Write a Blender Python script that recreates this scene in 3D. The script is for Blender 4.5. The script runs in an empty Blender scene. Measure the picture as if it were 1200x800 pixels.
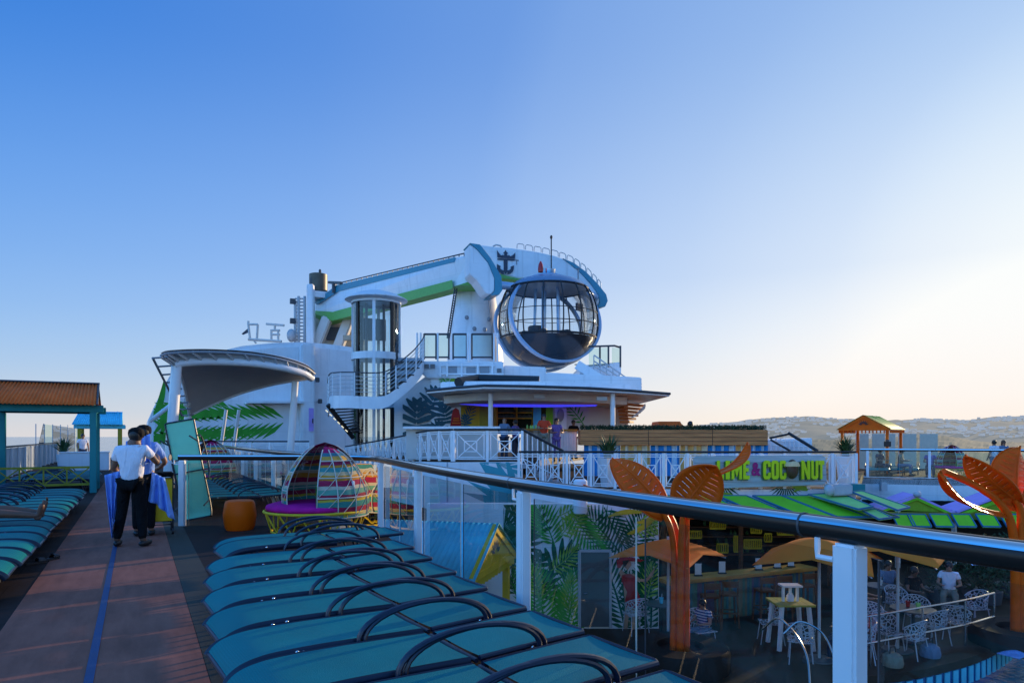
import bpy, bmesh, math, random
from mathutils import Vector, Matrix
random.seed(7)
SC = bpy.context.scene
COL = SC.collection
R = math.radians
PI = math.pi
EYE = 1.6                                   # camera height above the deck
YAW = R(28.8)                               # camera turned to starboard of the ship's axis (+Y)
CA, SA = math.cos(YAW), math.sin(YAW)
F = 800.0

def cam2w(xc, d, z): return Vector((xc*CA + d*SA, -xc*SA + d*CA, z))
def P(px, py, d):                            # survey: where a sighted point stands at distance d
    return cam2w((px-600)/F*d, d, EYE + (511-py)/F*d)
def G(px, py, z=0.0): return P(px, py, (EYE-z)*F/(py-511))
def PY(px, py, Y):
    k = (px-600)/F
    return P(px, py, Y/(-k*SA + CA))
def PX(px, py, X):
    k = (px-600)/F
    return P(px, py, X/(k*CA + SA))

# ------------------------------------------------------------------ materials
MATS = {}
def nodes(m):
    m.use_nodes = True
    nt = m.node_tree
    return nt, nt.nodes, nt.links
def mat(name, col, rough=0.5, metal=0.0, var=0.12, scale=6.0, bump=0.0, bscale=None, coat=0.0, stretch=None, emis=0.0, spec=0.5):
    m = bpy.data.materials.new(name)
    nt, N, L = nodes(m)
    b = N['Principled BSDF']
    tc = N.new('ShaderNodeTexCoord')
    src = tc.outputs['Object']
    if stretch:
        mp = N.new('ShaderNodeMapping'); mp.inputs['Scale'].default_value = stretch
        L.new(src, mp.inputs['Vector']); src = mp.outputs['Vector']
    no = N.new('ShaderNodeTexNoise'); no.inputs['Scale'].default_value = scale
    no.inputs['Detail'].default_value = 6; no.inputs['Roughness'].default_value = 0.62
    L.new(src, no.inputs['Vector'])
    mx = N.new('ShaderNodeMix'); mx.data_type = 'RGBA'
    c = Vector(col)
    mx.inputs['A'].default_value = (*(c*(1-var)), 1)
    mx.inputs['B'].default_value = (*[min(1, x*(1+var)) for x in c], 1)
    cr = N.new('ShaderNodeMapRange'); cr.inputs['From Min'].default_value = .3; cr.inputs['From Max'].default_value = .7
    L.new(no.outputs['Fac'], cr.inputs['Value'])
    L.new(cr.outputs['Result'], mx.inputs['Factor'])
    L.new(mx.outputs['Result'], b.inputs['Base Color'])
    rr = N.new('ShaderNodeMapRange'); rr.inputs['To Min'].default_value = max(.02, rough-.08); rr.inputs['To Max'].default_value = min(1, rough+.08)
    L.new(no.outputs['Fac'], rr.inputs['Value']); L.new(rr.outputs['Result'], b.inputs['Roughness'])
    b.inputs['Metallic'].default_value = metal
    b.inputs['Coat Weight'].default_value = coat
    b.inputs['Specular IOR Level'].default_value = spec
    if emis:
        L.new(mx.outputs['Result'], b.inputs['Emission Color']); b.inputs['Emission Strength'].default_value = emis
    if bump:
        n2 = N.new('ShaderNodeTexNoise'); n2.inputs['Scale'].default_value = bscale or scale*6; n2.inputs['Detail'].default_value = 3
        L.new(src, n2.inputs['Vector'])
        bp = N.new('ShaderNodeBump'); bp.inputs['Strength'].default_value = bump; bp.inputs['Distance'].default_value = .01
        L.new(n2.outputs['Fac'], bp.inputs['Height']); L.new(bp.outputs['Normal'], b.inputs['Normal'])
    MATS[name] = m
    return m
def stripes(name, cols, axis, period, rough=0.7, weave=0.0, noise=0.05, use='Object', const=True):
    """bands of colour along one object axis"""
    m = bpy.data.materials.new(name)
    nt, N, L = nodes(m)
    b = N['Principled BSDF']; b.inputs['Roughness'].default_value = rough; b.inputs['Specular IOR Level'].default_value = .12
    tc = N.new('ShaderNodeTexCoord')
    sp = N.new('ShaderNodeSeparateXYZ'); L.new(tc.outputs[use], sp.inputs[0])
    no = N.new('ShaderNodeTexNoise'); no.inputs['Scale'].default_value = 3; L.new(tc.outputs[use], no.inputs['Vector'])
    ad = N.new('ShaderNodeMath'); ad.operation = 'MULTIPLY_ADD'; ad.inputs[1].default_value = noise*period; 
    L.new(no.outputs['Fac'], ad.inputs[0]); L.new(sp.outputs['XYZ'.index(axis)], ad.inputs[2])
    dv = N.new('ShaderNodeMath'); dv.operation = 'DIVIDE'; dv.inputs[1].default_value = period; L.new(ad.outputs[0], dv.inputs[0])
    fr = N.new('ShaderNodeMath'); fr.operation = 'FRACT'; L.new(dv.outputs[0], fr.inputs[0])
    ra = N.new('ShaderNodeValToRGB'); ra.color_ramp.interpolation = 'CONSTANT' if const else 'LINEAR'
    e = ra.color_ramp.elements
    tot = sum(w for w, c in cols); pos = 0
    for i, (w, c) in enumerate(cols):
        if i < 2: el = e[i]; el.position = pos/tot
        else: el = e.new(pos/tot)
        el.color = (*c, 1); pos += w
    L.new(fr.outputs[0], ra.inputs['Fac'])
    n3 = N.new('ShaderNodeTexNoise'); n3.inputs['Scale'].default_value = 9; n3.inputs['Detail'].default_value = 5
    L.new(tc.outputs[use], n3.inputs['Vector'])
    mr = N.new('ShaderNodeMapRange'); mr.inputs['To Min'].default_value = .7; mr.inputs['To Max'].default_value = 1.2
    L.new(n3.outputs['Fac'], mr.inputs['Value'])
    mu = N.new('ShaderNodeMix'); mu.data_type = 'RGBA'; mu.blend_type = 'MULTIPLY'; mu.inputs['Factor'].default_value = 1
    L.new(ra.outputs['Color'], mu.inputs['A']); L.new(mr.outputs['Result'], mu.inputs['B'])
    L.new(mu.outputs['Result'], b.inputs['Base Color'])
    MATS[name] = m
    return m
def glass(name, tint, refl=1.0, rough=0.01, fac=None):
    m = bpy.data.materials.new(name)
    nt, N, L = nodes(m)
    N.remove(N['Principled BSDF'])
    out = N['Material Output']
    tr = N.new('ShaderNodeBsdfTransparent'); 
    gl = N.new('ShaderNodeBsdfGlossy'); gl.inputs['Roughness'].default_value = rough
    tc = N.new('ShaderNodeTexCoord'); no = N.new('ShaderNodeTexNoise'); no.inputs['Scale'].default_value = 1.7; no.inputs['Detail'].default_value = 4
    L.new(tc.outputs['Object'], no.inputs['Vector'])
    mx = N.new('ShaderNodeMix'); mx.data_type = 'RGBA'
    t = Vector(tint); mx.inputs['A'].default_value = (*(t*.94), 1); mx.inputs['B'].default_value = (*[min(1, x*1.04) for x in t], 1)
    L.new(no.outputs['Fac'], mx.inputs['Factor']); L.new(mx.outputs['Result'], tr.inputs['Color'])
    fr = N.new('ShaderNodeFresnel'); fr.inputs['IOR'].default_value = 1.5
    ml = N.new('ShaderNodeMath'); ml.operation = 'MULTIPLY'; ml.inputs[1].default_value = refl; ml.use_clamp = True
    L.new(fr.outputs[0], ml.inputs[0])
    ms = N.new('ShaderNodeMixShader'); L.new(ml.outputs[0], ms.inputs[0]); L.new(tr.outputs[0], ms.inputs[1]); L.new(gl.outputs[0], ms.inputs[2])
    L.new(ms.outputs[0], out.inputs['Surface'])
    MATS[name] = m
    return m

# ------------------------------------------------------------------ mesh building
ROOT = {}
def tag(o, label=None, cat=None, group=None, kind=None):
    if label: o['label'] = label
    if cat: o['category'] = cat
    if group: o['group'] = group
    if kind: o['kind'] = kind
    return o
def thing(name, label, cat, loc=(0, 0, 0), rz=0.0, group=None):
    o = bpy.data.objects.new(name, None); COL.objects.link(o)
    o.empty_display_size = .2
    o.location = loc; o.rotation_euler = (0, 0, rz)
    ROOT[o] = Matrix.Translation(Vector(loc)) @ Matrix.Rotation(rz, 4, 'Z')
    return tag(o, label, cat, group)
class MB:
    def __init__(s): s.v = []; s.f = []
    def add(s, vs, fs):
        n = len(s.v); s.v += [tuple(v) for v in vs]; s.f += [tuple(i+n for i in f) for f in fs]; return s
    def box(s, c, size, rz=0.0, M=None):
        hx, hy, hz = size[0]/2, size[1]/2, size[2]/2
        m = M or Matrix.Rotation(rz, 3, 'Z')
        vs = [Vector(c) + m @ Vector((x*hx, y*hy, z*hz)) for x in (-1, 1) for y in (-1, 1) for z in (-1, 1)]
        return s.add(vs, [(0,1,3,2),(4,6,7,5),(0,4,5,1),(2,3,7,6),(0,2,6,4),(1,5,7,3)])
    def box2(s, a, b):
        return s.box(((a[0]+b[0])/2, (a[1]+b[1])/2, (a[2]+b[2])/2), (b[0]-a[0], b[1]-a[1], b[2]-a[2]))
    def beam(s, p, q, w, h, up=(0, 0, 1)):
        p, q = Vector(p), Vector(q); d = (q-p); l = d.length
        if l < 1e-6: return s
        d.normalize(); u = Vector(up)
        if abs(d.dot(u)) > .98: u = Vector((0, 1, 0))
        x = d.cross(u).normalized(); y = x.cross(d).normalized()
        M = Matrix((x, d, y)).transposed()
        return s.box((p+q)/2, (w, l, h), M=M)
    def tube(s, pts, r, n=8, closed=False, flat=1.0, caps=True):
        pts = [Vector(p) for p in pts]; k = len(pts)
        rs = r if isinstance(r, (list, tuple)) else [r]*k
        base = len(s.v); prev = None; rings = []
        for i, p in enumerate(pts):
            if closed: t = pts[(i+1) % k] - pts[i-1]
            else: t = pts[min(i+1, k-1)] - pts[max(i-1, 0)]
            if t.length < 1e-9: t = Vector((0, 0, 1))
            t.normalize()
            if prev is None:
                u = Vector((0, 0, 1)) if abs(t.z) < .95 else Vector((0, 1, 0))
                a = t.cross(u).normalized()
            else:
                a = (prev - t*prev.dot(t)).normalized()
            b = t.cross(a); prev = a
            rings.append([p + a*math.cos(2*PI*j/n)*rs[i] + b*math.sin(2*PI*j/n)*rs[i]*flat for j in range(n)])
        vs = [v for rg in rings for v in rg]; fs = []
        for i in range(k if closed else k-1):
            i2 = (i+1) % k
            for j in range(n):
                j2 = (j+1) % n
                fs.append((i*n+j, i*n+j2, i2*n+j2, i2*n+j))
        if not closed and caps:
            fs.append(tuple(range(n))[::-1]); fs.append(tuple((k-1)*n+j for j in range(n)))
        return s.add(vs, fs)
    def prism(s, poly, o, u, v, depth):
        """polygon in the (u,v) plane at o, extruded by depth along u x v"""
        o, u, v = Vector(o), Vector(u), Vector(v); n = u.cross(v).normalized()*depth
        k = len(poly)
        a = [o + u*x + v*y for x, y in poly]
        vs = a + [p+n for p in a]
        fs = [tuple(range(k))[::-1], tuple(range(k, 2*k))] + [(i, (i+1) % k, k+(i+1) % k, k+i) for i in range(k)]
        return s.add(vs, fs)
    def sheet(s, pts): return s.add(pts, [tuple(range(len(pts)))])
    def lathe(s, prof, c=(0, 0, 0), n=24, a0=0.0, a1=2*PI):
        full = abs(a1-a0-2*PI) < 1e-6; m = n if full else n+1
        vs = []; c = Vector(c)
        for r, z in prof:
            for j in range(m):
                a = a0 + (a1-a0)*j/n
                vs.append(c + Vector((r*math.cos(a), r*math.sin(a), z)))
        fs = []
        for i in range(len(prof)-1):
            for j in range(n):
                j2 = (j+1) % m
                fs.append((i*m+j, i*m+j2, (i+1)*m+j2, (i+1)*m+j))
        return s.add(vs, fs)
    def grid(s, fn, nu, nv):
        vs = [fn(i/nu, j/nv) for i in range(nu+1) for j in range(nv+1)]
        fs = [(i*(nv+1)+j, (i+1)*(nv+1)+j, (i+1)*(nv+1)+j+1, i*(nv+1)+j+1) for i in range(nu) for j in range(nv)]
        return s.add(vs, fs)
    def ell(s, c, r, n=12, m=8):
        c = Vector(c); vs = []; fs = []
        for i in range(m+1):
            t = PI*i/m
            for j in range(n):
                a = 2*PI*j/n
                vs.append(c + Vector((r[0]*math.sin(t)*math.cos(a), r[1]*math.sin(t)*math.sin(a), r[2]*math.cos(t))))
        for i in range(m):
            for j in range(n):
                fs.append((i*n+j, (i+1)*n+j, (i+1)*n+(j+1) % n, i*n+(j+1) % n))
        return s.add(vs, fs)
    def build(s, name, m, parent=None, smooth=False, bevel=0.0, local=False, solid=0.0, weld=False):
        me = bpy.data.meshes.new(name)
        vs = s.v
        r = parent
        if parent is not None and not local:
            inv = ROOT[parent].inverted(); vs = [inv @ Vector(v) for v in vs]
        me.from_pydata([tuple(v) for v in vs], [], s.f)
        bm = bmesh.new(); bm.from_mesh(me)
        if weld or smooth: bmesh.ops.remove_doubles(bm, verts=bm.verts, dist=1e-5)
        bmesh.ops.recalc_face_normals(bm, faces=bm.faces)
        if solid: bmesh.ops.solidify(bm, geom=bm.faces[:], thickness=solid)
        if bevel:
            es = [e for e in bm.edges if len(e.link_faces) == 2 and e.calc_face_angle(0) > .5]
            bmesh.ops.bevel(bm, geom=es, offset=bevel, segments=2, affect='EDGES', clamp_overlap=True)
        bm.to_mesh(me); bm.free()
        if smooth:
            for p in me.polygons: p.use_smooth = True
            if smooth is True:
                try: me.set_sharp_from_angle(angle=R(40))
                except Exception: pass
        o = bpy.data.objects.new(name, me); COL.objects.link(o)
        o.data.materials.append(MATS[m] if isinstance(m, str) else m)
        if parent is not None:
            o.parent = parent; ROOT[o] = ROOT[parent]
        else: ROOT[o] = Matrix.Identity(4)
        return o
def struct(name, mb, m, **k): return tag(mb.build(name, m, **k), kind='structure')
KIDS = {}
def kids(o): return [c for c in o.children]
def dup(root, loc, rz=0.0, label=None, group=None):
    r = root.copy(); COL.objects.link(r); r.location = loc; r.rotation_euler = (0, 0, rz)
    if label: r['label'] = label
    if group: r['group'] = group
    for ch in list(root.children):
        c = ch.copy(); COL.objects.link(c); c.parent = r
        for g in list(ch.children):
            d = g.copy(); COL.objects.link(d); d.parent = c
    return r
def crom(pts, n=8, closed=False):
    pts = [Vector(p) for p in pts]; k = len(pts); out = []
    rng = range(k) if closed else range(k-1)
    for i in rng:
        p0 = pts[(i-1) % k] if closed or i > 0 else pts[0]*2-pts[1]
        p1, p2 = pts[i], pts[(i+1) % k]
        p3 = pts[(i+2) % k] if closed or i+2 < k else pts[-1]*2-pts[-2]
        for j in range(n):
            t = j/n
            out.append(.5*((2*p1)+(p2-p0)*t+(2*p0-5*p1+4*p2-p3)*t*t+(3*p1-p0-3*p2+p3)*t**3))
    if not closed: out.append(pts[-1])
    return out
def along(pts, s):
    """point and unit tangent at arc length s on a polyline"""
    for a, b in zip(pts, pts[1:]):
        l = (b-a).length
        if s <= l or b is pts[-1]: return a + (b-a)*(s/l), (b-a)/l
        s -= l
def plen(pts): return sum((b-a).length for a, b in zip(pts, pts[1:]))

# ------------------------------------------------------------------ painted leaves (flat polygons in a wall's plane)
def frond(c, ang, ln, wid, n=14, bend=.25, gap=.5):
    """palm frond: list of leaflet polygons; stem from c along ang"""
    out = []; cx, cy = c
    pts = []
    for i in range(n+1):
        t = i/n; a = ang + bend*t
        pts.append((cx + ln*t*math.cos(a), cy + ln*t*math.sin(a), a))
    for i in range(1, n+1):
        x, y, a = pts[i]; t = i/n
        L = wid*math.sin(PI*(.12+.8*t))*(1.05-.25*t)
        w = ln/n*gap
        for sgn in (-1, 1):
            b = a + sgn*(1.15-.75*t)
            ex, ey = x + L*math.cos(b), y + L*math.sin(b)
            dx, dy = math.cos(a)*w, math.sin(a)*w
            mx, my = x + .45*L*math.cos(b), y + .45*L*math.sin(b)
            out.append([(x, y), (mx+dx*.6, my+dy*.6), (ex, ey), (mx-dx*.55, my-dy*.55)])
    st = ln*.012
    for (x0, y0, a0), (x1, y1, a1) in zip(pts, pts[1:]):
        nx, ny = -math.sin(a0)*st, math.cos(a0)*st
        out.append([(x0-nx, y0-ny), (x1-nx, y1-ny), (x1+nx, y1+ny), (x0+nx, y0+ny)])
    return out
def fan(c, ang, r, n=11, spread=2.4, w=.11):
    out = []
    for i in range(n):
        a = ang + spread*(i/(n-1)-.5); L = r*(.8+.2*math.cos((i/(n-1)-.5)*2.2))
        nx, ny = -math.sin(a)*r*w*.5, math.cos(a)*r*w*.5
        x0, y0 = c
        m = (x0+.6*L*math.cos(a), y0+.6*L*math.sin(a))
        out.append([(x0, y0), (m[0]-nx, m[1]-ny), (x0+L*math.cos(a), y0+L*math.sin(a)), (m[0]+nx, m[1]+ny)])
    return out
def monstera(c, ang, r):
    """broad split leaf as lobes"""
    out = []
    for sgn in (-1, 1):
        for i in range(6):
            t = i/5
            bx, by = c[0] + r*(-.35+1.0*t)*math.cos(ang), c[1] + r*(-.35+1.0*t)*math.sin(ang)
            L = r*.80*math.sin(PI*(.25+.62*t)); a = ang + sgn*(1.65-1.15*t); w = r*.088
            nx, ny = -math.sin(a)*w, math.cos(a)*w
            ex, ey = bx + L*math.cos(a), by + L*math.sin(a)
            mx, my = bx + L*.6*math.cos(a), by + L*.6*math.sin(a)
            out.append([(bx-nx*.9, by-ny*.9), (mx-nx*1.05, my-ny*1.05), (ex-nx*.3, ey-ny*.3), (ex+nx*.4, ey+ny*.4), (mx+nx*1.05, my+ny*1.05), (bx+nx*.9, by+ny*.9)])
    return out
def blade(c, ang, ln, wid, bend=0.3):
    n = 8; up = []; dn = []
    for i in range(n+1):
        t = i/n; a = ang + bend*t; x = c[0]+ln*t*math.cos(a); y = c[1]+ln*t*math.sin(a)
        w = wid*math.sin(PI*min(1, t*.9+.08))**.8*.5
        up.append((x-math.sin(a)*w, y+math.cos(a)*w)); dn.append((x+math.sin(a)*w, y-math.cos(a)*w))
    return [up + dn[::-1]]
def clip(poly, x0, y0, x1, y1):
    for ax, lim, sg in ((0, x0, 1), (0, x1, -1), (1, y0, 1), (1, y1, -1)):
        out = []
        for i in range(len(poly)):
            a, b = poly[i-1], poly[i]; da, db = sg*(a[ax]-lim), sg*(b[ax]-lim)
            if (da >= 0) != (db >= 0):
                t = da/(da-db); out.append((a[0]+(b[0]-a[0])*t, a[1]+(b[1]-a[1])*t))
            if db >= 0: out.append(b)
        poly = out
        if len(poly) < 3: return None
    return poly
def paint(name, polys, m, parent, o, u, v, off, rect=None, step=.0004):
    """flat painted shapes lying just proud of a wall; each polygon a hair above the last"""
    mb = MB(); o, u, v = Vector(o), Vector(u), Vector(v); n = u.cross(v).normalized(); k = 0
    for p in polys:
        if rect: p = clip(p, *rect)
        if not p: continue
        mb.sheet([o + u*x + v*y + n*(off+step*(k % 12)) for x, y in p]); k += 1
    return mb.build(name, m, parent)

# ------------------------------------------------------------------ people
def skin(verts, edges, radii, sub=2):
    me = bpy.data.meshes.new('tmp'); me.from_pydata([tuple(v) for v in verts], edges, [])
    o = bpy.data.objects.new('tmp', me); COL.objects.link(o)
    md = o.modifiers.new('s', 'SKIN'); md.use_smooth_shade = True
    sk = me.skin_vertices[0].data
    for i, r in enumerate(radii):
        rr = r if isinstance(r, tuple) else (r, r)
        sk[i].radius = rr; sk[i].use_root = (i == 0)
    if sub:
        s2 = o.modifiers.new('u', 'SUBSURF'); s2.levels = sub; s2.render_levels = sub
    dg = bpy.context.evaluated_depsgraph_get(); dg.update()
    ev = o.evaluated_get(dg); m2 = ev.to_mesh()
    vs = [v.co.copy() for v in m2.vertices]; fs = [tuple(p.vertices) for p in m2.polygons]
    ev.to_mesh_clear(); bpy.data.objects.remove(o); bpy.data.meshes.remove(me)
    return vs, fs
POSE = {
 'stand': dict(pel=(0,0,.95), ab=(0,.0,1.12), ch=(0,0,1.32), nk=(0,-.005,1.47), h0=(0,.01,1.545), h1=(0,.02,1.62), h2=(0,.012,1.69),
   sl=(-.17,0,1.405), sr=(.17,0,1.405), el=(-.24,-.02,1.14), er=(.24,-.02,1.14), wl=(-.23,.1,.92), wr=(.23,.1,.92), ml=(-.22,.14,.86), mr=(.22,.14,.86),
   hl=(-.095,0,.9), hr=(.095,0,.9), kl=(-.1,.03,.5), kr=(.1,.03,.5), al=(-.1,-.02,.09), ar=(.1,-.02,.09), tl=(-.115,.15,.035), tr=(.115,.15,.035)),
}
def pose(base='stand', **k):
    p = dict(POSE[base]); p.update(k); return p
POSE['sit'] = pose(pel=(0,0,.50), ab=(0,-.03,.68), ch=(0,-.03,.88), nk=(0,0,1.03), h0=(0,.03,1.10), h1=(0,.05,1.18), h2=(0,.045,1.25),
   sl=(-.17,-.02,.965), sr=(.17,-.02,.965), el=(-.25,.06,.72), er=(.25,.06,.72), wl=(-.18,.28,.72), wr=(.18,.28,.72), ml=(-.16,.36,.73), mr=(.16,.36,.73),
   hl=(-.095,.02,.48), hr=(.095,.02,.48), kl=(-.13,.42,.5), kr=(.13,.42,.5), al=(-.13,.42,.09), ar=(.13,.42,.09), tl=(-.14,.58,.035), tr=(.14,.58,.035))
RAD = dict(pel=(.15,.11), ab=(.135,.1), ch=(.155,.11), nk=.056, h0=(.07,.075), h1=(.078,.098), h2=(.05,.06), s=.062, e=.043, w=.03, m=.034, h=.088, k=.062, a=.042, t=.035)
BE = [('pel','ab'),('ab','ch'),('ch','nk'),('nk','h0'),('h0','h1'),('h1','h2'),('ch','sl'),('sl','el'),('el','wl'),('wl','ml'),('ch','sr'),('sr','er'),('er','wr'),('wr','mr'),
      ('pel','hl'),('hl','kl'),('kl','al'),('al','tl'),('pel','hr'),('hr','kr'),('kr','ar'),('ar','tr')]
def rad(k, grow=0.0):
    r = RAD.get(k) or RAD[k[0]]
    return (r[0]+grow, r[1]+grow) if isinstance(r, tuple) else (r+grow, r+grow)
def body(p, keys, grow=0.0, sub=2, over=None):
    idx = {k: i for i, k in enumerate(keys)}
    rr = [(over or {}).get(k, rad(k, grow)) for k in keys]
    return skin([p[k] for k in keys], [(idx[a], idx[b]) for a, b in BE if a in idx and b in idx], rr, sub)
def mid(a, b, t): return tuple(Vector(a).lerp(Vector(b), t))
def hand(mb, w, m, side, curl=.5, s=1.0):
    """five separate bent fingers rooted in the palm"""
    w, m = Vector(w), Vector(m); d = (m-w).normalized()
    up = Vector((0, 0, 1)) if abs(d.z) < .9 else Vector((0, 1, 0))
    x = d.cross(up).normalized()*side; y = x.cross(d).normalized()
    palm = m
    for k, (off, L) in enumerate(((-.027, .062), (-.009, .074), (.010, .07), (.028, .056))):
        a = palm + x*off*s + d*.015*s
        b = a + d*L*.45*s; c2 = b + (d*(1-curl)+y*-curl*side)*L*.35*s; e = c2 + (d*(.6-curl)-y*curl*side)*L*.28*s
        mb.tube([a, b, c2, e], [.0095*s, .009*s, .008*s, .006*s], n=6)
    a = palm - x*.03*s - d*.02*s; b = a - x*.025*s + d*.03*s; c2 = b + d*.03*s
    mb.tube([a, b, c2], [.011*s, .01*s, .007*s], n=6)
ALL = ['pel','ab','ch','nk','h0','h1','h2','sl','el','wl','ml','sr','er','wr','mr','hl','kl','al','tl','hr','kr','ar','tr']
def person(label, loc, rz, p, skinm, shirt, trousers, hair=None, shoes=None, group=None, scale=1.0, sleeves=.55, legs=1.0, cap=None, sub=1, longhair=False, hands=True):
    t = thing('person', label, 'person', loc, rz, group)
    mb = MB(); vs, fs = body(p, ALL, sub=max(1, sub)); mb.add(vs, fs)
    h1 = Vector(p['h1']); nk = Vector(p['nk']); 
    fw = (h1 - Vector(p['h2'])); fw.z = 0
    fw = Vector((0, 1, 0))
    mb.ell(h1+Vector((0, .102, -.015)), (.014, .02, .022), 8, 6)
    for sg in (-1, 1): mb.ell(h1+Vector((sg*.082, -.005, -.01)), (.012, .022, .03), 8, 6)
    if hands:
        hand(mb, p['wl'], p['ml'], -1); hand(mb, p['wr'], p['mr'], 1)
    b = mb.build('body', skinm, t, smooth=2, local=True)
    e = MB()
    for sg in (-1, 1): e.ell(h1+Vector((sg*.03, .088, .0)), (.012, .012, .008), 8, 6)
    e.build('eyes', 'dark', t, smooth=2, local=True)
    if shirt:
        q = dict(p); q['el'] = mid(p['sl'], p['el'], sleeves); q['er'] = mid(p['sr'], p['er'], sleeves)
        q['nk'] = mid(p['ch'], p['nk'], .80); q['pel'] = (p['pel'][0], p['pel'][1], p['pel'][2]-.10) if p['ch'][2] > 1 else p['pel']
        vs, fs = body(q, ['pel','ab','ch','nk','sl','el','sr','er'], .016, 2, dict(pel=(.180,.138), ab=(.160,.122), el=(.066,.066), er=(.066,.066), nk=(.098,.086), sl=(.082,.08), sr=(.078,.078)))
        m = MB(); m.add(vs, fs); m.build('shirt', shirt, t, smooth=2, local=True)
    if trousers:
        q = dict(p); keys = ['pel','hl','kl','hr','kr'] + (['al','ar'] if legs >= 1 else [])
        if legs < 1: q['kl'] = mid(p['hl'], p['kl'], legs); q['kr'] = mid(p['hr'], p['kr'], legs)
        vs, fs = body(q, keys, .017, 2, dict(al=(.062,.062), ar=(.062,.062), pel=(.150,.115)))
        m = MB(); m.add(vs, fs); m.build('trousers', trousers, t, smooth=2, local=True)
    if hair:
        m = MB(); m.ell(h1+Vector((0, -.026, .012)), (.094, .100, .105), 16, 12)
        if longhair: m.ell(h1+Vector((0, -.07, -.08)), (.085, .05, .14), 12, 8)
        m.build('hair', hair, t, smooth=2, local=True)
    if cap:
        m = MB(); m.lathe([(.100, -.035), (.108, 0), (.110, .03), (.100, .075), (.06, .105), (0, .115)], h1+Vector((0, -.008, .012)), 20)
        m.grid(lambda u, v: h1+Vector(((v-.5)*.17, .07+.1*u*(1-1.3*(v-.5)**2), .02-.02*u)), 4, 6)
        m.build('cap', cap, t, smooth=2, local=True, solid=.004)
    if shoes:
        for sd in ('l', 'r'):
            a, tt = Vector(p['a'+sd]), Vector(p['t'+sd])
            m = MB(); d = (tt-a); d.z = 0; c = a+d*.42; c.z = a.z-.045
            M = Matrix.Rotation(math.atan2(-d.x, d.y), 3, 'Z')
            vs = []
            mm = MB(); mm.ell((0, 0, 0), (.05, .145, .05), 12, 8)
            m.add([Vector(c)+M @ Vector((v[0], v[1], max(-.042, v[2]))) for v in mm.v], mm.f)
            m.build('shoe', shoes, t, smooth=2, local=True)
    if scale != 1: t.scale = (scale,)*3
    return t
# ================================================================== camera, sky, sun
cam = bpy.data.cameras.new('camera'); co = bpy.data.objects.new('camera', cam); COL.objects.link(co)
co.location = (0, 0, EYE); co.rotation_euler = (R(90), 0, -YAW)
cam.lens = 24; cam.sensor_width = 36; cam.shift_y = 111/1200
cam.clip_start = .05; cam.clip_end = 120000
SC.camera = co
SUN_AZ = YAW + R(45); SUN_EL = R(8.5)
w = bpy.data.worlds.new('World'); SC.world = w; w.use_nodes = True
nt = w.node_tree; bg = nt.nodes['Background']
sky = nt.nodes.new('ShaderNodeTexSky'); sky.sky_type = 'NISHITA'; sky.sun_disc = False
sky.sun_elevation = R(14); sky.sun_rotation = SUN_AZ; sky.air_density = 1.0; sky.dust_density = .6; sky.ozone_density = 2.4; sky.altitude = 20
N, L = nt.nodes, nt.links
def vmath(op, a, b=None):
    n = N.new('ShaderNodeVectorMath'); n.operation = op; L.new(a, n.inputs[0])
    if b is not None: n.inputs[1].default_value = b
    return n
def ramp(src, stops):
    r = N.new('ShaderNodeValToRGB'); e = r.color_ramp.elements; r.color_ramp.interpolation = 'B_SPLINE'
    for i, (p_, c_) in enumerate(stops):
        el = e[i] if i < 2 else e.new(p_)
        el.position = p_; el.color = (*c_, 1)
    L.new(src, r.inputs['Fac']); return r.outputs['Color']
tcw = N.new('ShaderNodeTexCoord')
dirn = vmath('NORMALIZE', tcw.outputs['Generated'])
sx = N.new('ShaderNodeSeparateXYZ'); L.new(dirn.outputs[0], sx.inputs[0])
air = ramp(sx.outputs['Z'], [(0, (.74, .71, .73)), (.03, (.60, .67, .76)), (.09, (.385, .59, .86)), (.16, (.262, .50, .90)), (.26, (.145, .38, .87)), (.34, (.10, .325, .84)), (.45, (.018, .205, .74)), (.54, (.012, .185, .71)), (.72, (.045, .225, .68)), (1.0, (.095, .265, .64))])
sd = Vector((math.sin(SUN_AZ)*math.cos(SUN_EL), math.cos(SUN_AZ)*math.cos(SUN_EL), math.sin(SUN_EL)))
dt = vmath('DOT_PRODUCT', dirn.outputs[0], sd)
glow = ramp(dt.outputs['Value'], [(0, (0,)*3), (.2, (.035,)*3), (.5, (.14,)*3), (.67, (.24,)*3), (.72, (.30,)*3), (.86, (.47,)*3), (.94, (.63,)*3), (.975, (.84,)*3), (1, (1,)*3)])
warm = ramp(sx.outputs['Z'], [(0, (1.0, .86, .74)), (.05, (1.0, .93, .87)), (.14, (.99, .99, .98)), (.28, (.94, 1.0, 1.0)), (.45, (.62, .82, 1.0)), (.6, (.55, .76, 1.0))])
back = N.new('ShaderNodeMapRange'); back.inputs['From Min'].default_value = .02; back.inputs['From Max'].default_value = -.45  # unseen sky behind the camera brightened and tinted to light the shaded white walls
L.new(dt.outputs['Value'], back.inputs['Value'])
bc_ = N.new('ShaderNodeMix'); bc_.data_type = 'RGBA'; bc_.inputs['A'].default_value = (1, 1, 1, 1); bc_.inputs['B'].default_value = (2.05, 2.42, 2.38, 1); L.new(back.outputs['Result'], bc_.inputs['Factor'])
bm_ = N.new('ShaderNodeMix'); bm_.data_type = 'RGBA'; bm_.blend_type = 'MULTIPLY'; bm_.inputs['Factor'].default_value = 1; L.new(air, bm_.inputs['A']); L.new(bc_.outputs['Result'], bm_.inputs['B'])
lo = N.new('ShaderNodeMapRange'); lo.inputs['From Max'].default_value = .22; lo.inputs['To Min'].default_value = 1.85; lo.inputs['To Max'].default_value = 1.0; L.new(sx.outputs['Z'], lo.inputs['Value'])
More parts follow.
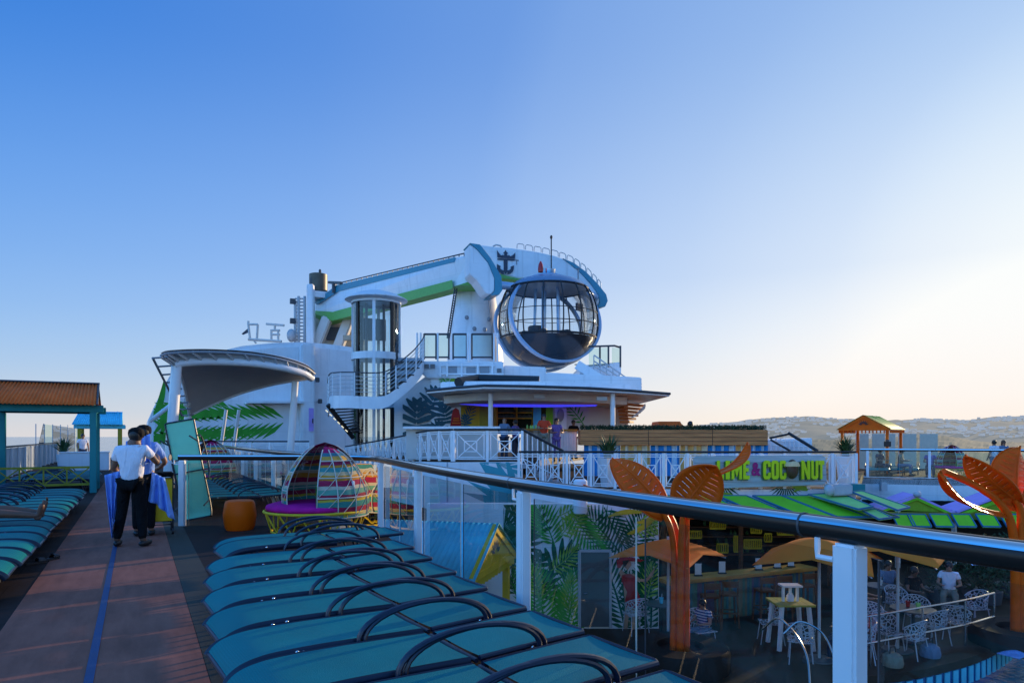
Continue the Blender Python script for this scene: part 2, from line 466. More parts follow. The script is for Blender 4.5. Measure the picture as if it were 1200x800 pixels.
gm = N.new('ShaderNodeMath'); gm.operation = 'MULTIPLY'; gm.use_clamp = True; L.new(glow, gm.inputs[0]); L.new(lo.outputs['Result'], gm.inputs[1])
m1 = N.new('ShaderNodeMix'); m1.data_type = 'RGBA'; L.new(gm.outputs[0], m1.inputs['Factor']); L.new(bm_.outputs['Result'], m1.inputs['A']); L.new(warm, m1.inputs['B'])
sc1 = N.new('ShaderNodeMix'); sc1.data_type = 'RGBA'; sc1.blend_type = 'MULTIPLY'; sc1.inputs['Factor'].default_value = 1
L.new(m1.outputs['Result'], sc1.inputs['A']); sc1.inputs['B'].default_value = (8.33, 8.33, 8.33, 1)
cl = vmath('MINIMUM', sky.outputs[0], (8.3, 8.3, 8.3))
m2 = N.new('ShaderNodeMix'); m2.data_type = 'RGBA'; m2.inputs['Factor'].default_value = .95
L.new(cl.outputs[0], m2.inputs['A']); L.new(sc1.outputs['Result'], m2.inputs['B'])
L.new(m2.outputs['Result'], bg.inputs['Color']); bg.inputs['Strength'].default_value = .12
sl = bpy.data.lights.new('sun', 'SUN'); sl.energy = 5.0; sl.angle = R(.6); sl.color = (1, .74, .45)
so = bpy.data.objects.new('sun', sl); COL.objects.link(so)
so.rotation_euler = (PI/2 - SUN_EL, 0, PI - SUN_AZ)
SC.view_settings.view_transform = 'Standard'; SC.view_settings.look = 'None'; SC.view_settings.exposure = 0
SC.cycles.transparent_max_bounces = 24; SC.cycles.max_bounces = 8; SC.cycles.caustics_reflective = False; SC.cycles.caustics_refractive = False

# ================================================================== materials
mat('white', (0.8, 0.81, 0.82), .35, var=.05, scale=1.5, bump=.03, bscale=8)
mat('white_trim', (0.82, 0.83, 0.84), .3, var=.04, scale=3)
mat('offwhite', (.6, .58, .54), .45, var=.06, scale=2)
def seams(name, sx_, sz_, dark=.80):
    nt = MATS[name].node_tree; N, L = nt.nodes, nt.links; b = N['Principled BSDF']; src = b.inputs['Base Color'].links[0].from_socket
    tc = N.new('ShaderNodeTexCoord'); sp = N.new('ShaderNodeSeparateXYZ'); L.new(tc.outputs['Object'], sp.inputs[0])
    ad = N.new('ShaderNodeMath'); ad.operation = 'ADD'; L.new(sp.outputs[0], ad.inputs[0]); L.new(sp.outputs[1], ad.inputs[1])
    cb = N.new('ShaderNodeCombineXYZ'); L.new(ad.outputs[0], cb.inputs[0]); L.new(sp.outputs[2], cb.inputs[1])
    br = N.new('ShaderNodeTexBrick'); br.inputs['Scale'].default_value = 1; br.inputs['Brick Width'].default_value = sx_; br.inputs['Row Height'].default_value = sz_
    br.inputs['Mortar Size'].default_value = .018; br.inputs['Mortar Smooth'].default_value = .4
    br.inputs['Color1'].default_value = (1, 1, 1, 1); br.inputs['Color2'].default_value = (.955, .96, .965, 1); br.inputs['Mortar'].default_value = (dark, dark, dark, 1)
    L.new(cb.outputs[0], br.inputs['Vector'])
    st = N.new('ShaderNodeTexNoise'); mp = N.new('ShaderNodeMapping'); mp.inputs['Scale'].default_value = (2.5, 2.5, .12); L.new(tc.outputs['Object'], mp.inputs['Vector']); L.new(mp.outputs[0], st.inputs['Vector']); st.inputs['Scale'].default_value = 1.6; st.inputs['Detail'].default_value = 7
    mr = N.new('ShaderNodeMapRange'); mr.inputs['From Min'].default_value = .55; mr.inputs['From Max'].default_value = .8; mr.inputs['To Min'].default_value = 1; mr.inputs['To Max'].default_value = .80; L.new(st.outputs['Fac'], mr.inputs['Value'])
    m1 = N.new('ShaderNodeMix'); m1.data_type = 'RGBA'; m1.blend_type = 'MULTIPLY'; m1.inputs['Factor'].default_value = 1; L.new(src, m1.inputs['A']); L.new(br.outputs['Color'], m1.inputs['B'])
    m2 = N.new('ShaderNodeMix'); m2.data_type = 'RGBA'; m2.blend_type = 'MULTIPLY'; m2.inputs['Factor'].default_value = 1; L.new(m1.outputs['Result'], m2.inputs['A']); L.new(mr.outputs['Result'], m2.inputs['B'])
    L.new(m2.outputs['Result'], b.inputs['Base Color'])
seams('white', 3.4, 1.9, .88)
mat('glassedge_lit', (0.66, 0.6, 0.48), .4, var=.05)
mat('darkwood', (0.15, 0.055, 0.02), .5, var=.3, scale=2, stretch=(.35, .35, 7), spec=0.12)
mat('grey', (.28, .29, .31), .45, var=.08, scale=3)
mat('lightgrey', (.48, .49, .5), .4, var=.06)
mat('darkgrey', (.06, .062, .07), .45, var=.15)
mat('dark', (.012, .012, .014), .5, var=.2)
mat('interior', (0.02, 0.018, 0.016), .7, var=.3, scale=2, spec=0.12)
mat('deckrubber', (0.032, 0.02, 0.017), .75, var=.3, scale=1.3, bump=.3, bscale=60, spec=0.12)
mat('lowerdeck', (0.045, 0.027, 0.016), .55, var=.3, scale=.9, bump=.15, bscale=14, stretch=(1, 1, 1), spec=0.12)
mat('walk', (0.29, 0.115, 0.08), .82, var=0.2, scale=0.7, bump=.35, bscale=0.7, spec=0.12)
mat('walkstripe', (0.006, 0.045, 0.14), .6, var=.18, scale=4, bump=.2, bscale=120)
mat('walkedge', (0.03, 0.03, 0.02), .8, var=.25, scale=2, bump=.3, bscale=90)
mat('rail', (.022,.015,.013), .34, var=.15, scale=2, bump=.015, bscale=5, spec=.3)
mat('rubber', (.018, .017, .02), .4, var=.2)
mat('steel', (0.4, 0.41, 0.43), .22, metal=1.0, var=.05, scale=4)
mat('chrome', (0.72, 0.72, 0.7), .1, metal=1.0, var=.03)
mat('crown', (.80, .80, .78), .07, metal=1.0, var=.03, bump=.01, bscale=3)
mat('sling', (0.004, 0.2, 0.205), .62, var=.12, scale=2.2, bump=.5, bscale=180, spec=0.12)
mat('slinglit', (0.22, 0.68, 0.44), .6, var=.07, scale=2, bump=.3, bscale=180)  # the lounger sling again, light on its underside put into a paler colour
mat('loungeframe', (0.008, 0.016, 0.036), .35, var=.15, scale=8)
mat('teal', (0.03, 0.24, 0.25), .5, var=.12, scale=3, bump=.1, stretch=(1, 1, .2), spec=0.12)
mat('yellowpaint', (0.72, 0.5, 0.03), .5, var=.15, scale=3, spec=0.12)
mat('yellowdull', (.30, .28, .035), .55, var=.15, scale=3, spec=0.12)
mat('orangepaint', (0.95, 0.14, 0.008), .42, var=.12, scale=3, spec=0.12)
mat('copper', (0.78, 0.098, 0.005), .34, var=.16, scale=2.5, spec=0.12)
mat('roofrust', (0.8, 0.155, 0.03), .55, var=.18, scale=2.5, spec=0.12)
mat('roofblue', (0.12, 0.62, 0.8), .5, var=.12, scale=2, spec=0.12)
mat('roofgreen', (.19, .37, .07), .6, var=.1, scale=3, spec=0.12)
mat('lime', (0.22, 0.62, 0.03), .55, var=.1, scale=3, spec=0.12)
mat('limepale', (0.36, 0.7, 0.2), .6, var=.1, scale=3, spec=0.12)
mat('awntrim', (.02, .16, .30), .5, var=.1)
mat('limesign', (0.66, 0.74, 0.02), .4, var=.1, scale=6, spec=0.12)
mat('greensign', (.03, .12, .02), .4, var=.1)
mat('magenta', (0.55, 0.012, 0.22), .75, var=.15, scale=4, bump=.2, bscale=60, spec=0.12)
mat('pinksign', (.42, .03, .16), .45, var=.1, spec=0.12)
mat('purple', (0.5, 0.34, 0.75), .6, var=.1, scale=2, spec=0.12)
mat('signboard', (0.46, 0.48, 0.47), .7, var=.25, scale=2.2, bump=.3, bscale=12, stretch=(.25, .25, 3), spec=0.12)
mat('wood', (0.6, 0.23, 0.08), .5, var=.35, scale=2, bump=.15, stretch=(.35, .35, 7), spec=0.12)
mat('woodtop', (0.5, 0.22, 0.04), .4, var=.3, scale=3, stretch=(.6, 3, 1), spec=0.12)
mat('umbrella', (1.0, 0.3, 0.045), .75, var=.12, scale=1.5, spec=0.12)
mat('hedge', (.025, .05, .018), .8, var=.5, scale=5)
mat('leafgreen', (.03, .085, .025), .6, var=.4, scale=6)
mat('p_teal', (0.04, 0.34, 0.4), .6, var=.12, scale=2)
mat('p_tealdk', (.012, .085, .11), .6, var=.15, scale=2)
mat('p_green', (0.06, 0.34, 0.04), .6, var=.2, scale=2, spec=0.12)
mat('p_greendk', (0.008, 0.1, 0.04), .6, var=.2, scale=2, spec=0.12)
mat('p_greenlt', (.25, .42, .05), .6, var=.2, scale=2, spec=0.12)
mat('p_yellow', (.55, .38, .03), .6, var=.2, scale=2, spec=0.12)
mat('p_red', (.38, .03, .03), .6, var=.15, spec=0.12)
mat('p_skin', (.5, .28, .18), .6, var=.1, spec=0.12)
mat('navy', (.012, .02, .05), .4, var=.1)
mat('boomteal', (.03, .25, .35), .4, var=.08)
mat('boomgreen', (.13, .40, .07), .45, var=.1)
mat('machine', (.36, .33, .25), .55, var=.3, scale=1.2, bump=.1)
mat('podroof', (0.16, 0.27, 0.42), .25, metal=0.3, var=.08, scale=1)
mat('podring', (0.42, 0.56, 0.74), .22, metal=0.15, var=.06)
mat('podhull', (.05, .055, .065), .22, metal=.5, var=.12, scale=1, coat=.3)
mat('canopyskin', (0.62, 0.59, 0.58), .75, var=.08, scale=.8)
mat('fabricwhite', (.72, .74, .82), .8, var=.06, scale=9, bump=.2, bscale=60)
mat('robe', (0.2, 0.36, 0.8), .85, var=.12, scale=6, bump=.4, bscale=50)
mat('blackcloth', (0.004, 0.004, 0.005), .85, var=.3, scale=8, bump=.2, spec=0.2)
mat('skin_dark', (0.16, 0.075, 0.045), .5, var=.12, scale=9)
mat('skin_mid', (.32, .16, .10), .5, var=.1, scale=9)
mat('hair', (.012, .01, .009), .5, var=.2, stretch=(8, 8, 1))
mat('redshirt', (.62, .06, .025), .8, var=.1, spec=0.12)
mat('greyshirt', (.12, .18, .28), .8, var=.15)
mat('floral', (.16, .10, .32), .8, var=.7, scale=30)
mat('khaki', (.22, .2, .15), .8, var=.15)
mat('orangeplastic', (0.85, 0.11, 0.003), .42, var=.08, scale=2, spec=0.12)
mat('bluelit', (0.05, 0.05, 0.85), .5, var=.05, emis=.75)
mat('stairlight', (1, .85, .55), .5, var=.02, emis=.9)
mat('redlamp', (.5, .02, .02), .3, var=.05)
mat('coconut', (0.1, 0.04, 0.015), .6, var=.4, scale=12, bump=.4)
mat('cocotop', (0.8, 0.52, 0.25), .6, var=.15, scale=6)
mat('poolblue', (.012, .09, .28), .2, var=.4, scale=4)
mat('tableyellow', (.42, .36, .04), .5, var=.12)
mat('wirewhite', (0.42, 0.42, 0.46), .4, var=.05)
stripes('roofrib', [(1, (.42, .13, .045))], 'X', 1)
stripes('barfront', [(1, (.05, .12, .13)), (1, (.16, .10, .05)), (1, (.06, .16, .12)), (1, (.13, .07, .13)), (1, (.20, .17, .08)), (1, (.04, .08, .12))], 'X', .42, noise=0)
stripes('bluestripe', [(1, (.03, .26, .62)), (1, (.60, .72, .80))], 'X', .30, noise=0)
stripes('orangestripe', [(1, (.85, .45, .14)), (1, (.85, .70, .48))], 'X', .30, noise=0)
WOVEN = [(0.3, (0.324, 0.054, 0.065)), (0.08, (0.108, 0.367, 0.302)), (0.07, (0.576, 0.454, 0.238)), (0.09, (0.367, 0.022, 0.065)), (0.1, (0.054, 0.281, 0.238)), (0.05, (0.576, 0.432, 0.054)), (0.08, (0.324, 0.032, 0.065)), (0.09, (0.13, 0.346, 0.259)), (0.06, (0.576, 0.497, 0.367)), (0.09, (0.367, 0.022, 0.076)), (0.09, (0.576, 0.259, 0.032)), (0.06, (0.576, 0.454, 0.259)), (0.08, (0.065, 0.281, 0.259)), (0.05, (0.576, 0.238, 0.032)), (0.07, (0.324, 0.022, 0.065)), (0.08, (0.576, 0.324, 0.065)), (0.06, (0.054, 0.194, 0.238)), (0.4, (0.367, 0.016, 0.108))]
glass('railglass', (.80, .79, .74), 1.25)
glass('towerglass', (.74, .84, .88), 2.0)
glass('podglass', (.84, .90, .95), .7)
glass('screenglass', (.72, .86, .80), 1.0)

mat('lime_dk', (0.24, 0.36, 0.02), .6, var=.15, spec=0.12)
mat('fencepaint', (.42, .50, .56), .5, var=.12, scale=2)
mat('machine_dark', (.10, .085, .06), .45, metal=.3, var=.25, scale=2)
mat('darkdoor', (.07, .085, .09), .45, var=.1)
mat('bluepanel', (.12, .30, .8), .4, var=.05, emis=.7)
mat('screencream', (.62, .56, .44), .6, var=.08)
stripes('counterslats', [(1, (.62, .60, .56)), (1, (.35, .33, .3))], 'X', .3, noise=0)

def folds(name, sc, st):
    nt = MATS[name].node_tree; N, L = nt.nodes, nt.links
    tc = N.new('ShaderNodeTexCoord'); n1 = N.new('ShaderNodeTexNoise'); n1.inputs['Scale'].default_value = sc; n1.inputs['Detail'].default_value = 3; n1.inputs['Distortion'].default_value = 1.2
    mp = N.new('ShaderNodeMapping'); mp.inputs['Scale'].default_value = (1.4, 1.4, .7); L.new(tc.outputs['Object'], mp.inputs['Vector']); L.new(mp.outputs[0], n1.inputs['Vector'])
    b = N.new('ShaderNodeBump'); b.inputs['Strength'].default_value = st; b.inputs['Distance'].default_value = .06; L.new(n1.outputs['Fac'], b.inputs['Height']); L.new(b.outputs['Normal'], N['Principled BSDF'].inputs['Normal'])
for n_ in ('fabricwhite', 'robe', 'greyshirt', 'redshirt', 'blackcloth', 'khaki'): folds(n_, 6, .7)
# sun glows through the thin umbrella cloth
nt = MATS['umbrella'].node_tree; N, L = nt.nodes, nt.links; tl = N.new('ShaderNodeBsdfTranslucent'); tl.inputs['Color'].default_value = (1, .36, .05, 1); ms = N.new('ShaderNodeMixShader'); ms.inputs[0].default_value = .42
L.new(N['Principled BSDF'].outputs[0], ms.inputs[1]); L.new(tl.outputs[0], ms.inputs[2]); L.new(ms.outputs[0], N['Material Output'].inputs['Surface'])
# faint transverse joints in the rubber deck
nt = MATS['deckrubber'].node_tree; N, L = nt.nodes, nt.links; tc = N.new('ShaderNodeTexCoord'); br = N.new('ShaderNodeTexBrick'); br.inputs['Scale'].default_value = 1; br.inputs['Brick Width'].default_value = 2.4; br.inputs['Row Height'].default_value = .6; br.inputs['Mortar Size'].default_value = .006
br.inputs['Color1'].default_value = (1, 1, 1, 1); br.inputs['Color2'].default_value = (.86, .86, .86, 1); br.inputs['Mortar'].default_value = (.45, .45, .45, 1); L.new(tc.outputs['Object'], br.inputs['Vector'])
b_ = N['Principled BSDF']; src = b_.inputs['Base Color'].links[0].from_socket; mm_ = N.new('ShaderNodeMix'); mm_.data_type = 'RGBA'; mm_.blend_type = 'MULTIPLY'; mm_.inputs['Factor'].default_value = 1; L.new(src, mm_.inputs['A']); L.new(br.outputs['Color'], mm_.inputs['B']); L.new(mm_.outputs['Result'], b_.inputs['Base Color'])

for n_ in ('sling',):
    nt = MATS[n_].node_tree; N, L = nt.nodes, nt.links; oi = N.new('ShaderNodeObjectInfo'); mr = N.new('ShaderNodeMapRange'); mr.inputs['To Min'].default_value = .82; mr.inputs['To Max'].default_value = 1.1; L.new(oi.outputs['Random'], mr.inputs['Value'])
    tc = N.new('ShaderNodeTexCoord'); wv = N.new('ShaderNodeTexWave'); wv.bands_direction = 'X'; wv.inputs['Scale'].default_value = 22; L.new(tc.outputs['Object'], wv.inputs['Vector'])
    w2 = N.new('ShaderNodeMapRange'); w2.inputs['To Min'].default_value = .93; w2.inputs['To Max'].default_value = 1.05; L.new(wv.outputs['Fac'], w2.inputs['Value'])
    mu = N.new('ShaderNodeMath'); mu.operation = 'MULTIPLY'; L.new(mr.outputs['Result'], mu.inputs[0]); L.new(w2.outputs['Result'], mu.inputs[1])
    b_ = N['Principled BSDF']; src = b_.inputs['Base Color'].links[0].from_socket; mx = N.new('ShaderNodeMix'); mx.data_type = 'RGBA'; mx.blend_type = 'MULTIPLY'; mx.inputs['Factor'].default_value = 1
    L.new(src, mx.inputs['A']); L.new(mu.outputs[0], mx.inputs['B']); L.new(mx.outputs['Result'], b_.inputs['Base Color'])

# salt haze and finger marks on the railing glass
nt = MATS['railglass'].node_tree; N, L = nt.nodes, nt.links
df = N.new('ShaderNodeBsdfDiffuse'); df.inputs['Color'].default_value = (.8, .78, .74, 1)
tc = N.new('ShaderNodeTexCoord'); n1 = N.new('ShaderNodeTexNoise'); n1.inputs['Scale'].default_value = 5; n1.inputs['Detail'].default_value = 9; n1.inputs['Roughness'].default_value = .75; n1.inputs['Distortion'].default_value = .8
L.new(tc.outputs['Object'], n1.inputs['Vector']); mr = N.new('ShaderNodeMapRange'); mr.inputs['From Min'].default_value = .45; mr.inputs['From Max'].default_value = .8; mr.inputs['To Min'].default_value = .002; mr.inputs['To Max'].default_value = .05
L.new(n1.outputs['Fac'], mr.inputs['Value']); out = N['Material Output']; src = out.inputs['Surface'].links[0].from_socket
ms = N.new('ShaderNodeMixShader'); L.new(mr.outputs['Result'], ms.inputs[0]); L.new(src, ms.inputs[1]); L.new(df.outputs[0], ms.inputs[2]); L.new(ms.outputs[0], out.inputs['Surface'])
# scuffs on the jogging path
nt = MATS['walk'].node_tree; N, L = nt.nodes, nt.links; b_ = N['Principled BSDF']; src = b_.inputs['Base Color'].links[0].from_socket
tc = N.new('ShaderNodeTexCoord'); mp = N.new('ShaderNodeMapping'); mp.inputs['Scale'].default_value = (5, .8, 1); L.new(tc.outputs['Object'], mp.inputs['Vector']); n1 = N.new('ShaderNodeTexNoise'); n1.inputs['Scale'].default_value = 1.4; n1.inputs['Detail'].default_value = 9; n1.inputs['Roughness'].default_value = .7; L.new(mp.outputs[0], n1.inputs['Vector'])
mr = N.new('ShaderNodeMapRange'); mr.inputs['From Min'].default_value = .35; mr.inputs['From Max'].default_value = .72; mr.inputs['To Min'].default_value = 1.08; mr.inputs['To Max'].default_value = .72; L.new(n1.outputs['Fac'], mr.inputs['Value'])
mx = N.new('ShaderNodeMix'); mx.data_type = 'RGBA'; mx.blend_type = 'MULTIPLY'; mx.inputs['Factor'].default_value = 1; L.new(src, mx.inputs['A']); L.new(mr.outputs['Result'], mx.inputs['B']); L.new(mx.outputs['Result'], b_.inputs['Base Color'])

# woven shell: narrow strips with slits of air between them
def woven(name):
    m = stripes(name, WOVEN, 'Z', 1.7, rough=.8, noise=.03)
    nt = m.node_tree; N, L = nt.nodes, nt.links
    tc = N.new('ShaderNodeTexCoord'); sp = N.new('ShaderNodeSeparateXYZ'); L.new(tc.outputs['Object'], sp.inputs[0])
    mu = N.new('ShaderNodeMath'); mu.operation = 'MULTIPLY'; mu.inputs[1].default_value = 38; L.new(sp.outputs[2], mu.inputs[0])
    fr = N.new('ShaderNodeMath'); fr.operation = 'FRACT'; L.new(mu.outputs[0], fr.inputs[0])
    no = N.new('ShaderNodeTexNoise'); no.inputs['Scale'].default_value = 7; L.new(tc.outputs['Object'], no.inputs['Vector'])
    th = N.new('ShaderNodeMapRange'); th.inputs['From Min'].default_value = .35; th.inputs['From Max'].default_value = .7; th.inputs['To Min'].default_value = -.1; th.inputs['To Max'].default_value = .14
    L.new(no.outputs['Fac'], th.inputs['Value'])
    lt = N.new('ShaderNodeMath'); lt.operation = 'GREATER_THAN'; L.new(fr.outputs[0], lt.inputs[0]); L.new(th.outputs['Result'], lt.inputs[1])
    L.new(lt.outputs[0], N['Principled BSDF'].inputs['Alpha'])
woven('woven')

# sea with a fine swell
m = mat('sea', (.02, .075, .13), .12, var=.2, scale=.02, bump=.0)
nt = m.node_tree; N, L = nt.nodes, nt.links
tc = N.new('ShaderNodeTexCoord'); wn = N.new('ShaderNodeTexNoise'); wn.inputs['Scale'].default_value = .12; wn.inputs['Detail'].default_value = 8
L.new(tc.outputs['Object'], wn.inputs['Vector']); bp = N.new('ShaderNodeBump'); bp.inputs['Strength'].default_value = .6; bp.inputs['Distance'].default_value = .6
L.new(wn.outputs['Fac'], bp.inputs['Height']); L.new(bp.outputs['Normal'], N['Principled BSDF'].inputs['Normal'])
m = mat('poolwater', (.02, .22, .34), .06, var=.2, scale=1.2)
nt = m.node_tree; N, L = nt.nodes, nt.links
tc = N.new('ShaderNodeTexCoord'); wn = N.new('ShaderNodeTexNoise'); wn.inputs['Scale'].default_value = 3; wn.inputs['Detail'].default_value = 4
L.new(tc.outputs['Object'], wn.inputs['Vector']); bp = N.new('ShaderNodeBump'); bp.inputs['Strength'].default_value = .8; bp.inputs['Distance'].default_value = .12
L.new(wn.outputs['Fac'], bp.inputs['Height']); L.new(bp.outputs['Normal'], N['Principled BSDF'].inputs['Normal'])

def hazy(name, col, haze, f, scale, var):  # distance haze put into the colour as a constant pale emission
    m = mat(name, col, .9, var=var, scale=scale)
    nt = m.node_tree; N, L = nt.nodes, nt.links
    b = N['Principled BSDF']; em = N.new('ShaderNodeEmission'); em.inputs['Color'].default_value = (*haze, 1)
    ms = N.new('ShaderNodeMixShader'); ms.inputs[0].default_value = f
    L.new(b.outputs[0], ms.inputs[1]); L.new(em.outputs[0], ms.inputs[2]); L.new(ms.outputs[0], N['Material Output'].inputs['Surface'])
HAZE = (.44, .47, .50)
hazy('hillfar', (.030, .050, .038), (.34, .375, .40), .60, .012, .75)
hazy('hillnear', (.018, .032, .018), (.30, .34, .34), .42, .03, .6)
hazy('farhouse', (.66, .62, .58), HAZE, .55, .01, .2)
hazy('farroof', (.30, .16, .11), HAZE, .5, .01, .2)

# ================================================================== sea, hills, far town
struct('sea', MB().sheet([(-60000, -60000, -44), (60000, -60000, -44), (60000, 60000, -44), (-60000, 60000, -44)]), 'sea')
def nz(x, y, s=1.0):
    from mathutils import noise
    return noise.noise(Vector((x*s, y*s, 3.1)))
RIDGE = [(620, 540), (700, 520), (760, 507), (800, 500), (850, 495.5), (900, 490), (950, 488), (985, 491), (1050, 493), (1080, 490), (1130, 493), (1160, 489), (1220, 486), (1330, 490), (1500, 499), (1700, 508)]
def ridge(px):
    for (a, b), (c, d) in zip(RIDGE, RIDGE[1:]):
        if a <= px <= c: return b + (d-b)*(px-a)/(c-a)
    return 511
def hill(px, t):
    d = 1100 + 1900*t
    top = EYE + (511-ridge(px))/F*3000
    e = min(1, t/1.0)
    z = -46 + (top+46)*(e**.85 if e > 0 else 0)
    x = (px-600)/F*d
    z += 9*nz(x, d, .0045)*min(1, t*4)*(1.15-t) + 5*nz(x, d, .011)*min(1, t*3) + (2.5*nz(x, d, .03))
    if t > .999: z += 1.6*abs(nz(x, d, .05))*2
    return cam2w(x, d, z)
mb = MB(); mb.grid(lambda u, v: hill(620+1080*u, v), 260, 26)
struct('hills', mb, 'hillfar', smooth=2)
def wood(px, t):
    d = 820 + 420*t; x = (px-600)/F*d
    prof = [(700, 549), (790, 530), (880, 520), (960, 514), (1010, 516), (1075, 509), (1110, 512), (1160, 518), (1230, 520), (1500, 524)]
    y = 524
    for (a, b), (c, e) in zip(prof, prof[1:]):
        if a <= px <= c: y = b+(e-b)*(px-a)/(c-a)
    z = -46 + (EYE-(y-511)/F*1240+46)*t**.6
    z += (3*nz(x, d, .02) + 3.5*abs(nz(x, d, .07)))*min(1, t*3)
    return cam2w(x, d, z)
mb = MB(); mb.grid(lambda u, v: wood(700+800*u, v), 260, 10)
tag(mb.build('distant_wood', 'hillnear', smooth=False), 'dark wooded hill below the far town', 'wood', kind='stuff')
hm = []
for k in range(4):
    m1 = MB(); wx, wy, hz = random.uniform(7, 13), random.uniform(6, 10), random.uniform(4, 8)
    m1.box((0, 0, hz/2-2), (wx, wy, hz+4))
    r1 = MB().prism([(-wx/2-.4, hz), (wx/2+.4, hz), (0, hz+2)], (0, -wy/2-.4, 0), (1, 0, 0), (0, 0, 1), -(wy+.8))
    hm.append((m1, r1))
protos = []
for k in range(4):
    t = thing('hillside_house', 'small pale house among many on the far hazy hillside', 'house', (0, 0, 0), 0, 'houses on the far hillside')
    hm[k][0].build('wall', 'farhouse', t, local=True); hm[k][1].build('roof', 'farroof', t, local=True); protos.append(t)
rs = random.Random(5)
rest = MB(); n = 0; used = [0]*4
cand = []
while len(cand) < 1050:
    px = rs.uniform(770, 1290); t = rs.uniform(.22, .97)
    if nz(px, t*500, .013) + .35*nz(px*3, t*900, .02) < -.12 + .1*rs.random(): continue
    cand.append((t, px))
cand.sort()
for t, px in cand:
    p = hill(px, t)
    if n < 290:
        k = n % 4
        if not used[k]: protos[k].location = p; used[k] = 1; protos[k].rotation_euler.z = rs.uniform(0, 3)
        else: dup(protos[k], p, rs.uniform(0, 3))
        n += 1
    else:
        rest.box((p.x, p.y, p.z+2), (rs.uniform(7, 17), rs.uniform(6, 10), rs.uniform(5, 9)), rs.uniform(0, 3))
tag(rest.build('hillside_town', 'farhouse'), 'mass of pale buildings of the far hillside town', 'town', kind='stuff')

# ================================================================== decks
RAILP = crom([(2.30, -4, 0), (2.40, -1.5, 0), (2.45, 1.13, 0), (2.50, 1.79, 0), (2.53, 2.5, 0), (2.59, 3.57, 0), (2.66, 4.81, 0), (3.02, 7.68, 0), (3.36, 10.0, 0), (3.50, 11.0, 0), (3.46, 11.65, 0), (3.1, 12.15, 0), (2.5, 12.5, 0), (.66, 13.56, 0)], 8)
edge = [(p.x+.08, p.y) for p in RAILP if p.y < 11.2]
poly = edge + [(3.62, 11.9), (3.15, 14.4), (3.15, 60), (-4.6, 60), (-4.6, -5)]
struct('upper_deck', MB().prism(poly, (0, 0, -.28), (1, 0, 0), (0, 1, 0), .28), 'deckrubber')
def strip(x0, x1, z, y0=-5, y1=60):
    mb = MB()
    for i in range(26): a, b = y0+(y1-y0)*i/26, y0+(y1-y0)*(i+1)/26; mb.sheet([(x0, a, z), (x1, a, z), (x1, b, z), (x0, b, z)])
    return mb
struct('jogging_path', strip(-.98, .42, .004), 'walk')
struct('path_stripe', strip(-.303, -.247, .008), 'walkstripe')
struct('path_border', strip(.424, .72, .004), 'walkedge')
LZ = -2.9                                       # level of the pool deck below
pd = [cam2w(xc, d, LZ) for xc, d in ((-6, 3), (4.9, 3), (5.2, 6), (5.6, 10), (5.97, 12.4), (7.4, 13.0), (8.3, 13.4), (9.7, 14.2), (11.5, 15.7), (14, 18.6), (40, 24), (60, 60), (-20, 60), (-20, 25))]
struct('pool_deck', MB().sheet(pd), 'lowerdeck')

# ================================================================== glass railing beside the path
def railing(name, label, path, posts, zt, zb, rr, start, end, panel='railglass', flat=1.15, gap=.09, railm='rail', railn=16):
    t = thing(name, label, 'railing', (path[0].x, path[0].y, 0))
    Z = Vector((0, 0, 1))
    mb = MB(); mb.tube([p+Z*zt for p in path], rr, railn, flat=flat); hr = mb.build('handrail', railm, t, smooth=True)
    mb = MB(); kk = len(path)
    def crown(u, v):
        i = round(u*(kk-1)); d = (path[min(i+1, kk-1)]-path[max(i-1, 0)]); d.normalize(); a = R(3+152*v); r_ = rr*1.04
        return path[i]+Z*(zt+min(math.sin(a), .84+.03*math.sin(a))*r_*flat)+Vector((d.y, -d.x, 0))*math.cos(a)*r_
    mb.grid(crown, kk-1, 20); mb.build('rail_crown', 'crown', hr, smooth=2)
    for s in posts:
        p, d = along(path, s); nrm = Vector((d.y, -d.x, 0)); ang = math.atan2(d.y, d.x)
        m = MB(); m.box(p+Z*((zt+zb)/2-.02), (.11, .085, zt-zb-.06), ang); po = m.build('post', 'white_trim', t, bevel=.012)
        b = MB(); q = p+Z*(zt-.12)-nrm*.03
        b.tube([q+d*.05, q+d*.13, q+d*.13+Z*.03, q+d*.13+Z*.08], .012, 8); b.build('bracket', 'white_trim', po, smooth=True)
    for s in posts:
        p, d = along(path, s+.22); MB().tube([p+Z*zt-d*.006, p+Z*zt+d*.006], rr*1.06, 20, flat=flat).build('rail_joint', 'darkgrey', t, smooth=True)
    st = [start] + list(posts) + [end]
    for a, b in zip(st, st[1:]):
        mid_ = (a+b)/2; segs = [(a+gap, mid_-.045), (mid_+.045, b-gap)] if b-a > 2.0 else [(a+gap, b-gap)]
        for u, v in segs:
            if v-u < .2: continue
            k = max(2, int((v-u)/.25)); pts = [along(path, u+(v-u)*i/k) for i in range(k+1)]
            m = MB()
            m.grid(lambda i, j: pts[round(i*k)][0] + Vector((pts[round(i*k)][1].y, -pts[round(i*k)][1].x, 0))*.05 + Z*(zb+.06+(zt-.10-zb-.06)*j), k, 1)
            g = m.build('glass_panel', panel, t, smooth=2)
            for q, dd in (pts[0], pts[-1]):
                e = MB(); nn = Vector((dd.y, -dd.x, 0))
                e.box(q+nn*.05+Z*((zb+zt)/2-.02), (.005, .008, zt-zb-.17), math.atan2(dd.y, dd.x)); e.build('glass_edge', 'glassedge_lit' if q is pts[0][0] else 'darkgrey', g)  # edge light put into the colour: one end pale, the other dark
    b = MB(); b.tube([p+Z*(zb+.04) for p in path], .03, 6); b.build('bottom_rail', 'white_trim', t)
    return t
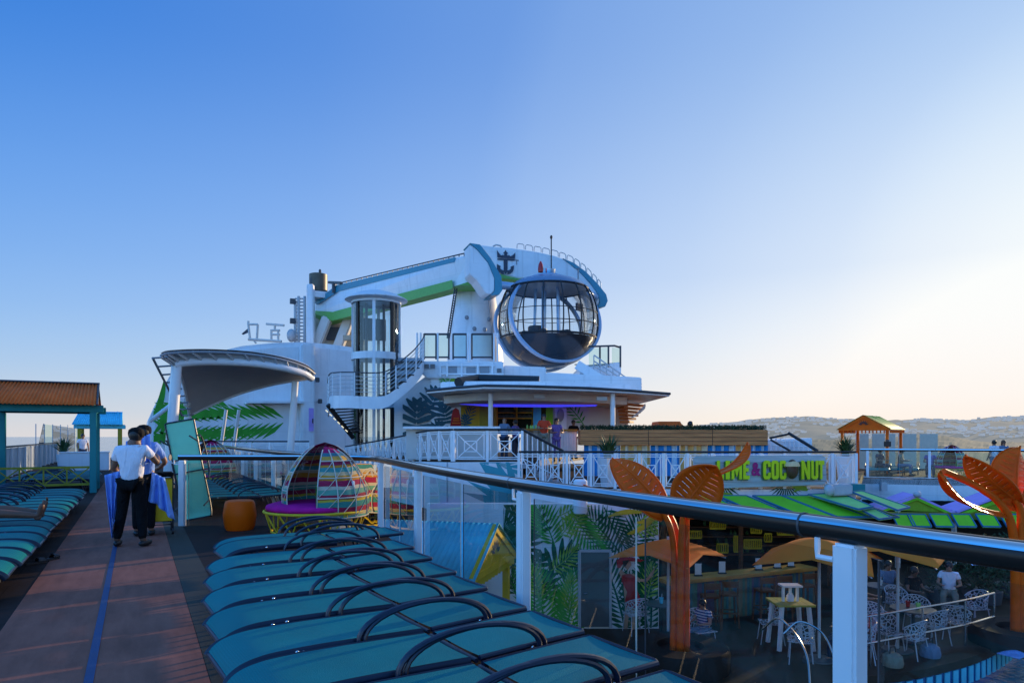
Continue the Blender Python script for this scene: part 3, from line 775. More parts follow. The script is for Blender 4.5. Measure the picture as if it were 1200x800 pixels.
def s_at_y(path, Y):
    s = 0
    for a, b in zip(path, path[1:]):
        if a.y <= Y <= b.y: return s + (b-a).length*(Y-a.y)/(b.y-a.y)
        s += (b-a).length
LT = plen(RAILP)
railing('glass_railing', 'long curving glass railing with dark polished handrail beside the near loungers', RAILP,
        [s_at_y(RAILP, y) for y in (-1.3, 1.74, 4.62, 8.0, 10.75)] + [LT-.06], 1.222, -.25, .044, .2, LT)
R2 = crom([(3.42, 12.0, 0), (3.1, 14.4, 0), (2.85, 17, 0), (2.8, 24, 0), (2.85, 34, 0)], 6)
railing('glass_railing', 'far glass railing with steel handrail and white posts behind the woven daybeds', R2,
        [.4, 2.6, 5, 7.5, 10, 13, 16, 19, 21.5], 1.222, -.25, .044, .2, 22)
mb = MB(); mb.box2((2.62, 10.35, .35), (3.2, 10.75, 1.0))
t = thing('electrical_box', 'plain white service box beside the railing corner post', 'box', (2.95, 10.95, 0))
MB().box((2.95, 11.2, .5), (.26, .2, .98), R(25)).build('casing', 'offwhite', t, bevel=.015)
MB().box((3.09, 11.1, .62), (.05, .14, .5), R(25)).build('cover', 'white_trim', t, bevel=.01)

# ================================================================== sun loungers
def make_lounger(label, group):
    t = thing('sun_lounger', label, 'sun lounger', (0, 0, 0), 0, group)
    W = .288
    prof = [(0.0, .262), (.03, .296), (.08, .326), (.16, .348), (.28, .361), (.55, .366), (.9, .361), (1.235, .354)]
    prof = [(p.x, p.y) for p in crom([(x, z, 0) for x, z in prof], 5)]
    back = [(1.30, .352), (1.55, .362), (1.85, .372), (2.08, .378)]
    def sl_(pr, sag):
        return lambda u, v: Vector((pr[round(u*(len(pr)-1))][0], (v-.5)*2*(W-.014), pr[round(u*(len(pr)-1))][1] + .012 - sag*(1-(2*v-1)**2)))
    m = MB(); m.grid(sl_(prof, .008), len(prof)-1, 8); m.build('seat_sling', 'sling', t, smooth=2, local=True)
    m = MB(); m.grid(sl_(back, .008), 3, 8); m.build('back_sling', 'sling', t, smooth=2, local=True)
    m = MB()
    for s in (-1, 1): m.tube([(x, s*W, z-.016) for x, z in prof], .016, 8, flat=2.0)
    m.tube([(prof[0][0], -W, prof[0][1]), (prof[0][0], W, prof[0][1])], .015, 8)
    m.tube([(1.0, -W, .33), (1.0, W, .33)], .014, 6)
    m.build('seat_frame', 'loungeframe', t, smooth=True, local=True)
    m = MB()
    m.tube([(x, -W, z) for x, z in back] + [(2.095, -W+.03, .379), (2.095, W-.03, .379)] + [(x, W, z) for x, z in back[::-1]], .017, 8)
    m.tube([(1.28, -W, .34), (1.28, W, .34)], .015, 6)
    m.build('back_frame', 'loungeframe', t, smooth=True, local=True)
    for s in (-1, 1):
        pts = [(1.27-.47*math.cos(a), s*(W+.048), .350+.200*math.sin(a)**.85) for a in [PI*i/18 for i in range(19)]]
        m = MB(); m.tube(pts, .0165, 8, flat=1.2); m.build('armrest', 'loungeframe', t, smooth=True, local=True)
        for x0, x1 in ((.34, .26), (1.62, 1.74)):
            m = MB(); m.tube([(x0, s*(W-.005), .35), (x1, s*(W-.005), .0)], .016, 8); m.build('leg', 'loungeframe', t, smooth=True, local=True)
        m = MB(); m.ell((.42, s*(W+.05), .362), (.012, .006, .012), 8, 6); m.ell((1.70, s*(W+.066), .36), (.011, .006, .011), 8, 6); m.build('bolt', 'chrome', t, smooth=True, local=True)
    return t
ORD = ['nearest', 'second', 'third', 'fourth', 'fifth', 'sixth', 'seventh', 'eighth', 'ninth', 'tenth', 'eleventh', 'twelfth', 'thirteenth', 'fourteenth', 'fifteenth', 'sixteenth']
lr = make_lounger('x', 'teal loungers in a row along the glass railing')
heads = [(2.44, 1.42), (2.44, 2.11), (2.46, 2.80), (2.45, 3.48), (2.43, 4.16), (2.47, 4.86), (2.51, 5.56), (2.58, 6.30), (2.66, 7.02), (2.80, 7.74), (2.86, 8.45)]
PROTO = None
for i, (hx, hy) in enumerate(heads):
    # (hx, hy): near corner of the head end; the row is turned a little towards the bow
    ang = R(4.2 + random.uniform(-.8, .8))
    c, s = math.cos(ang), math.sin(ang)
    cx, cy = hx - s*.32, hy + c*.32
    loc = (cx - 2.0*c, cy - 2.0*s, random.uniform(0, .006))
    lab = 'teal sling lounger with arched armrests, %s in the row along the near glass railing' % (ORD[i] if i else 'nearest')
    if i == 0: lr.location = loc; lr.rotation_euler = (0, 0, ang); lr['label'] = lab
    else: o = dup(lr, loc, ang, lab)
    if i == 9: o.location.z = .06
k = 0
for i in range(16):
    y = 8.3 + .70*i
    dup(lr, (-1.06 + random.uniform(-.03, .03), y + random.uniform(-.02, .02), 0), PI + R(random.uniform(-1.5, 1.5)),
        'teal lounger left of the path, %s in the row before the rust roofed cabana' % (ORD[i] if i else 'nearest'), 'teal loungers in a row left of the path')
for i in range(7):
    dup(lr, (-1.1, 23.8 + .72*i, 0), PI + R(random.uniform(-1.5, 1.5)), 'teal lounger beyond the rust roofed cabana, %s in its row' % ORD[i], 'loungers beyond the first cabana')
for i in range(9):
    x0, y0 = 1.0, 15.2 + .70*i
    dup(lr, (x0, y0, 0), R(2+random.uniform(-1.5, 1.5)), 'teal lounger behind the glass windbreak, %s of that row' % ORD[i], 'loungers behind the windbreak')
# the lounger stood on its end against the windbreak
for o_ in list(bpy.data.objects):
    if o_.name.startswith('sun_lounger') and o_.location.x > 0 and o_.location.y < 10: o_.scale = (.955, 1, 1)
e = make_lounger('teal lounger stood upright on its end beside the towel cart, its lit underside painted pale turquoise', None)
for c in e.children:
    if c.name.startswith(('seat_sling', 'back_sling')): c.data.materials[0] = MATS['slinglit']
# upright lounger: foot end down, leaning to port, its underside towards the stern
e.rotation_mode = 'XYZ'
b0 = P(225, 613, 12.85); b0.z = .02; top = P(201, 494, 12.75)
d = (top-b0).normalized(); wdir = cam2w(1, .1, .04); wdir = (wdir - d*wdir.dot(d)).normalized(); nrm = d.cross(wdir)
M = Matrix((d, wdir, nrm)).transposed().to_4x4(); M.translation = b0
e.matrix_world = M; e.scale = ((top-b0).length/2.09, .94, 1)

# ================================================================== woven daybeds
def daybed(label, loc, rz, wov='woven'):
    ofs = Matrix.Rotation(-rz, 3, 'Z') @ Vector((CA, -SA, 0))*.14
    t = thing('woven_daybed', label, 'daybed', (0, 0, 0), 0, None)
    r = .84
    m = MB(); m.tube([(r*math.cos(a), r*math.sin(a), .36) for a in [2*PI*i/40 for i in range(40)]], .022, 8, closed=True)
    m.tube([(r*.86*math.cos(a), r*.86*math.sin(a), .03) for a in [2*PI*i/40 for i in range(40)]], .018, 8, closed=True)
    for i in range(14):
        a = 2*PI*i/14; b = a+2*PI/28
        m.tube([(r*math.cos(a), r*math.sin(a), .36), (r*.86*math.cos(b), r*.86*math.sin(b), .03)], .012, 6)
        m.tube([(r*math.cos(a), r*math.sin(a), .36), (r*.86*math.cos(a-2*PI/28), r*.86*math.sin(a-2*PI/28), .03)], .012, 6)
    m.build('base_frame', 'yellowpaint', t, smooth=True, local=True)
    m = MB(); m.lathe([(0, .49), (.45, .505), (.70, .49), (.80, .46), (.82, .42), (.80, .38), (.6, .37), (0, .37)], (0, 0, 0), 40); m.build('cushion', 'magenta', t, smooth=2, local=True)
    def shell(nm, rr, a0, a1, z0, top, wv):
        H = top-z0
        def pt(u, v):
            a = a0+(a1-a0)*u; z = z0+H*v
            k = max(0, 1-v**1.9)**.60 if v < 1 else 0
            k *= .93+.07*min(1, v/.3)
            return ofs+Vector((rr*k*math.cos(a), rr*k*math.sin(a), z))
        m = MB(); m.grid(pt, 44, 22); s = m.build(nm, wv, t, smooth=2, local=True)
        f = MB(); n = max(3, round((a1-a0)/.42))
        for i in range(n+1): f.tube([pt(i/n, v/16)*1.006 for v in range(16)], .010, 5)
        for v in (0.0, .28, .55, .78): f.tube([pt(i/40, v)*1.008 for i in range(41)], .011, 5)
        for i in range(n):
            for v0, v1 in ((0, .28), (.28, .55), (.55, .78)):
                f.tube([pt(i/n+(j/6)/n, v0+(v1-v0)*j/6)*1.007 for j in range(7)], .006, 4)
        f.build('shell_frame', 'cream_frame', s, smooth=True, local=True)
        return s
    shell('inner_shell', .72, R(5), R(215), .40, 1.50, wov)
    shell('outer_shell', .77, R(-95), R(60), .28, 1.44, wov)
    m = MB(); m.grid(lambda u, v: ofs+Vector((.75*(1-.35*u)*math.cos(R(-96)), .75*(1-.35*u)*math.sin(R(-96)), .48+.40*v*(1-u))), 6, 4); m.build('side_flap', 'p_green', t, smooth=2, local=True)
    t.location = loc; t.rotation_euler = (0, 0, rz); ROOT[t] = Matrix.Translation(Vector(loc)) @ Matrix.Rotation(rz, 4, 'Z')
    return t
mat('cream_frame', (.62, .56, .46), .5, var=.1)
c1 = G(383, 630); c1.z = 0
daybed('striped woven dome daybed with magenta cushion behind the near loungers', (*G(371, 622)[:2], 0), R(-28)+R(10))
daybed('striped woven dome daybed with yellow top behind the glass windbreak', (1.85, 22.6, 0), R(-28))

sp_ = G(281, 620); t = thing('drum_stool', 'orange plastic drum stool beside the woven daybed', 'stool', sp_)
MB().lathe([(0, 0), (.22, 0), (.245, .05), (.272, .22), (.272, .28), (.245, .45), (.225, .49), (.19, .505), (0, .498)], sp_, 32).build('barrel', 'orangeplastic', t, smooth=True)

# ================================================================== two attendants and the towel cart
pw = pose('stand', nk=(.01,.02,1.46), h0=(.02,.05,1.53), h1=(.03,.075,1.60), h2=(.03,.075,1.665), hl=(-.1,0,.9), kl=(-.15,.02,.5), al=(-.2,-.03,.09), tl=(-.23,.12,.035), kr=(.13,.02,.5), ar=(.17,-.05,.09), tr=(.2,.1,.035),
          sl=(-.19,0,1.39), sr=(.19,0,1.40), el=(-.27,.03,1.12), wl=(-.22,.24,.98), ml=(-.18,.31,.95), er=(.31,.10,1.20), wr=(.22,.34,1.28), mr=(.15,.41,1.31), ab=(0,0,1.12), ch=(0,0,1.31))
w1 = person('woman in white t-shirt, black trousers and black cap seen from behind on the path', (-.06, 11.35, 0.008), R(-24), pw, 'skin_dark', 'fabricwhite', 'blackcloth', hair='hair', shoes='dark', cap='blackcloth', sub=2, sleeves=.62)
pb = pose('stand', el=(-.30,.12,1.2), wl=(-.22,.34,1.25), ml=(-.18,.42,1.27), er=(.3,.1,1.15), wr=(.2,.3,1.05), mr=(.14,.38,1.03), h1=(.0,.02,1.62))
person('attendant in a black cap and blue top half hidden beyond the woman in white', (.10, 12.45, .008), R(-5), pb, 'skin_mid', 'robe', 'blackcloth', hair='hair', shoes='dark', cap='blackcloth', sub=2, sleeves=.8, scale=1.02)
# draped towels: pleated cloth hanging from an arm
def drape(name, label, top0, top1, length, flare, mt, seed, folds=5, thick=.006, group=None):
    rs = random.Random(seed); top0, top1 = Vector(top0), Vector(top1); ph = rs.random()*6
    ax = (top1-top0); nn = Vector((ax.y, -ax.x, 0)).normalized()
    def f(u, v):
        p = top0.lerp(top1, u)
        amp = .012+.045*v
        q = p - Vector((0, 0, length*v*(1+.10*math.sin(u*4+ph)))) + nn*amp*math.sin(folds*2*PI*u+ph+v*1.2) + ax.normalized()*(flare*v*(u-.3)) 
        return q
    m = MB(); m.grid(f, 40, 18); t = thing(name, label, 'towel', (top0.x, top0.y, top0.z-length), 0, group)
    m.build('cloth', mt, t, smooth=2, solid=thick); return t
drape('blue_towel', 'blue towel hanging low at the left side of the woman in white', cam2w(-5.88, 9.85, 1.04), cam2w(-5.58, 10.0, 1.14), .86, -.34, 'robe', 3, 4)
drape('blue_towel', 'blue towel pointed at its corner, hanging at the right side of the woman in white', cam2w(-5.30, 10.05, 1.08), cam2w(-5.14, 10.1, .98), .50, .22, 'robe', 5, 3)
drape('blue_towel', 'blue robe held up in front of the two attendants', cam2w(-6.05, 10.7, 1.52), cam2w(-5.72, 10.8, 1.64), .50, .05, 'robe', 8, 4)
t = thing('towel_cart', 'black towel cart with a yellow bag in front of the attendants', 'cart', (.33, 12.75, .0))
m = MB()
for x in (.12, .52):
    for y in (12.5, 13.0): m.tube([(x, y, .1), (x, y, .98)], .014, 8)
for z in (.16, .95):
    m.tube([(.12, 12.5, z), (.52, 12.5, z), (.52, 13.0, z), (.12, 13.0, z)], .014, 8, closed=True)
m.build('frame', 'dark', t, smooth=True)
m = MB(); m.grid(lambda u, v: Vector((.13+.38*u, 12.49-.03*math.sin(PI*u)*math.sin(PI*v), .22+.68*v)), 8, 8)
m.grid(lambda u, v: Vector((.13-.03*math.sin(PI*u)*math.sin(PI*v), 12.51+.48*u, .22+.68*v)), 8, 8)
m.grid(lambda u, v: Vector((.13+.38*u, 13.0, .22+.68*v)), 2, 2); m.grid(lambda u, v: Vector((.51, 12.51+.48*u, .22+.68*v)), 2, 2)
m.build('yellow_bag', 'yellowpaint', t, smooth=2)
MB().box((.32, 12.75, .97), (.44, .54, .07)).build('black_rim', 'blackcloth', t, bevel=.02)
for x in (.12, .52):
    for y in (12.5, 13.0): MB().tube([(x-.015, y, .05), (x+.015, y, .05)], .05, 12).build('wheel', 'rubber', t, smooth=True)

# ================================================================== sunbather on the left row
ps = dict(POSE['stand'])
ly = {  # lying on the back: head at -X, feet at +X (local x to the feet)
 'pel':(0,0,.17),'ab':(-.2,0,.18),'ch':(-.42,0,.19),'nk':(-.56,0,.2),'h0':(-.63,0,.22),'h1':(-.70,0,.24),'h2':(-.78,0,.25),
 'sl':(-.50,.18,.18),'sr':(-.50,-.18,.18),'el':(-.24,.27,.14),'er':(-.2,-.27,.13),'wl':(0,.28,.13),'wr':(.05,-.27,.11),'ml':(.08,.28,.12),'mr':(.14,-.26,.10),
 'hl':(.04,.1,.165),'hr':(.04,-.1,.165),'kl':(.46,.13,.20),'kr':(.45,-.14,.17),'al':(.87,.12,.13),'ar':(.86,-.13,.12),'tl':(.92,.14,.30),'tr':(.91,-.17,.28)}
def lying(label, loc, rz):
    t = thing('person', label, 'person', loc, rz)
    m = MB(); vs, fs = body(ly, ALL, sub=2); m.add(vs, fs)
    hand(m, ly['wr'], ly['mr'], 1); hand(m, ly['wl'], ly['ml'], -1)
    for sd, sg in (('l', 1), ('r', -1)):
        a, tt = Vector(ly['a'+sd]), Vector(ly['t'+sd])
        m.ell(a+Vector((-.01, 0, -.02)), (.045, .034, .04), 10, 8)
        for k in range(5): m.ell(tt+Vector((.008, sg*(-.03+.015*k), .028-.006*k)), (.014, .0085-.0006*k+(.004 if k == 0 else 0), .017), 8, 6)
    m.build('body', 'skin_dark', t, smooth=2, local=True)
    q = {k: ly[k] for k in ('ab', 'pel', 'hl', 'hr')}; q['kl'] = mid(ly['hl'], ly['kl'], .45); q['kr'] = mid(ly['hr'], ly['kr'], .45)
    vs, fs = body(q, ['pel','ab','hl','kl','hr','kr'], .02); m = MB(); m.add(vs, fs); m.build('shorts', 'fabricwhite', t, smooth=2, local=True)
    vs, fs = body(ly, ['pel','ab','ch','sl','sr'], .014); m = MB(); m.add(vs, fs); m.build('shirt', 'greyshirt', t, smooth=2, local=True)
    m = MB(); m.ell((-.73, 0, .235), (.09, .1, .1), 12, 8); m.build('hair', 'hair', t, smooth=2, local=True)
lying('bare legged sunbather lying on a teal lounger at the left edge', (-2.12, 11.83, .345), 0)
bpy.data.objects[[o.name for o in bpy.data.objects if o.get('label', '').startswith('bare legged')][0]].scale = (1.05, 1.05, 1.1)
t = thing('sandals', 'pair of black slippers lying on the deck by the left loungers', 'shoes', (-.98, 10.5, .0))
for i, (x, y, a) in enumerate(((-1.10, 10.38, 35), (-.96, 10.62, 60))):
    m = MB(); M3 = Matrix.Rotation(R(a), 3, 'Z')
    out = [(.13*math.cos(k*PI/8), .05*math.sin(k*PI/8)*(1.15 if math.cos(k*PI/8) > 0 else .85)) for k in range(16)]
    m.prism([(px_*1, py_) for px_, py_ in out], Vector((x, y, .001)), M3 @ Vector((1, 0, 0)), M3 @ Vector((0, 1, 0)), .03)
    s = m.build('slipper', 'rubber', t, bevel=.006)
    m = MB(); m.grid(lambda u, v: Vector((x, y, 0)) + M3 @ Vector((.0+.09*u, (v-.5)*.1, .03+.055*math.sin(PI*v)*(1-.35*u))), 4, 10); m.build('strap', 'dark', s, smooth=2, solid=.006)

# ================================================================== cabanas to port
def corrug(mb, p0, p1, q0, q1, n, amp, rows=2):
    """ribbed roof sheet from eave p0-p1 to ridge q0-q1"""
    p0, p1, q0, q1 = map(Vector, (p0, p1, q0, q1)); nn = (p1-p0).cross(q0-p0).normalized()
    mb.grid(lambda u, v: p0.lerp(p1, u).lerp(q0.lerp(q1, u), v) + nn*amp*math.sin(2*PI*u*n), n*8, rows)
def cabana(label, x0, x1, y0, y1, post, roofm, fascia, hz=2.38, rz_=3.1, ridge='X', nrib=34, fence=None, gable=None):
    t = thing('cabana', label, 'cabana', ((x0+x1)/2, (y0+y1)/2, 0))
    for x in (x0, x1):
        for y in (y0, y1):
            MB().box2((x-.085, y-.085, 0), (x+.085, y+.085, hz)).build('post', post, t, bevel=.012)
    for y in (y0, y1): MB().box2((x0-.25, y-.05, hz), (x1+.25, y+.05, hz+.2)).build('cross_beam', fascia, t, bevel=.01)
    for x in (x0, x1): MB().box2((x-.05, y0+.06, hz+.01), (x+.05, y1-.06, hz+.17)).build('side_beam', fascia, t, bevel=.01)
    ov = .32; ym = (y0+y1)/2; z0 = hz+.20; xa, xb = x0-ov, x1+.12
    m = MB(); ti = .22
    corrug(m, (xa, y0-ov, z0), (xb, y0-ov, z0), (xa+ti, ym, rz_), (xb-.02, ym, rz_), nrib, .016)
    corrug(m, (xa, y1+ov, z0), (xb, y1+ov, z0), (xa+ti, ym, rz_), (xb-.02, ym, rz_), nrib, .016)
    r = m.build('roof', roofm, t, smooth=2, solid=.012)
    m = MB(); m.tube([(xa+ti-.02, ym, rz_+.015), (xb, ym, rz_+.015)], .05, 8, flat=.6)
    m.tube([(xb-.01, y0-ov, z0), (xb-.03, ym, rz_)], .03, 6); m.build('ridge_cap', 'darkgrey' if roofm == 'roofrust' else fascia, r)
    m = MB()
    for x in (x0+.02, x1-.02): m.sheet([(x, y0, hz+.2), (x, y1, hz+.2), (x, ym, rz_-.10)])
    m.build('gable', fascia, t)
    if fence:
        m = MB()
        for z in (.22, .70): m.box2((x0+.09, y0-.03, z), (x1-.09, y0+.03, z+.06))
        n = 4; wd = (x1-x0-.18)/n
        for i in range(n):
            a = x0+.09+wd*i
            m.beam((a, y0, .26), (a+wd, y0, .72), .03, .03); m.beam((a+wd, y0+.004, .26), (a, y0+.004, .72), .03, .03)
            if i: m.box2((a-.02, y0-.022, .28), (a+.02, y0+.022, .70))
        m.build('lattice_rail', fence, t)
    return t
cabana('port cabana with rust corrugated roof and teal posts', -3.42, -1.08, 22.7, 24.5, 'teal', 'roofrust', 'teal', fence='yellowdull', nrib=30, hz=2.28, rz_=3.14)
cabana('farther port cabana with blue roof and yellow posts', -2.55, -.78, 41, 43, 'yellowdull', 'roofblue', 'roofblue', hz=2.0, rz_=2.86, nrib=24)
cabana('teal cabana at the extreme left edge of the frame', -8.2, -5.9, 31, 33, 'teal', 'roofrust', 'teal', nrib=20, hz=2.2, rz_=3.0)
# outer bulwark fence at the ship's side
t = thing('bulwark_fence', 'pale slatted fence with dark cap along the port side of the ship', 'fence', (-4.4, 20, 0))
m = MB()
for i in range(190): m.box2((-4.47, 5+.25*i, .02), (-4.43, 5+.25*i+.22, 1.12))
m.build('slats', 'fencepaint' if 'fencepaint' in MATS else 'white', t)
MB().box2((-4.52, 5, 1.15), (-4.38, 52.5, 1.22)).build('cap_rail', 'dark', t)
for i in range(25): MB().box2((-4.42, 5+1.9*i, 0), (-4.34, 5.08+1.9*i, 1.14)).build('upright', 'white', t)
# glass wind screen beyond it
t = thing('glass_screen', 'tall greenish glass wind screen beyond the port fence', 'screen', (-5.2, 36, 0))
a, b = P(42, 540, 41), P(96, 540, 47); a.z = b.z = .4
for i in range(6):
    p, q = a.lerp(b, i/6), a.lerp(b, (i+.95)/6)
    MB().sheet([p, q, q+Vector((0, 0, 1.95-.05*i)), p+Vector((.0 if i else .35, .2 if not i else 0, 2.0-.05*i))]).build('glass_panel', 'screenglass', t)
    MB().tube([p, p+Vector((0, 0, 1.95))], .025, 6).build('mullion', 'lightgrey', t)
# planters
def tuft(mb, c, n, h, spread, seed, w=.03):
    rs = random.Random(seed); c = Vector(c)
    for i in range(n):
        a = rs.uniform(0, 2*PI); L = h*rs.uniform(.6, 1.05); s = spread*rs.uniform(.15, 1.0)
        o = c+Vector((rs.uniform(-.08, .08), rs.uniform(-.08, .08), 0)); dr = Vector((math.cos(a), math.sin(a), 0)); sd = Vector((-dr.y, dr.x, 0))
        pts = [o+dr*s*t*t*.9+Vector((0, 0, L*(t-.38*t*t*(s/spread)))) for t in (0, .35, .7, 1)]
        ww = [w, w*1.2, w*.8, w*.05]
        for k in range(3):
            mb.sheet([pts[k]-sd*ww[k], pts[k]+sd*ww[k], pts[k+1]+sd*ww[k+1], pts[k+1]-sd*ww[k+1]])
def planter(label, p, s=1.0, seed=1, pm='white', hgt=.62):
    t = thing('potted_plant', label, 'plant', p)
    p = Vector(p); m = MB(); m.lathe([(0, 0), (.2*s, 0), (.29*s, hgt*s), (.27*s, hgt*s), (.25*s, (hgt-.06)*s), (0, (hgt-.06)*s)], p, 4 if pm == 'white' else 20, PI/4, 2*PI+PI/4)
    m.build('pot', pm, t)
    m = MB(); tuft(m, p+Vector((0, 0, (hgt-.08)*s)), 110, .85*s, .75*s, seed, .022*s); m.build('leaves', 'leafgreen', t)
    return t
p = P(74, 545, 32); p.z = 0
planter('spiky green plant in a white planter by the port fence', p, 1.25, 3)
t = thing('storage_box', 'low white deck box under the potted plant by the port fence', 'box', p)
MB().box((p.x+.9, p.y-.4, .42), (2.0, .7, .84), YAW*0).build('casing', 'white', t, bevel=.03)
MB().box((p.x+.9, p.y-.4, .86), (2.06, .76, .05)).build('lid', 'white_trim', t, bevel=.01)
q = P(97, 545, 33.5); q.z = 0
person('man in a white shirt standing beside the port fence', q, R(200), pose(), 'skin_mid', 'fabricwhite', 'navy', hair='hair', shoes='dark', sub=1, hands=False)
# ================================================================== stage canopy
def plerp(pts, t):
    x = t*(len(pts)-1); i = min(int(x), len(pts)-2); return pts[i].lerp(pts[i+1], x-i)
t = thing('stage_canopy', 'grey tensile sail canopy with curved white rim on leaning white posts', 'canopy', P(270, 560, 23)*1.0)
outer = crom([P(188, 417, 20.5), P(200, 414, 20.8), P(240, 412.5, 21.5), P(290, 415, 22.3), P(330, 421.5, 23), P(357, 430, 23.8), P(369, 438, 24.4)], 8)
inner = crom([P(204, 428, 21.2), P(215, 425, 21.4), P(250, 423.5, 22), P(295, 425.5, 22.6), P(332, 431, 23.2), P(355, 437, 23.9), P(365, 443, 24.5)], 8)
lower = crom([P(222, 487, 25.5), P(245, 476, 25.7), P(280, 461.5, 25.8), P(320, 450.5, 25.6), P(350, 445.5, 25.2), P(365, 443.3, 24.6)], 8)
def sailpt(u, v):
    a, b = plerp(inner, u), plerp(lower, u); p = a.lerp(b, v)
    return p + Vector((0, 0, .42*math.sin(PI*v)*(1-u)**.5 if 0 < v < 1 else 0))
m = MB(); m.grid(sailpt, 40, 14); m.build('sail', 'canopyskin', t, smooth=2)
m = MB(); m.grid(lambda u, v: plerp(outer, u).lerp(plerp(lower, u), v) + Vector((0, 0, .10+.55*math.sin(PI*v)*(1-u)**.5)), 30, 10); m.build('upper_skin', 'lightgrey', t, smooth=2)
m = MB(); m.tube(outer, .035, 8); m.build('outer_rim', 'grey', t, smooth=True)
m = MB(); m.tube(inner, .13, 10); m.build('inner_rim', 'white_trim', t, smooth=True)
m = MB(); m.tube(lower, .045, 8); m.tube([inner[0]] + [sailpt(0, v/10) for v in range(1, 10)] + [lower[0]], .05, 8); m.build('edge_cable', 'white_trim', t, smooth=True)
for i in range(15):
    a, b = plerp(outer, i/14.3), plerp(inner, min(1, i/14.3+.01)); MB().beam(a, b, .05, .10).build('rim_fin', 'lightgrey', t)
m = MB(); m.grid(lambda u, v: plerp(outer, u).lerp(plerp(inner, u), v)+Vector((0, 0, .06)), 30, 2); m.build('rim_plate', 'lightgrey', t, smooth=2)
tp = P(207, 428, 21.3)
def mast(a, b, r, nm='post'):
    m = MB(); m.tube([a, b], [r, r*.9], 14); return m.build(nm, 'white_trim', t, smooth=True)
mast(Vector((P(197, 520, 21.3).x, P(197, 520, 21.3).y, 0)), tp, .17)
q = P(220, 488, 25.4); mast(Vector((q.x, q.y, 0)), q, .14)
q = P(346, 447, 24.6); p0 = P(338, 520, 24.6); mast(Vector((p0.x, p0.y, 0)), q, .13)
q0, q1 = P(176, 493, 21.5), P(206, 470, 21.4); m = MB(); m.tube([q0, q1], .07, 8); m.build('stay', 'white_trim', t, smooth=True)
MB().box(P(219, 471, 24.9), (.22, .22, .32)).build('camera_box', 'offwhite', t, bevel=.03)
for x in (184,):
    a, b = P(190, 420, 20.6), P(222, 487, 25.4)
    m = MB()
    for k in range(9): m.tube([a.lerp(b, k/8)+Vector((-.25, 0, 0)), a.lerp(b, k/8)+Vector((.15, 0, .05))], .03, 5)
    m.tube([a+Vector((-.25, 0, 0)), b+Vector((-.25, 0, 0))], .04, 6); m.build('side_truss', 'grey', t)

# ================================================================== funnel casing with green leaf mural
YB = 46.0
prof = [(172, 560), (174, 492), (184, 470), (199, 440), (216, 424), (250, 412.5), (285, 404.5), (320, 401), (355, 400), (378, 401.5), (400, 404), (428, 408), (428, 560)]
pp = [PY(x, y, YB) for x, y in prof]; ox = pp[0].x
cas = thing('funnel_casing', 'big rounded white casing painted with green palm leaves beyond the stage canopy', 'deckhouse', (pp[0].x, YB, 0))
poly = [(p.x-ox, p.z) for p in pp]
MB().prism(poly, (ox, YB, 0), (1, 0, 0), (0, 0, 1), -9).build('shell', 'white', cas, bevel=.35)
def uvY(x, y): p = PY(x, y, YB); return (p.x-ox, p.z)
ld = [(uvY(x, y)) for x, y in ((288, 473), (352, 473), (352, 470.5), (288, 470.5))]
MB().prism(ld, (ox, YB, 0), (1, 0, 0), (0, 0, 1), 1.1).build('ledge', 'white', cas)
lr_ = [(uvY(x, y)) for x, y in ((350, 540), (366, 540), (366, 404), (350, 404))]
MB().prism(lr_, (ox, YB, 0), (1, 0, 0), (0, 0, 1), .9).build('pilaster', 'white', cas, bevel=.1)
lr_ = [(uvY(x, y)) for x, y in ((336, 492), (349, 492), (349, 474), (336, 474))]
pol = []
def fern(tip, base, n, w0, w1):
    # broad leaflets swept back along a stem from base to tip, white gaps left between
    (x0, y0), (x1, y1) = base, tip; out = []
    dx, dy = x1-x0, y1-y0; L_ = math.hypot(dx, dy); a = math.atan2(dy, dx)
    for i in range(n):
        t_ = i/n; bx, by = x0+dx*t_, y0+dy*t_; Lw = (w0+(w1-w0)*t_)
        for sg in (-1, 1):
            b = a+sg*(.62-.15*t_); ex, ey = bx+Lw*math.cos(b), by+Lw*math.sin(b)
            px_, py_ = -math.sin(b)*L_/n*.36, math.cos(b)*L_/n*.36
            mx, my = bx+(ex-bx)*.55, by+(ey-by)*.55
            out.append([(bx+.08*(ex-bx), by+.08*(ey-by)), (mx+px_, my+py_), (ex, ey), (mx-px_, my-py_)])
    return out
pol += fern(uvY(205, 498), uvY(336, 492), 15, 2.0, 2.6) + fern(uvY(185, 522), uvY(300, 515), 14, 1.7, 1.9) + fern(uvY(198, 482), uvY(270, 478), 9, 1.2, 1.3) + fern(uvY(196, 505), uvY(232, 508), 6, 1.5, 1.5)
for (x, y, a, ln, wd) in ((177, 497, 64, 2.9, .34), (180, 508, 50, 2.6, .30), (187, 512, 66, 3.2, .32), (200, 512, 78, 2.4, .32)):
    c = uvY(x, y); pol += blade(c, R(a), ln, wd, .2)
r0, r1 = uvY(175, 520), uvY(332, 478)
def inshape(p):
    return True
paint('leaf_mural', pol, 'p_green', cas, (ox, YB, 0), (1, 0, 0), (0, 0, 1), .012, (.35, r0[1], r1[0], 4.9), .002)
# thin stays and lattice rail in front of the casing
t = thing('mast_stays', 'two thin white stays rising in front of the green leaf mural', 'stay', P(262, 515, 38))
for x0, x1 in ((258, 265), (273, 280)):
    m = MB(); m.tube([P(x0, 530, 38), P(x1, 480, 38)], .09, 6); m.build('stay', 'offwhite', t)

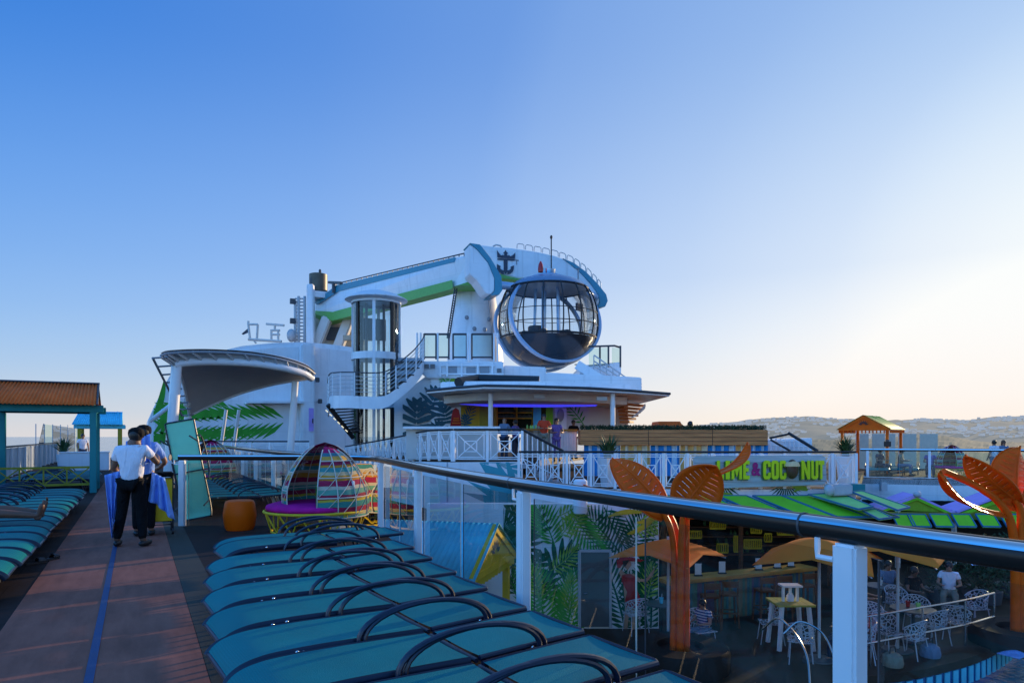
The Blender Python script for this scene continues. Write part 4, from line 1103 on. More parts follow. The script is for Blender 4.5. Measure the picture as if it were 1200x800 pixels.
def lattice(name, label, pts, h, bay, capm='dark', group=None, cat='railing', both=True):
    """white railing of framed X panels; pts are base points (x,y,z)"""
    t = thing(name, label, cat, pts[0], 0, group)
    L = plen(pts); n = max(1, round(L/bay)); Z = Vector((0, 0, 1))
    m = MB(); m.tube([p+Z*h for p in pts], .042, 8, flat=.8); m.build('cap_rail', capm, t, smooth=True)
    for i in range(n+1):
        p, d = along(pts, L*i/n*.9999); m = MB(); m.box(p+Z*(h/2-.02), (.085, .075, h-.04), math.atan2(d.y, d.x)); m.build('post', 'white_trim', t)
    for i in range(n):
        a, d = along(pts, L*i/n*.9999); b, d2 = along(pts, L*(i+1)/n*.9999); a = a+d*.05; b = b-d2*.05
        def q(u, v): return a.lerp(b, u)+Z*(.08+v*(h-.16))
        m = MB(); w = .028
        for (u0, v0, u1, v1) in ((0, 0, 1, 0), (0, 1, 1, 1), (0, .93, 1, .93), (.06, 0, .06, 1), (.94, 0, .94, 1), (.3, .28, .7, .28), (.3, .66, .7, .66), (.3, .28, .3, .66), (.7, .28, .7, .66),
                                 (.06, .03, .3, .28), (.94, .03, .7, .28), (.06, .93, .3, .66), (.94, .93, .7, .66), (.3, .28, .7, .66), (.3, .66, .7, .28), (.06, .07, .94, .07)):
            m.beam(q(u0, v0), q(u1, v1), w, w)
        m.build('lattice_panel', 'white_trim', t)
    return t
lattice('lattice_railing', 'distant white lattice railing below the green leaf mural', [Vector((P(228, 522, 34).x, P(228, 522, 34).y, .0)), Vector((P(362, 522, 33).x, P(362, 522, 33).y, .0))], 1.35, 1.1)

# ================================================================== antenna, flag mast, ladder tower, exhaust
t = thing('radar_mast', 'thin white radar mast with a small flag beyond the casing', 'mast', P(300, 402, 56))
m = MB()
m.tube([P(300, 402, 56), P(297, 398, 56)], .08, 6)
m.tube([P(291, 397.5, 56), P(330, 400, 56)], .12, 6)
for a, b in (((293, 397), (291, 380)), ((301, 399), (302, 380)), ((291, 380), (302, 380)), ((291, 376), (291, 380)), ((318, 399), (318, 386)), ((326, 399), (326, 388)), ((317, 392), (328, 392)), ((317, 387), (328, 387)), ((322, 387), (322, 382)), ((322, 382), (324, 379.5))): m.tube([P(*a, 56), P(*b, 56)], .09, 6)
m.build('frame', 'offwhite', t)
m = MB(); m.beam(P(312, 379.5, 56), P(333, 381.2, 56), .2, .16); m.build('radar_bar', 'offwhite', t)
MB().sheet([P(292.5, 383, 56), P(283, 391, 56.2), P(285, 392.3, 56.2), P(292.5, 389, 56)]).build('flag', 'navy', t)
t = thing('ladder_tower', 'white caged ladder tower and pillar left of the boom', 'tower', P(355, 402, 57))
m = MB()
for x in (346, 350, 357): m.tube([P(x, 404, 57), P(x, 347 if x > 346 else 352, 57)], .12, 6)
for k in range(14): m.tube([P(345.5, 350+4*k, 57), P(357.5, 350+4*k, 57.2)], .07, 5)
m.build('ladder', 'lightgrey', t)
m = MB(); m.prism([(-.32, 0), (.32, 0), (.26, 5.0), (-.26, 5.0)], P(363, 404, 56)+Vector((0, 0, 0)), (CA, -SA, 0), (0, 0, 1), -.6); m.build('pillar', 'white', t, bevel=.06)
for x, y in ((343, 353), (343, 376), (340.5, 392)):
    m = MB(); m.box(P(x, y, 56.8), (.42, .3, .42)); m.tube([P(x, y, 56.8), P(347, y+1, 56.9)], .07, 6); m.build('floodlight', 'darkgrey', t)
m = MB(); m.ell(P(341.5, 393, 56.5), (.38, .38, .55), 12, 8); m.build('dome', 'lightgrey', t, smooth=2)
t = thing('exhaust_pipe', 'dark exhaust drum above the white pillar', 'funnel', P(373, 345, 57))
m = MB(); m.lathe([(.75, 0), (.75, 2.1), (.6, 2.15), (.6, 1.7), (0, 1.7)], P(373, 351, 57.5), 20); m.build('drum', 'machine_dark' if 'machine_dark' in MATS else 'darkgrey', t, smooth=True)
m = MB(); m.tube([P(367, 352, 57), P(365, 326, 57)], .18, 8); m.tube([P(375, 322, 57.5), P(375, 318, 57.5)], .09, 6); m.ell(P(375, 318, 57.5), (.12, .12, .2), 8, 6); m.build('pipework', 'darkgrey', t)
MB().box(P(376, 347, 57.5), (1.6, 1.6, .5)).build('base', 'white', t)

# ================================================================== crane boom of the observation pod
boom = thing('crane_boom', 'long white boom with teal top edge and green underside carrying the glass pod', 'crane', P(540, 420, 46))
def bd(px): return 58 - (px-370)/182*13
away = Vector((.25, 3.2, 0))
def slab(pix, dep, off, name, m, parent, bev=0.0):
    a = [P(x, y, dep(x)) for x, y in pix]; k = len(a); v = a + [p+off for p in a]
    fs = [tuple(range(k)), tuple(range(k, 2*k))[::-1]] + [(i, k+i, k+(i+1) % k, (i+1) % k) for i in range(k)]
    return MB().add(v, fs).build(name, m, parent, bevel=bev)
slab([(370.5, 353), (394, 335), (553, 297), (556, 330), (530, 338), (390, 375), (370.5, 367)], bd, away, 'girder', 'white', boom, .08)
def strip_(pix, name, m, lift=.32):
    to = lambda x: bd(x)-lift
    slab(pix, to, Vector((0, .5, 0)), name, m, boom)
strip_([(369.5, 353), (394, 334.2), (534, 301), (533, 307), (397, 341), (373, 356)], 'teal_edge', 'boomteal')
strip_([(370, 364), (390, 365.5), (415, 358), (530, 328), (531, 338.4), (390, 375.6), (370, 367.5)], 'green_edge', 'boomgreen')
a_ = [P(x, y, bd(x)) for x, y in ((371, 367), (390, 375), (531, 338), (556, 331))]
m = MB(); m.add([p+Vector((0, 0, -.06)) for p in a_] + [p+away+Vector((0, 0, -.06)) for p in a_], [(0, 1, 5, 4), (1, 2, 6, 5), (2, 3, 7, 6)]); m.build('underside', 'boomgreen', boom)
m = MB()
pts = [P(x, 334.5-(x-394)*.237-2.0, bd(x)) for x in range(394, 552, 6)]
m.tube(pts, .05, 5)
for p in pts: m.tube([p, p-Vector((0, 0, .5))], .035, 4)
m.build('guard_rail', 'darkgrey', boom)
m = MB(); m.beam(P(386, 331, 56.5), P(400, 331.5, 55.4), .3, .2); m.tube([P(391, 331, 56), P(391, 343, 56)], .15, 6); m.build('lamp_bracket', 'darkgrey', boom)
m = MB()
for x0, x1 in ((372, 386), (398, 412)): m.beam(P(x0+12, 372, 57), P(x0-2, 408, 57), .8, .8)
m.build('hydraulic_ram', 'offwhite', boom, bevel=.1)
slab([(369, 410), (369, 362), (390, 368), (428, 360), (428, 410)], lambda x: 59, Vector((.2, 2.5, 0)), 'machine_base', 'machine', boom)
MB().box(P(391, 391, 58.6), (1.2, .4, 1.1), -YAW).build('hatch', 'darkgrey', boom)
MB().box(P(420, 396, 56), (2.4, .6, .4), -YAW).build('walkway_beam', 'machine', boom)
# tapered pedestal
pc = P(557, 400, 48)
m = MB(); m.lathe([(2.1, 4.6), (2.05, 6.0), (1.8, 9), (1.38, 11.7), (1.3, 12.0)], (pc.x, pc.y, 0), 36); m.build('pedestal', 'white', boom, smooth=True)
m = MB(); m.tube([P(524, 396, 45.4), P(533, 338, 45.6)], .05, 5); m.tube([P(526.5, 396, 45.4), P(535.5, 338, 45.6)], .05, 5); 
for k in range(20): m.tube([P(524+9*k/20, 396-58*k/20, 45.4), P(526.5+9*k/20, 396-58*k/20, 45.4)], .03, 4)
m.build('pedestal_ladder', 'darkgrey', boom)
for x, y in ((547, 372), (573, 374), (556, 385), (568, 386)): MB().ell(P(x, y, 45.9), (.16, .1, .16), 10, 6).build('pipe_stub', 'grey', boom, smooth=2)
# the fork: left cheek and right arm
def Z4(x, y): return (500+x/4, 270+y/4)
DL = lambda x: 43.2
slab([Z4(*q) for q in ((203, 64), (238, 88), (290, 152), (319, 222), (319, 280), (302, 300), (280, 294), (236, 232), (203, 205))], DL, Vector((.3, 1.5, 0)), 'fork_cheek', 'white', boom, .05)
slab([Z4(*q) for q in ((203, 59), (250, 66), (300, 130), (350, 215), (355, 280), (340, 301), (300, 305), (320, 282), (320, 222), (291, 150), (236, 86))], lambda x: 43.1, Vector((.3, 1.7, 0)), 'fork_trim', 'boomteal', boom)
DR = lambda x: 47.5
ARM = [(248, 68), (310, 76), (400, 83), (520, 101), (600, 119), (660, 140), (715, 190), (770, 248), (805, 300), (812, 335), (800, 352), (785, 300), (740, 272), (690, 250), (600, 228), (520, 226), (430, 224), (345, 204), (300, 130)]
slab([Z4(*q) for q in ARM], DR, Vector((.3, 1.8, 0)), 'fork_arm', 'white', boom, .05)
slab([Z4(*q) for q in ((640, 131), (690, 152), (745, 192), (802, 250), (842, 300), (849, 330), (837, 357), (803, 362), (812, 335), (806, 300), (770, 247), (714, 189))], lambda x: 47.4, Vector((.3, 2.0, 0)), 'arm_trim', 'boomteal', boom)
slab([Z4(*q) for q in ((345, 205), (430, 225), (520, 227), (520, 234), (430, 234), (340, 222))], lambda x: 47.45, Vector((.3, 1.9, 0)), 'arm_underside', 'boomgreen', boom)
slab([Z4(*q) for q in ((130, 262), (240, 226), (262, 262), (160, 256))], lambda x: 45.0, Vector((.3, 1.9, 0)), 'knuckle', 'boomgreen', boom)
hp = [(420, 85), (460, 90), (500, 97), (540, 104), (580, 113), (620, 124), (655, 136), (690, 152), (720, 172), (748, 194), (775, 222), (800, 247), (818, 268)]
for (x0, y0), (x1, y1) in zip(hp, hp[1:]):
    a, b = P(*Z4(x0, y0), 47.6), P(*Z4(x1, y1), 47.6); up = Vector((0, 0, .36)); dx = (b-a)
    MB().tube([a+dx*.08, a+dx*.1+up*.8, a+dx*.25+up, a+dx*.75+up, a+dx*.9+up*.8, a+dx*.92], .032, 5).build('safety_hoop', 'lightgrey', boom)
MB().tube([P(*Z4(310, 76), 47.6), P(*Z4(325, 68), 47.6), P(*Z4(345, 72), 47.6), P(*Z4(352, 82), 47.6)], .06, 5).build('safety_hoop', 'lightgrey', boom)
m = MB(); m.tube([P(*Z4(710, 262), 46.8), P(*Z4(709, 178), 46.8)], .05, 5); m.tube([P(*Z4(700, 180), 46.8), P(*Z4(720, 180), 46.8)], .06, 5)
m.tube([P(*Z4(421, 160), 46.9), P(*Z4(421, 136), 46.9)], .05, 5); m.tube([P(*Z4(412, 138), 46.9), P(*Z4(432, 142), 46.9)], .05, 5); m.build('sensor_mast', 'grey', boom)
# crowned anchor emblem on the arm
def E5(x, y): return (570+x/5, 280+y/5)
em = [
 [(61, 64), (72, 80), (82, 92), (92, 97), (90, 110), (64, 108)], [(170, 78), (160, 90), (150, 98), (138, 102), (140, 114), (168, 114)],
 [(112, 64), (119, 76), (128, 84), (120, 89), (124, 97), (134, 94), (142, 104), (141, 114), (86, 110), (88, 98), (96, 92), (104, 96), (106, 87), (97, 82), (106, 75)],
 [(64, 113.5), (168, 118), (168, 127), (64, 122)],
 [(101, 123), (124, 124), (124, 190), (113, 207), (101, 190)],
 [(62, 146), (84, 160), (80, 170), (88, 180), (102, 184), (102, 203), (112, 208), (88, 204), (66, 190), (61, 176)],
 [(162, 154), (140, 164), (144, 173), (136, 181), (123, 185), (123, 204), (112, 208), (140, 204), (156, 190), (160, 176)]]
m = MB()
for q in em: m.sheet([P(*E5(*c), 47.42) for c in q])
m.build('anchor_emblem', 'navy', boom)

# ================================================================== the observation pod
D = 45.0; pc = P(642, 378, D); S = D/F
pod = thing('observation_pod', 'round glass observation pod with grey hull hanging from the boom', 'gondola', pc)
up_ = lambda y: (378-y)*S
PR = [(0, 431), (10, 430.6), (25, 428), (40, 421.5), (50, 413), (57, 403), (60.5, 393), (62, 383), (62, 373), (60.5, 362), (57.5, 352), (53, 343), (46, 335), (36, 329.5), (20, 326), (0, 325.4)]
pr = [(r*S*.935, up_(y)) for r, y in PR]
sm = crom([(r, z, 0) for r, z in pr], 4); sm = [(p.x, p.y) for p in sm]
zt, zb = up_(340), up_(397)
lo = [q for q in sm if q[1] <= zb+.03]; hi = [q for q in sm if q[1] >= zt-.03]; mdl = [q for q in sm if zb-.12 <= q[1] <= zt+.12]
MB().lathe(lo, pc, 48).build('hull', 'podhull', pod, smooth=2)
MB().lathe(hi, pc, 48).build('roof', 'podroof', pod, smooth=2)
MB().lathe([(0, zt+.12), (2.6, zt+.02)], pc, 40).build('ceiling', 'white', pod)
MB().lathe([(r*.992, z) for r, z in mdl], pc, 48).build('glazing', 'podglass', pod, smooth=2)
for k in range(16):
    a = 2*PI*(k+.35)/16
    m = MB(); m.tube([pc+Vector((r*1.003*math.cos(a), r*1.003*math.sin(a), z)) for r, z in mdl], .05, 6); m.build('mullion', 'dark', pod, smooth=True)
m = MB()
for zz, w_ in ((zt+.02, .07), (zb+.02, .07), (up_(383), .03), (up_(369), .025)):
    r = min(mdl, key=lambda q: abs(q[1]-zz))[0]
    m.tube([pc+Vector((r*math.cos(2*PI*j/48), r*math.sin(2*PI*j/48), zz)) for j in range(48)], w_, 6, closed=True)
m.build('glazing_ring', 'dark', pod, smooth=True)
MB().lathe([(0, zb-.25), (2.8, zb-.25), (2.8, zb-.15), (0, zb-.15)], pc, 40).build('floor', 'darkgrey', pod)
m = MB(); m.lathe([(.55, zb-.15), (.55, zb+.85), (.0, zb+.85)], pc+Vector((-.6, .5, 0)), 14)
for a in range(6): m.box(pc+Vector((1.5*math.cos(a), 1.5*math.sin(a), zb+.25)), (.7, .4, .35), a)
m.build('benches', 'darkgrey', pod, bevel=.05)
m = MB()
for a in range(5): m.tube([pc+Vector((.9*math.cos(a*1.257), .9*math.sin(a*1.257), zb)), pc+Vector((.8*math.cos(a*1.257), .8*math.sin(a*1.257), zt+.4))], .10, 8)
m.build('inner_columns', 'podring', pod, smooth=True)
ax = cam2w(.42, -.88, .18).normalized(); u1 = ax.cross(Vector((0, 0, 1))).normalized(); u2 = u1.cross(ax)
for off, rr in ((1.15, 3.12), (-1.15, 3.12)):
    m = MB(); k = 72
    pts = []
    for j in range(k):
        a = 2*PI*j/k; q = u1*math.cos(a)*rr*1.02 + u2*math.sin(a)*rr*.90
        pts.append(pc+Vector((0, 0, -.05))+ax*off*(1+.1*0)+q)
    # flat hoop
    vs = []; fs = []
    for j, p in enumerate(pts):
        rdir = (p-(pc+ax*off)).normalized()
        for a_o, r_o in ((-.13, 0), (.13, 0), (.13, .18), (-.13, .18)): vs.append(p+ax*a_o+rdir*r_o)
    for j in range(k):
        j2 = (j+1) % k
        for c in range(4): fs.append((j*4+c, j*4+(c+1) % 4, j2*4+(c+1) % 4, j2*4+c))
    m.add(vs, fs).build('hoop', 'podring', pod, smooth=True)
m = MB(); m.lathe([(0, up_(316)), (.46, up_(316)), (.46, up_(327)), (.5, up_(328))], pc+Vector((.05, 0, 0)), 20); m.build('top_drum', 'steel', pod, smooth=True)
m = MB(); m.tube([P(646, 326, D), P(646, 277, D)], .045, 6); m.ell(P(646, 278, D), (.09, .09, .14), 8, 6); m.build('mast', 'dark', pod)
m = MB(); m.lathe([(.16, 0), (.18, .2), (.14, .5), (.05, .7), (0, .72)], P(633.5, 319, 44.2), 10); m.build('red_beacon', 'redlamp', pod, smooth=True)
m = MB(); m.tube([P(586, 334, 44), P(603, 336, 44.2)], .26, 10); m.tube([P(683, 341, 45.5), P(697, 348, 47.4)], .28, 10); m.build('pivot', 'podring', pod, smooth=True)
MB().box(P(679, 360, 45.4), (.7, .1, .5), .3).build('screen', 'navy', pod)

# ================================================================== lift tower
D = 38.0; tc_ = P(441, 400, D); zz = lambda y, d=D: EYE + (511-y)/F*d
tw = thing('lift_tower', 'round glass lift tower with flat conical roof', 'lift tower', (tc_.x, tc_.y, .8))
c0 = Vector((tc_.x, tc_.y, 0)); r = 1.30
MB().lathe([(0, zz(340.5)), (.5, zz(341.2)), (1.1, zz(345)), (1.72, zz(351.5)), (1.72, zz(352.5)), (1.3, zz(354.5)), (0, zz(354.5))], c0, 40).build('roof', 'white', tw, smooth=True)
for y0, y1, nm in ((355, 415, 'upper'), (422, 473, 'mid'), (477, 530, 'low')):
    g = MB(); g.lathe([(r-.03, zz(y1)), (r-.03, zz(y0))], c0, 40); g.build('glazing', 'towerglass', tw, smooth=2)
    for k in range(8):
        a = 2*PI*k/8 - YAW - PI/2 + .1
        m = MB(); m.box(c0+Vector((r*math.cos(a), r*math.sin(a), (zz(y0)+zz(y1))/2)), (.10, .16, zz(y0)-zz(y1)), a); m.build('mullion', 'white_trim' if k % 2 == 0 else 'dark', tw)
for ya, yb in ((354.5, 357), (414.5, 422.5), (472, 478)): MB().lathe([(r-.02, zz(yb)), (r+.07, zz(yb)), (r+.07, zz(ya)), (r-.02, zz(ya))], c0, 40).build('floor_band', 'white', tw, smooth=True)
m = MB(); m.box(c0+Vector((.0, .35, zz(385))), (1.3, .12, 1.2)); m.tube([c0+Vector((-.5, .2, 1)), c0+Vector((-.5, .2, 9))], .08, 6); m.tube([c0+Vector((.5, .2, 1)), c0+Vector((.5, .2, 9))], .08, 6); m.build('lift_gear', 'darkgrey', tw)

# ================================================================== spiral stair round the lift
st = thing('spiral_stair', 'curved white staircase with railing sweeping round the lift tower', 'staircase', P(400, 528, 36))
fl = crom([P(384, 474, 36.5), P(386, 464.5, 35.4), P(394, 463, 34.5), P(410, 463, 34), P(440, 464, 33.8), P(455, 461, 33.8), P(470, 450, 33.9), P(485, 437, 34.3), (P(495, 424, 35)), P(497, 418, 35.6)], 5)
m = MB(); k = len(fl)
def inner_off(i):
    d = (fl[min(i+1, k-1)]-fl[max(i-1, 0)]); d.z = 0; d.normalize(); return Vector((-d.y, d.x, 0))
m.grid(lambda u, v: fl[round(u*(k-1))]+Vector((0, 0, -.02-.62*v)), k-1, 1); m.build('outer_stringer', 'white', st, smooth=True, solid=.05)
m = MB(); m.grid(lambda u, v: fl[round(u*(k-1))]+inner_off(round(u*(k-1)))*(.02+1.35*v)+Vector((0, 0, -.05)), k-1, 1); m.build('landing', 'grey', st)
for hh, rr_ in ((1.15, .035), (.95, .018), (.76, .018), (.57, .018), (.38, .018), (.19, .018)):
    m = MB(); m.tube([p+Vector((0, 0, hh)) for p in fl], rr_, 6); m.build('top_rail' if hh > 1 else 'rail_bar', 'darkgrey' if hh > 1 else 'lightgrey', st, smooth=True)
for i in range(0, k, 4):
    m = MB(); m.tube([fl[i], fl[i]+Vector((0, 0, 1.15))], .035, 6); m.build('baluster', 'white_trim', st)
m = MB()
fl2 = [fl[i]+inner_off(i)*1.35 for i in range(22, k)]
m.tube([p+Vector((0, 0, 1.2)) for p in fl2], .035, 6)
for hh in (.9, .6, .3): m.tube([p+Vector((0, 0, hh)) for p in fl2], .018, 5)
for p in fl2[::5]: m.tube([p, p+Vector((0, 0, 1.2))], .03, 5)
m.build('inner_railing', 'darkgrey', st)
for i in range(11):
    a, b = P(386+2.6*i, 473+3.4*i, 35.5+.12*i), P(414+.5*i, 472+3.2*i, 36.3)
    m = MB(); m.beam(a, b, .42, .07); m.build('tread', 'darkgrey', st)
m = MB(); m.tube([P(384+3*i, 474+3.9*i, 35.2+.12*i) for i in range(11)], .12, 6); m.build('lower_stringer', 'dark', st)
for i in range(6):
    m = MB(); m.box(P(383+4.6*i, 481.5+4.6*i, 35.2), (.15, .04, .045), -.3, M=Matrix.Rotation(.75, 3, 'Y')); m.build('step_light', 'stairlight', st)
for i in range(22, k-4, 3):
    m = MB(); m.beam(fl[i]+Vector((0, 0, .02)), fl[i]+inner_off(i)*1.3+Vector((0, 0, .02)), .3, .06); m.build('tread', 'dark', st)

# ================================================================== deckhouse behind the bar with its platform
dh = thing('deckhouse', 'white deckhouse with glass fenced platform below the pod', 'deckhouse', P(560, 528, 36))
def quadslab(pix, d0, d1, name, m, parent, bev=0.0):
    """a block whose front is sighted at d0 and whose back lies d1-d0 behind along the line of sight's ground direction"""
    off = cam2w(0, d1-d0, 0)
    return slab(pix, (lambda x: d0), off, name, m, parent, bev)
quadslab([(492, 423), (590, 423), (590, 443), (500, 443), (492, 436)], 36, 46, 'platform', 'white', dh, .05)
quadslab([(590, 428), (640, 430), (640, 462), (590, 462)], 37, 46, 'pedestal_house', 'white', dh, .05)
quadslab([(462, 468), (500, 440), (505, 440), (505, 532), (462, 532)], 36.4, 44, 'stair_wall', 'white', dh)
quadslab([(505, 440), (552, 440), (562, 470), (562, 532), (505, 532)], 36.2, 44, 'mural_wall', 'white', dh)
n0 = cam2w(0, 36.2, 0); u_ = Vector((CA, -SA, 0))
def uvD(x, y, d=36.2): return ((x-600)/F*d, EYE+(511-y)/F*d)
pol = []
for x, y, a, r_ in ((488, 496, 88, 1.5), (506, 474, 70, 1.1), (522, 488, 100, .85), (512, 508, 75, .8)): pol += monstera(uvD(x, y), R(a), r_)
wall_o = cam2w(0, 36.2, 0)
paint('monstera_mural', pol, 'p_tealdk', dh, wall_o, u_, (0, 0, 1), .03, (*uvD(472, 524), *uvD(560, 442)))
pol = []
for x, y, a, l_ in ((520, 462, 70, 1.8), (515, 470, 40, 1.9), (535, 462, 120, 1.3)): pol += frond(uvD(x, y), R(a), l_, .6, 9)
paint('palm_mural', pol, 'p_green', dh, wall_o, u_, (0, 0, 1), .036, (*uvD(500, 500), *uvD(552, 441)))
pol = []
for x, y, a, l_ in ((528, 452, 45, 1.0), (531, 456, 15, 1.0)): pol += blade(uvD(x, y), R(a), l_, .45)
paint('lime_mural', pol, 'p_greenlt', dh, wall_o, u_, (0, 0, 1), .042, (*uvD(500, 500), *uvD(552, 441)))
m = MB()
for x in (516, 524, 541, 560, 577): m.box(P(x, 433, 35.9), (.10, .12, .75), -YAW)
m.beam(P(514, 428, 35.9), P(580, 428, 35.9), .1, .08); m.beam(P(514, 438, 35.9), P(590, 438.5, 35.9), .1, .08); m.build('platform_frames', 'white_trim', dh)
m = MB()
for x, y in ((530, 433), (552, 434), (568, 433)): m.box(P(x, y, 36), (.5, .1, .35), -YAW)
m.build('platform_fittings', 'grey', dh)
for i, (x0, x1) in enumerate(((497, 511), (513, 526), (531, 547), (553, 577))):
    f = MB()
    for x in (x0, x1): f.tube([P(x, 421, 36.1), P(x, 391, 36.1)], .05, 6)
    f.tube([P(x0, 391.5, 36.1), P(x1, 391.5, 36.1)], .06, 6); f.tube([P(x0, 418.5, 36.1), P(x1, 418.5, 36.1)], .05, 6)
    fo = f.build('screen_frame', 'darkgrey', dh)
    MB().sheet([P(x0, 418, 36.1), P(x1, 418, 36.1), P(x1, 392, 36.1), P(x0, 392, 36.1)]).build('screen_pane', 'screenglass', fo)
m = MB()
for x in (489, 493, 513, 548, 551, 579, 583): m.tube([P(x, 423, 36), P(x, 390, 36)], .055, 6)
m.build('platform_posts', 'white_trim', dh)
# upper right platform and stairs
quadslab([(680, 428), (728, 424), (728, 440), (680, 443)], 40, 47, 'side_platform', 'white', dh, .05)
quadslab([(640, 436), (752, 442), (752, 458), (640, 458)], 37, 46, 'roof_block', 'white', dh, .05)
m = MB()
for x in (703, 713, 727): m.tube([P(x, 430, 40), P(x, 405, 40)], .06, 6)
m.tube([P(690, 406, 40), P(720, 405, 40), P(727, 407, 40.4)], .06, 6); m.build('platform_railing', 'darkgrey', dh)
MB().sheet([P(690, 429, 40), P(713, 428, 40), P(713, 407, 40), P(690, 408, 40)]).build('platform_pane', 'screenglass', dh)
MB().sheet([P(717, 428, 40), P(727, 428, 40.4), P(727, 408, 40.4), P(717, 407, 40)]).build('platform_pane', 'screenglass', dh)
sr = thing('side_stair', 'straight stair with thin rails descending right of the pod', 'staircase', P(740, 455, 38))
m = MB(); m.beam(P(676, 427, 38), P(716, 452, 38), .16, .5); m.build('stringer', 'white', sr)
m = MB()
for i in range(9): m.beam(P(677+4.6*i, 427+2.9*i, 38), P(681+4.6*i, 427+2.9*i, 40), .35, .06)
m.build('treads', 'darkgrey', sr)
m = MB()
for dy in (0, 7, 13): m.tube([P(696, 416+dy, 38), P(743, 449+dy*.55, 38), P(752, 450+dy*.5, 38)], .04, 5)
for i in range(8): m.tube([P(696+7.4*i, 416+5.0*i*(1 if i < 7 else .97), 38), P(696+7.4*i, 434+3.2*i, 38)], .035, 5)
m.build('handrails', 'lightgrey', sr)
ss = thing('open_stair', 'short open stair with brown treads under the right end of the bar canopy', 'staircase', P(742, 497, 33))
for i in range(6):
    m = MB(); m.beam(P(726+1.2*i, 473+4.2*i, 33), P(753-3.2*i, 475.5+3.8*i, 33.6), .5, .1); m.build('tread', 'wood', ss)
m = MB(); m.grid(lambda u, v: P(756-26*u**1.3, 472+24*u+6*v*(1-u), 33.2), 10, 1); m.build('stringer', 'white', ss, solid=.05)

# ================================================================== terrace bar
bar = thing('terrace_bar', 'white terrace bar with wide flat canopy and violet lit soffit', 'bar', P(640, 530, 30))
def planslab(front, dback, th, name, m, bev=0.03):
    a = [P(x, y, d) for x, y, d in front]; b = [P(x, y, d)+cam2w(0, dback, 0) for x, y, d in front[::-1]]
    top = a+b; z = [p.z for p in top]; k = len(top)
    vs = top+[p-Vector((0, 0, th)) for p in top]
    return MB().add(vs, [tuple(range(k)), tuple(range(k, 2*k))[::-1]]+[(i, (i+1) % k, k+(i+1) % k, k+i) for i in range(k)]).build(name, m, bar, bevel=bev)
planslab([(500, 458, 28), (535, 454.5, 26.6), (567, 452, 26), (620, 452.8, 26), (690, 455, 26.6), (740, 458, 27.5), (785, 461.5, 29)], 8, .10, 'canopy', 'white', .02)
m = MB(); m.tube([P(500, 457.6, 28), P(535, 454, 26.6), P(567, 451.6, 26), P(620, 452.4, 26), P(690, 454.6, 26.6), P(740, 457.6, 27.5), P(785, 461.2, 29)], .06, 6); m.build('canopy_edge', 'darkgrey', bar)
planslab([(520, 463.5, 29), (560, 459.5, 28), (600, 458.8, 28), (680, 461, 28.4), (735, 465, 29.2)], 4, .34, 'soffit_beam', 'offwhite', .02)
planslab([(516, 447.5, 31), (545, 446.5, 30), (640, 446.5, 30), (740, 450, 31)], 6, .36, 'upper_fascia', 'white', .05)
m = MB(); m.tube([P(537, 447.8, 30), P(560, 444, 31.4), P(632, 446, 31.2)], .22, 8); m.build('rolled_awning', 'dark', bar)
MB().add([P(540, 470.5, 29.4), P(575, 467, 28.6), P(640, 467.5, 28.6), P(700, 470, 29.2), P(697, 474.5, 33), P(640, 474.5, 33), P(575, 474, 33), P(550, 473.5, 33)], [(0, 1, 6, 7), (1, 2, 5, 6), (2, 3, 4, 5)]).build('lit_soffit', 'bluelit', bar)
for x in (575, 718):
    m = MB(); m.tube([Vector((P(x, 500, 27.6).x, P(x, 500, 27.6).y, .75)), P(x, 461, 27.6)], .10, 10); m.build('canopy_post', 'white_trim', bar, smooth=True)
quad_b = slab([(538, 473.5), (575, 467.5), (640, 467.8), (704, 471), (698, 476), (640, 477), (575, 476.5)], lambda x: 29.25, cam2w(0, .06, 0), 'lit_band', 'bluelit', bar)
for x, y in ((632, 464.5), (705, 467)): MB().box(P(x, y, 27.6), (.42, .2, .16), -YAW).build('speaker', 'lightgrey', bar)
def wallD(x0, y0, x1, y1, d, name, m, th=.12, bev=0):
    return quadslab([(x0, y1), (x1, y1), (x1, y0), (x0, y0)], d, d+th, name, m, bar, bev)
wallD(540, 470, 562, 506, 33.4, 'yellow_wall', 'p_yellow'); wallD(562, 470, 575, 506, 33.4, 'lime_wall', 'yellowdull')
pol = []
o33 = cam2w(0, 33.4, 0)
def uv33(x, y): return ((x-600)/F*33.4, EYE+(511-y)/F*33.4)
pol += frond(uv33(544, 498), R(58), 1.25, .5, 8) + monstera(uv33(545, 495), R(90), .45)
paint('yellow_wall_mural', pol, 'p_tealdk', bar, o33, u_, (0, 0, 1), .02, (*uv33(540, 506), *uv33(558, 471)))
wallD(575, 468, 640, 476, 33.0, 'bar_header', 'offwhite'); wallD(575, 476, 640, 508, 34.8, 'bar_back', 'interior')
m = MB()
for y in (483.5, 490): m.beam(P(582, y, 34.5), P(624, y, 34.5), .3, .05)
for x in (581, 604, 625): m.beam(P(x, 506, 34.5), P(x, 477, 34.5), .08, .3)
m.build('back_shelf', 'woodtop', bar)
rs = random.Random(4)
m = MB()
for y in (483.2, 489.7):
    for i in range(26):
        c = P(583+1.6*i, y, 34.45); h = rs.uniform(.16, .27); m.lathe([(.035, 0), (.035, h*.65), (.014, h*.8), (.014, h), (0, h)], c, 6)
b = m.build('bottle_rows', 'navy', bar)
b['kind'] = 'stuff'
wallD(625, 476, 634, 506, 33.6, 'blue_door', 'roofblue'); wallD(640, 471, 648, 506, 33.4, 'lime_wall', 'lime')
wallD(648, 472, 690, 508, 33.6, 'side_wall', 'offwhite'); wallD(690, 471, 736, 500, 33.8, 'end_wall', 'offwhite')
d_ = wallD(650, 478, 664, 506, 33.5, 'service_door', 'white', .06)
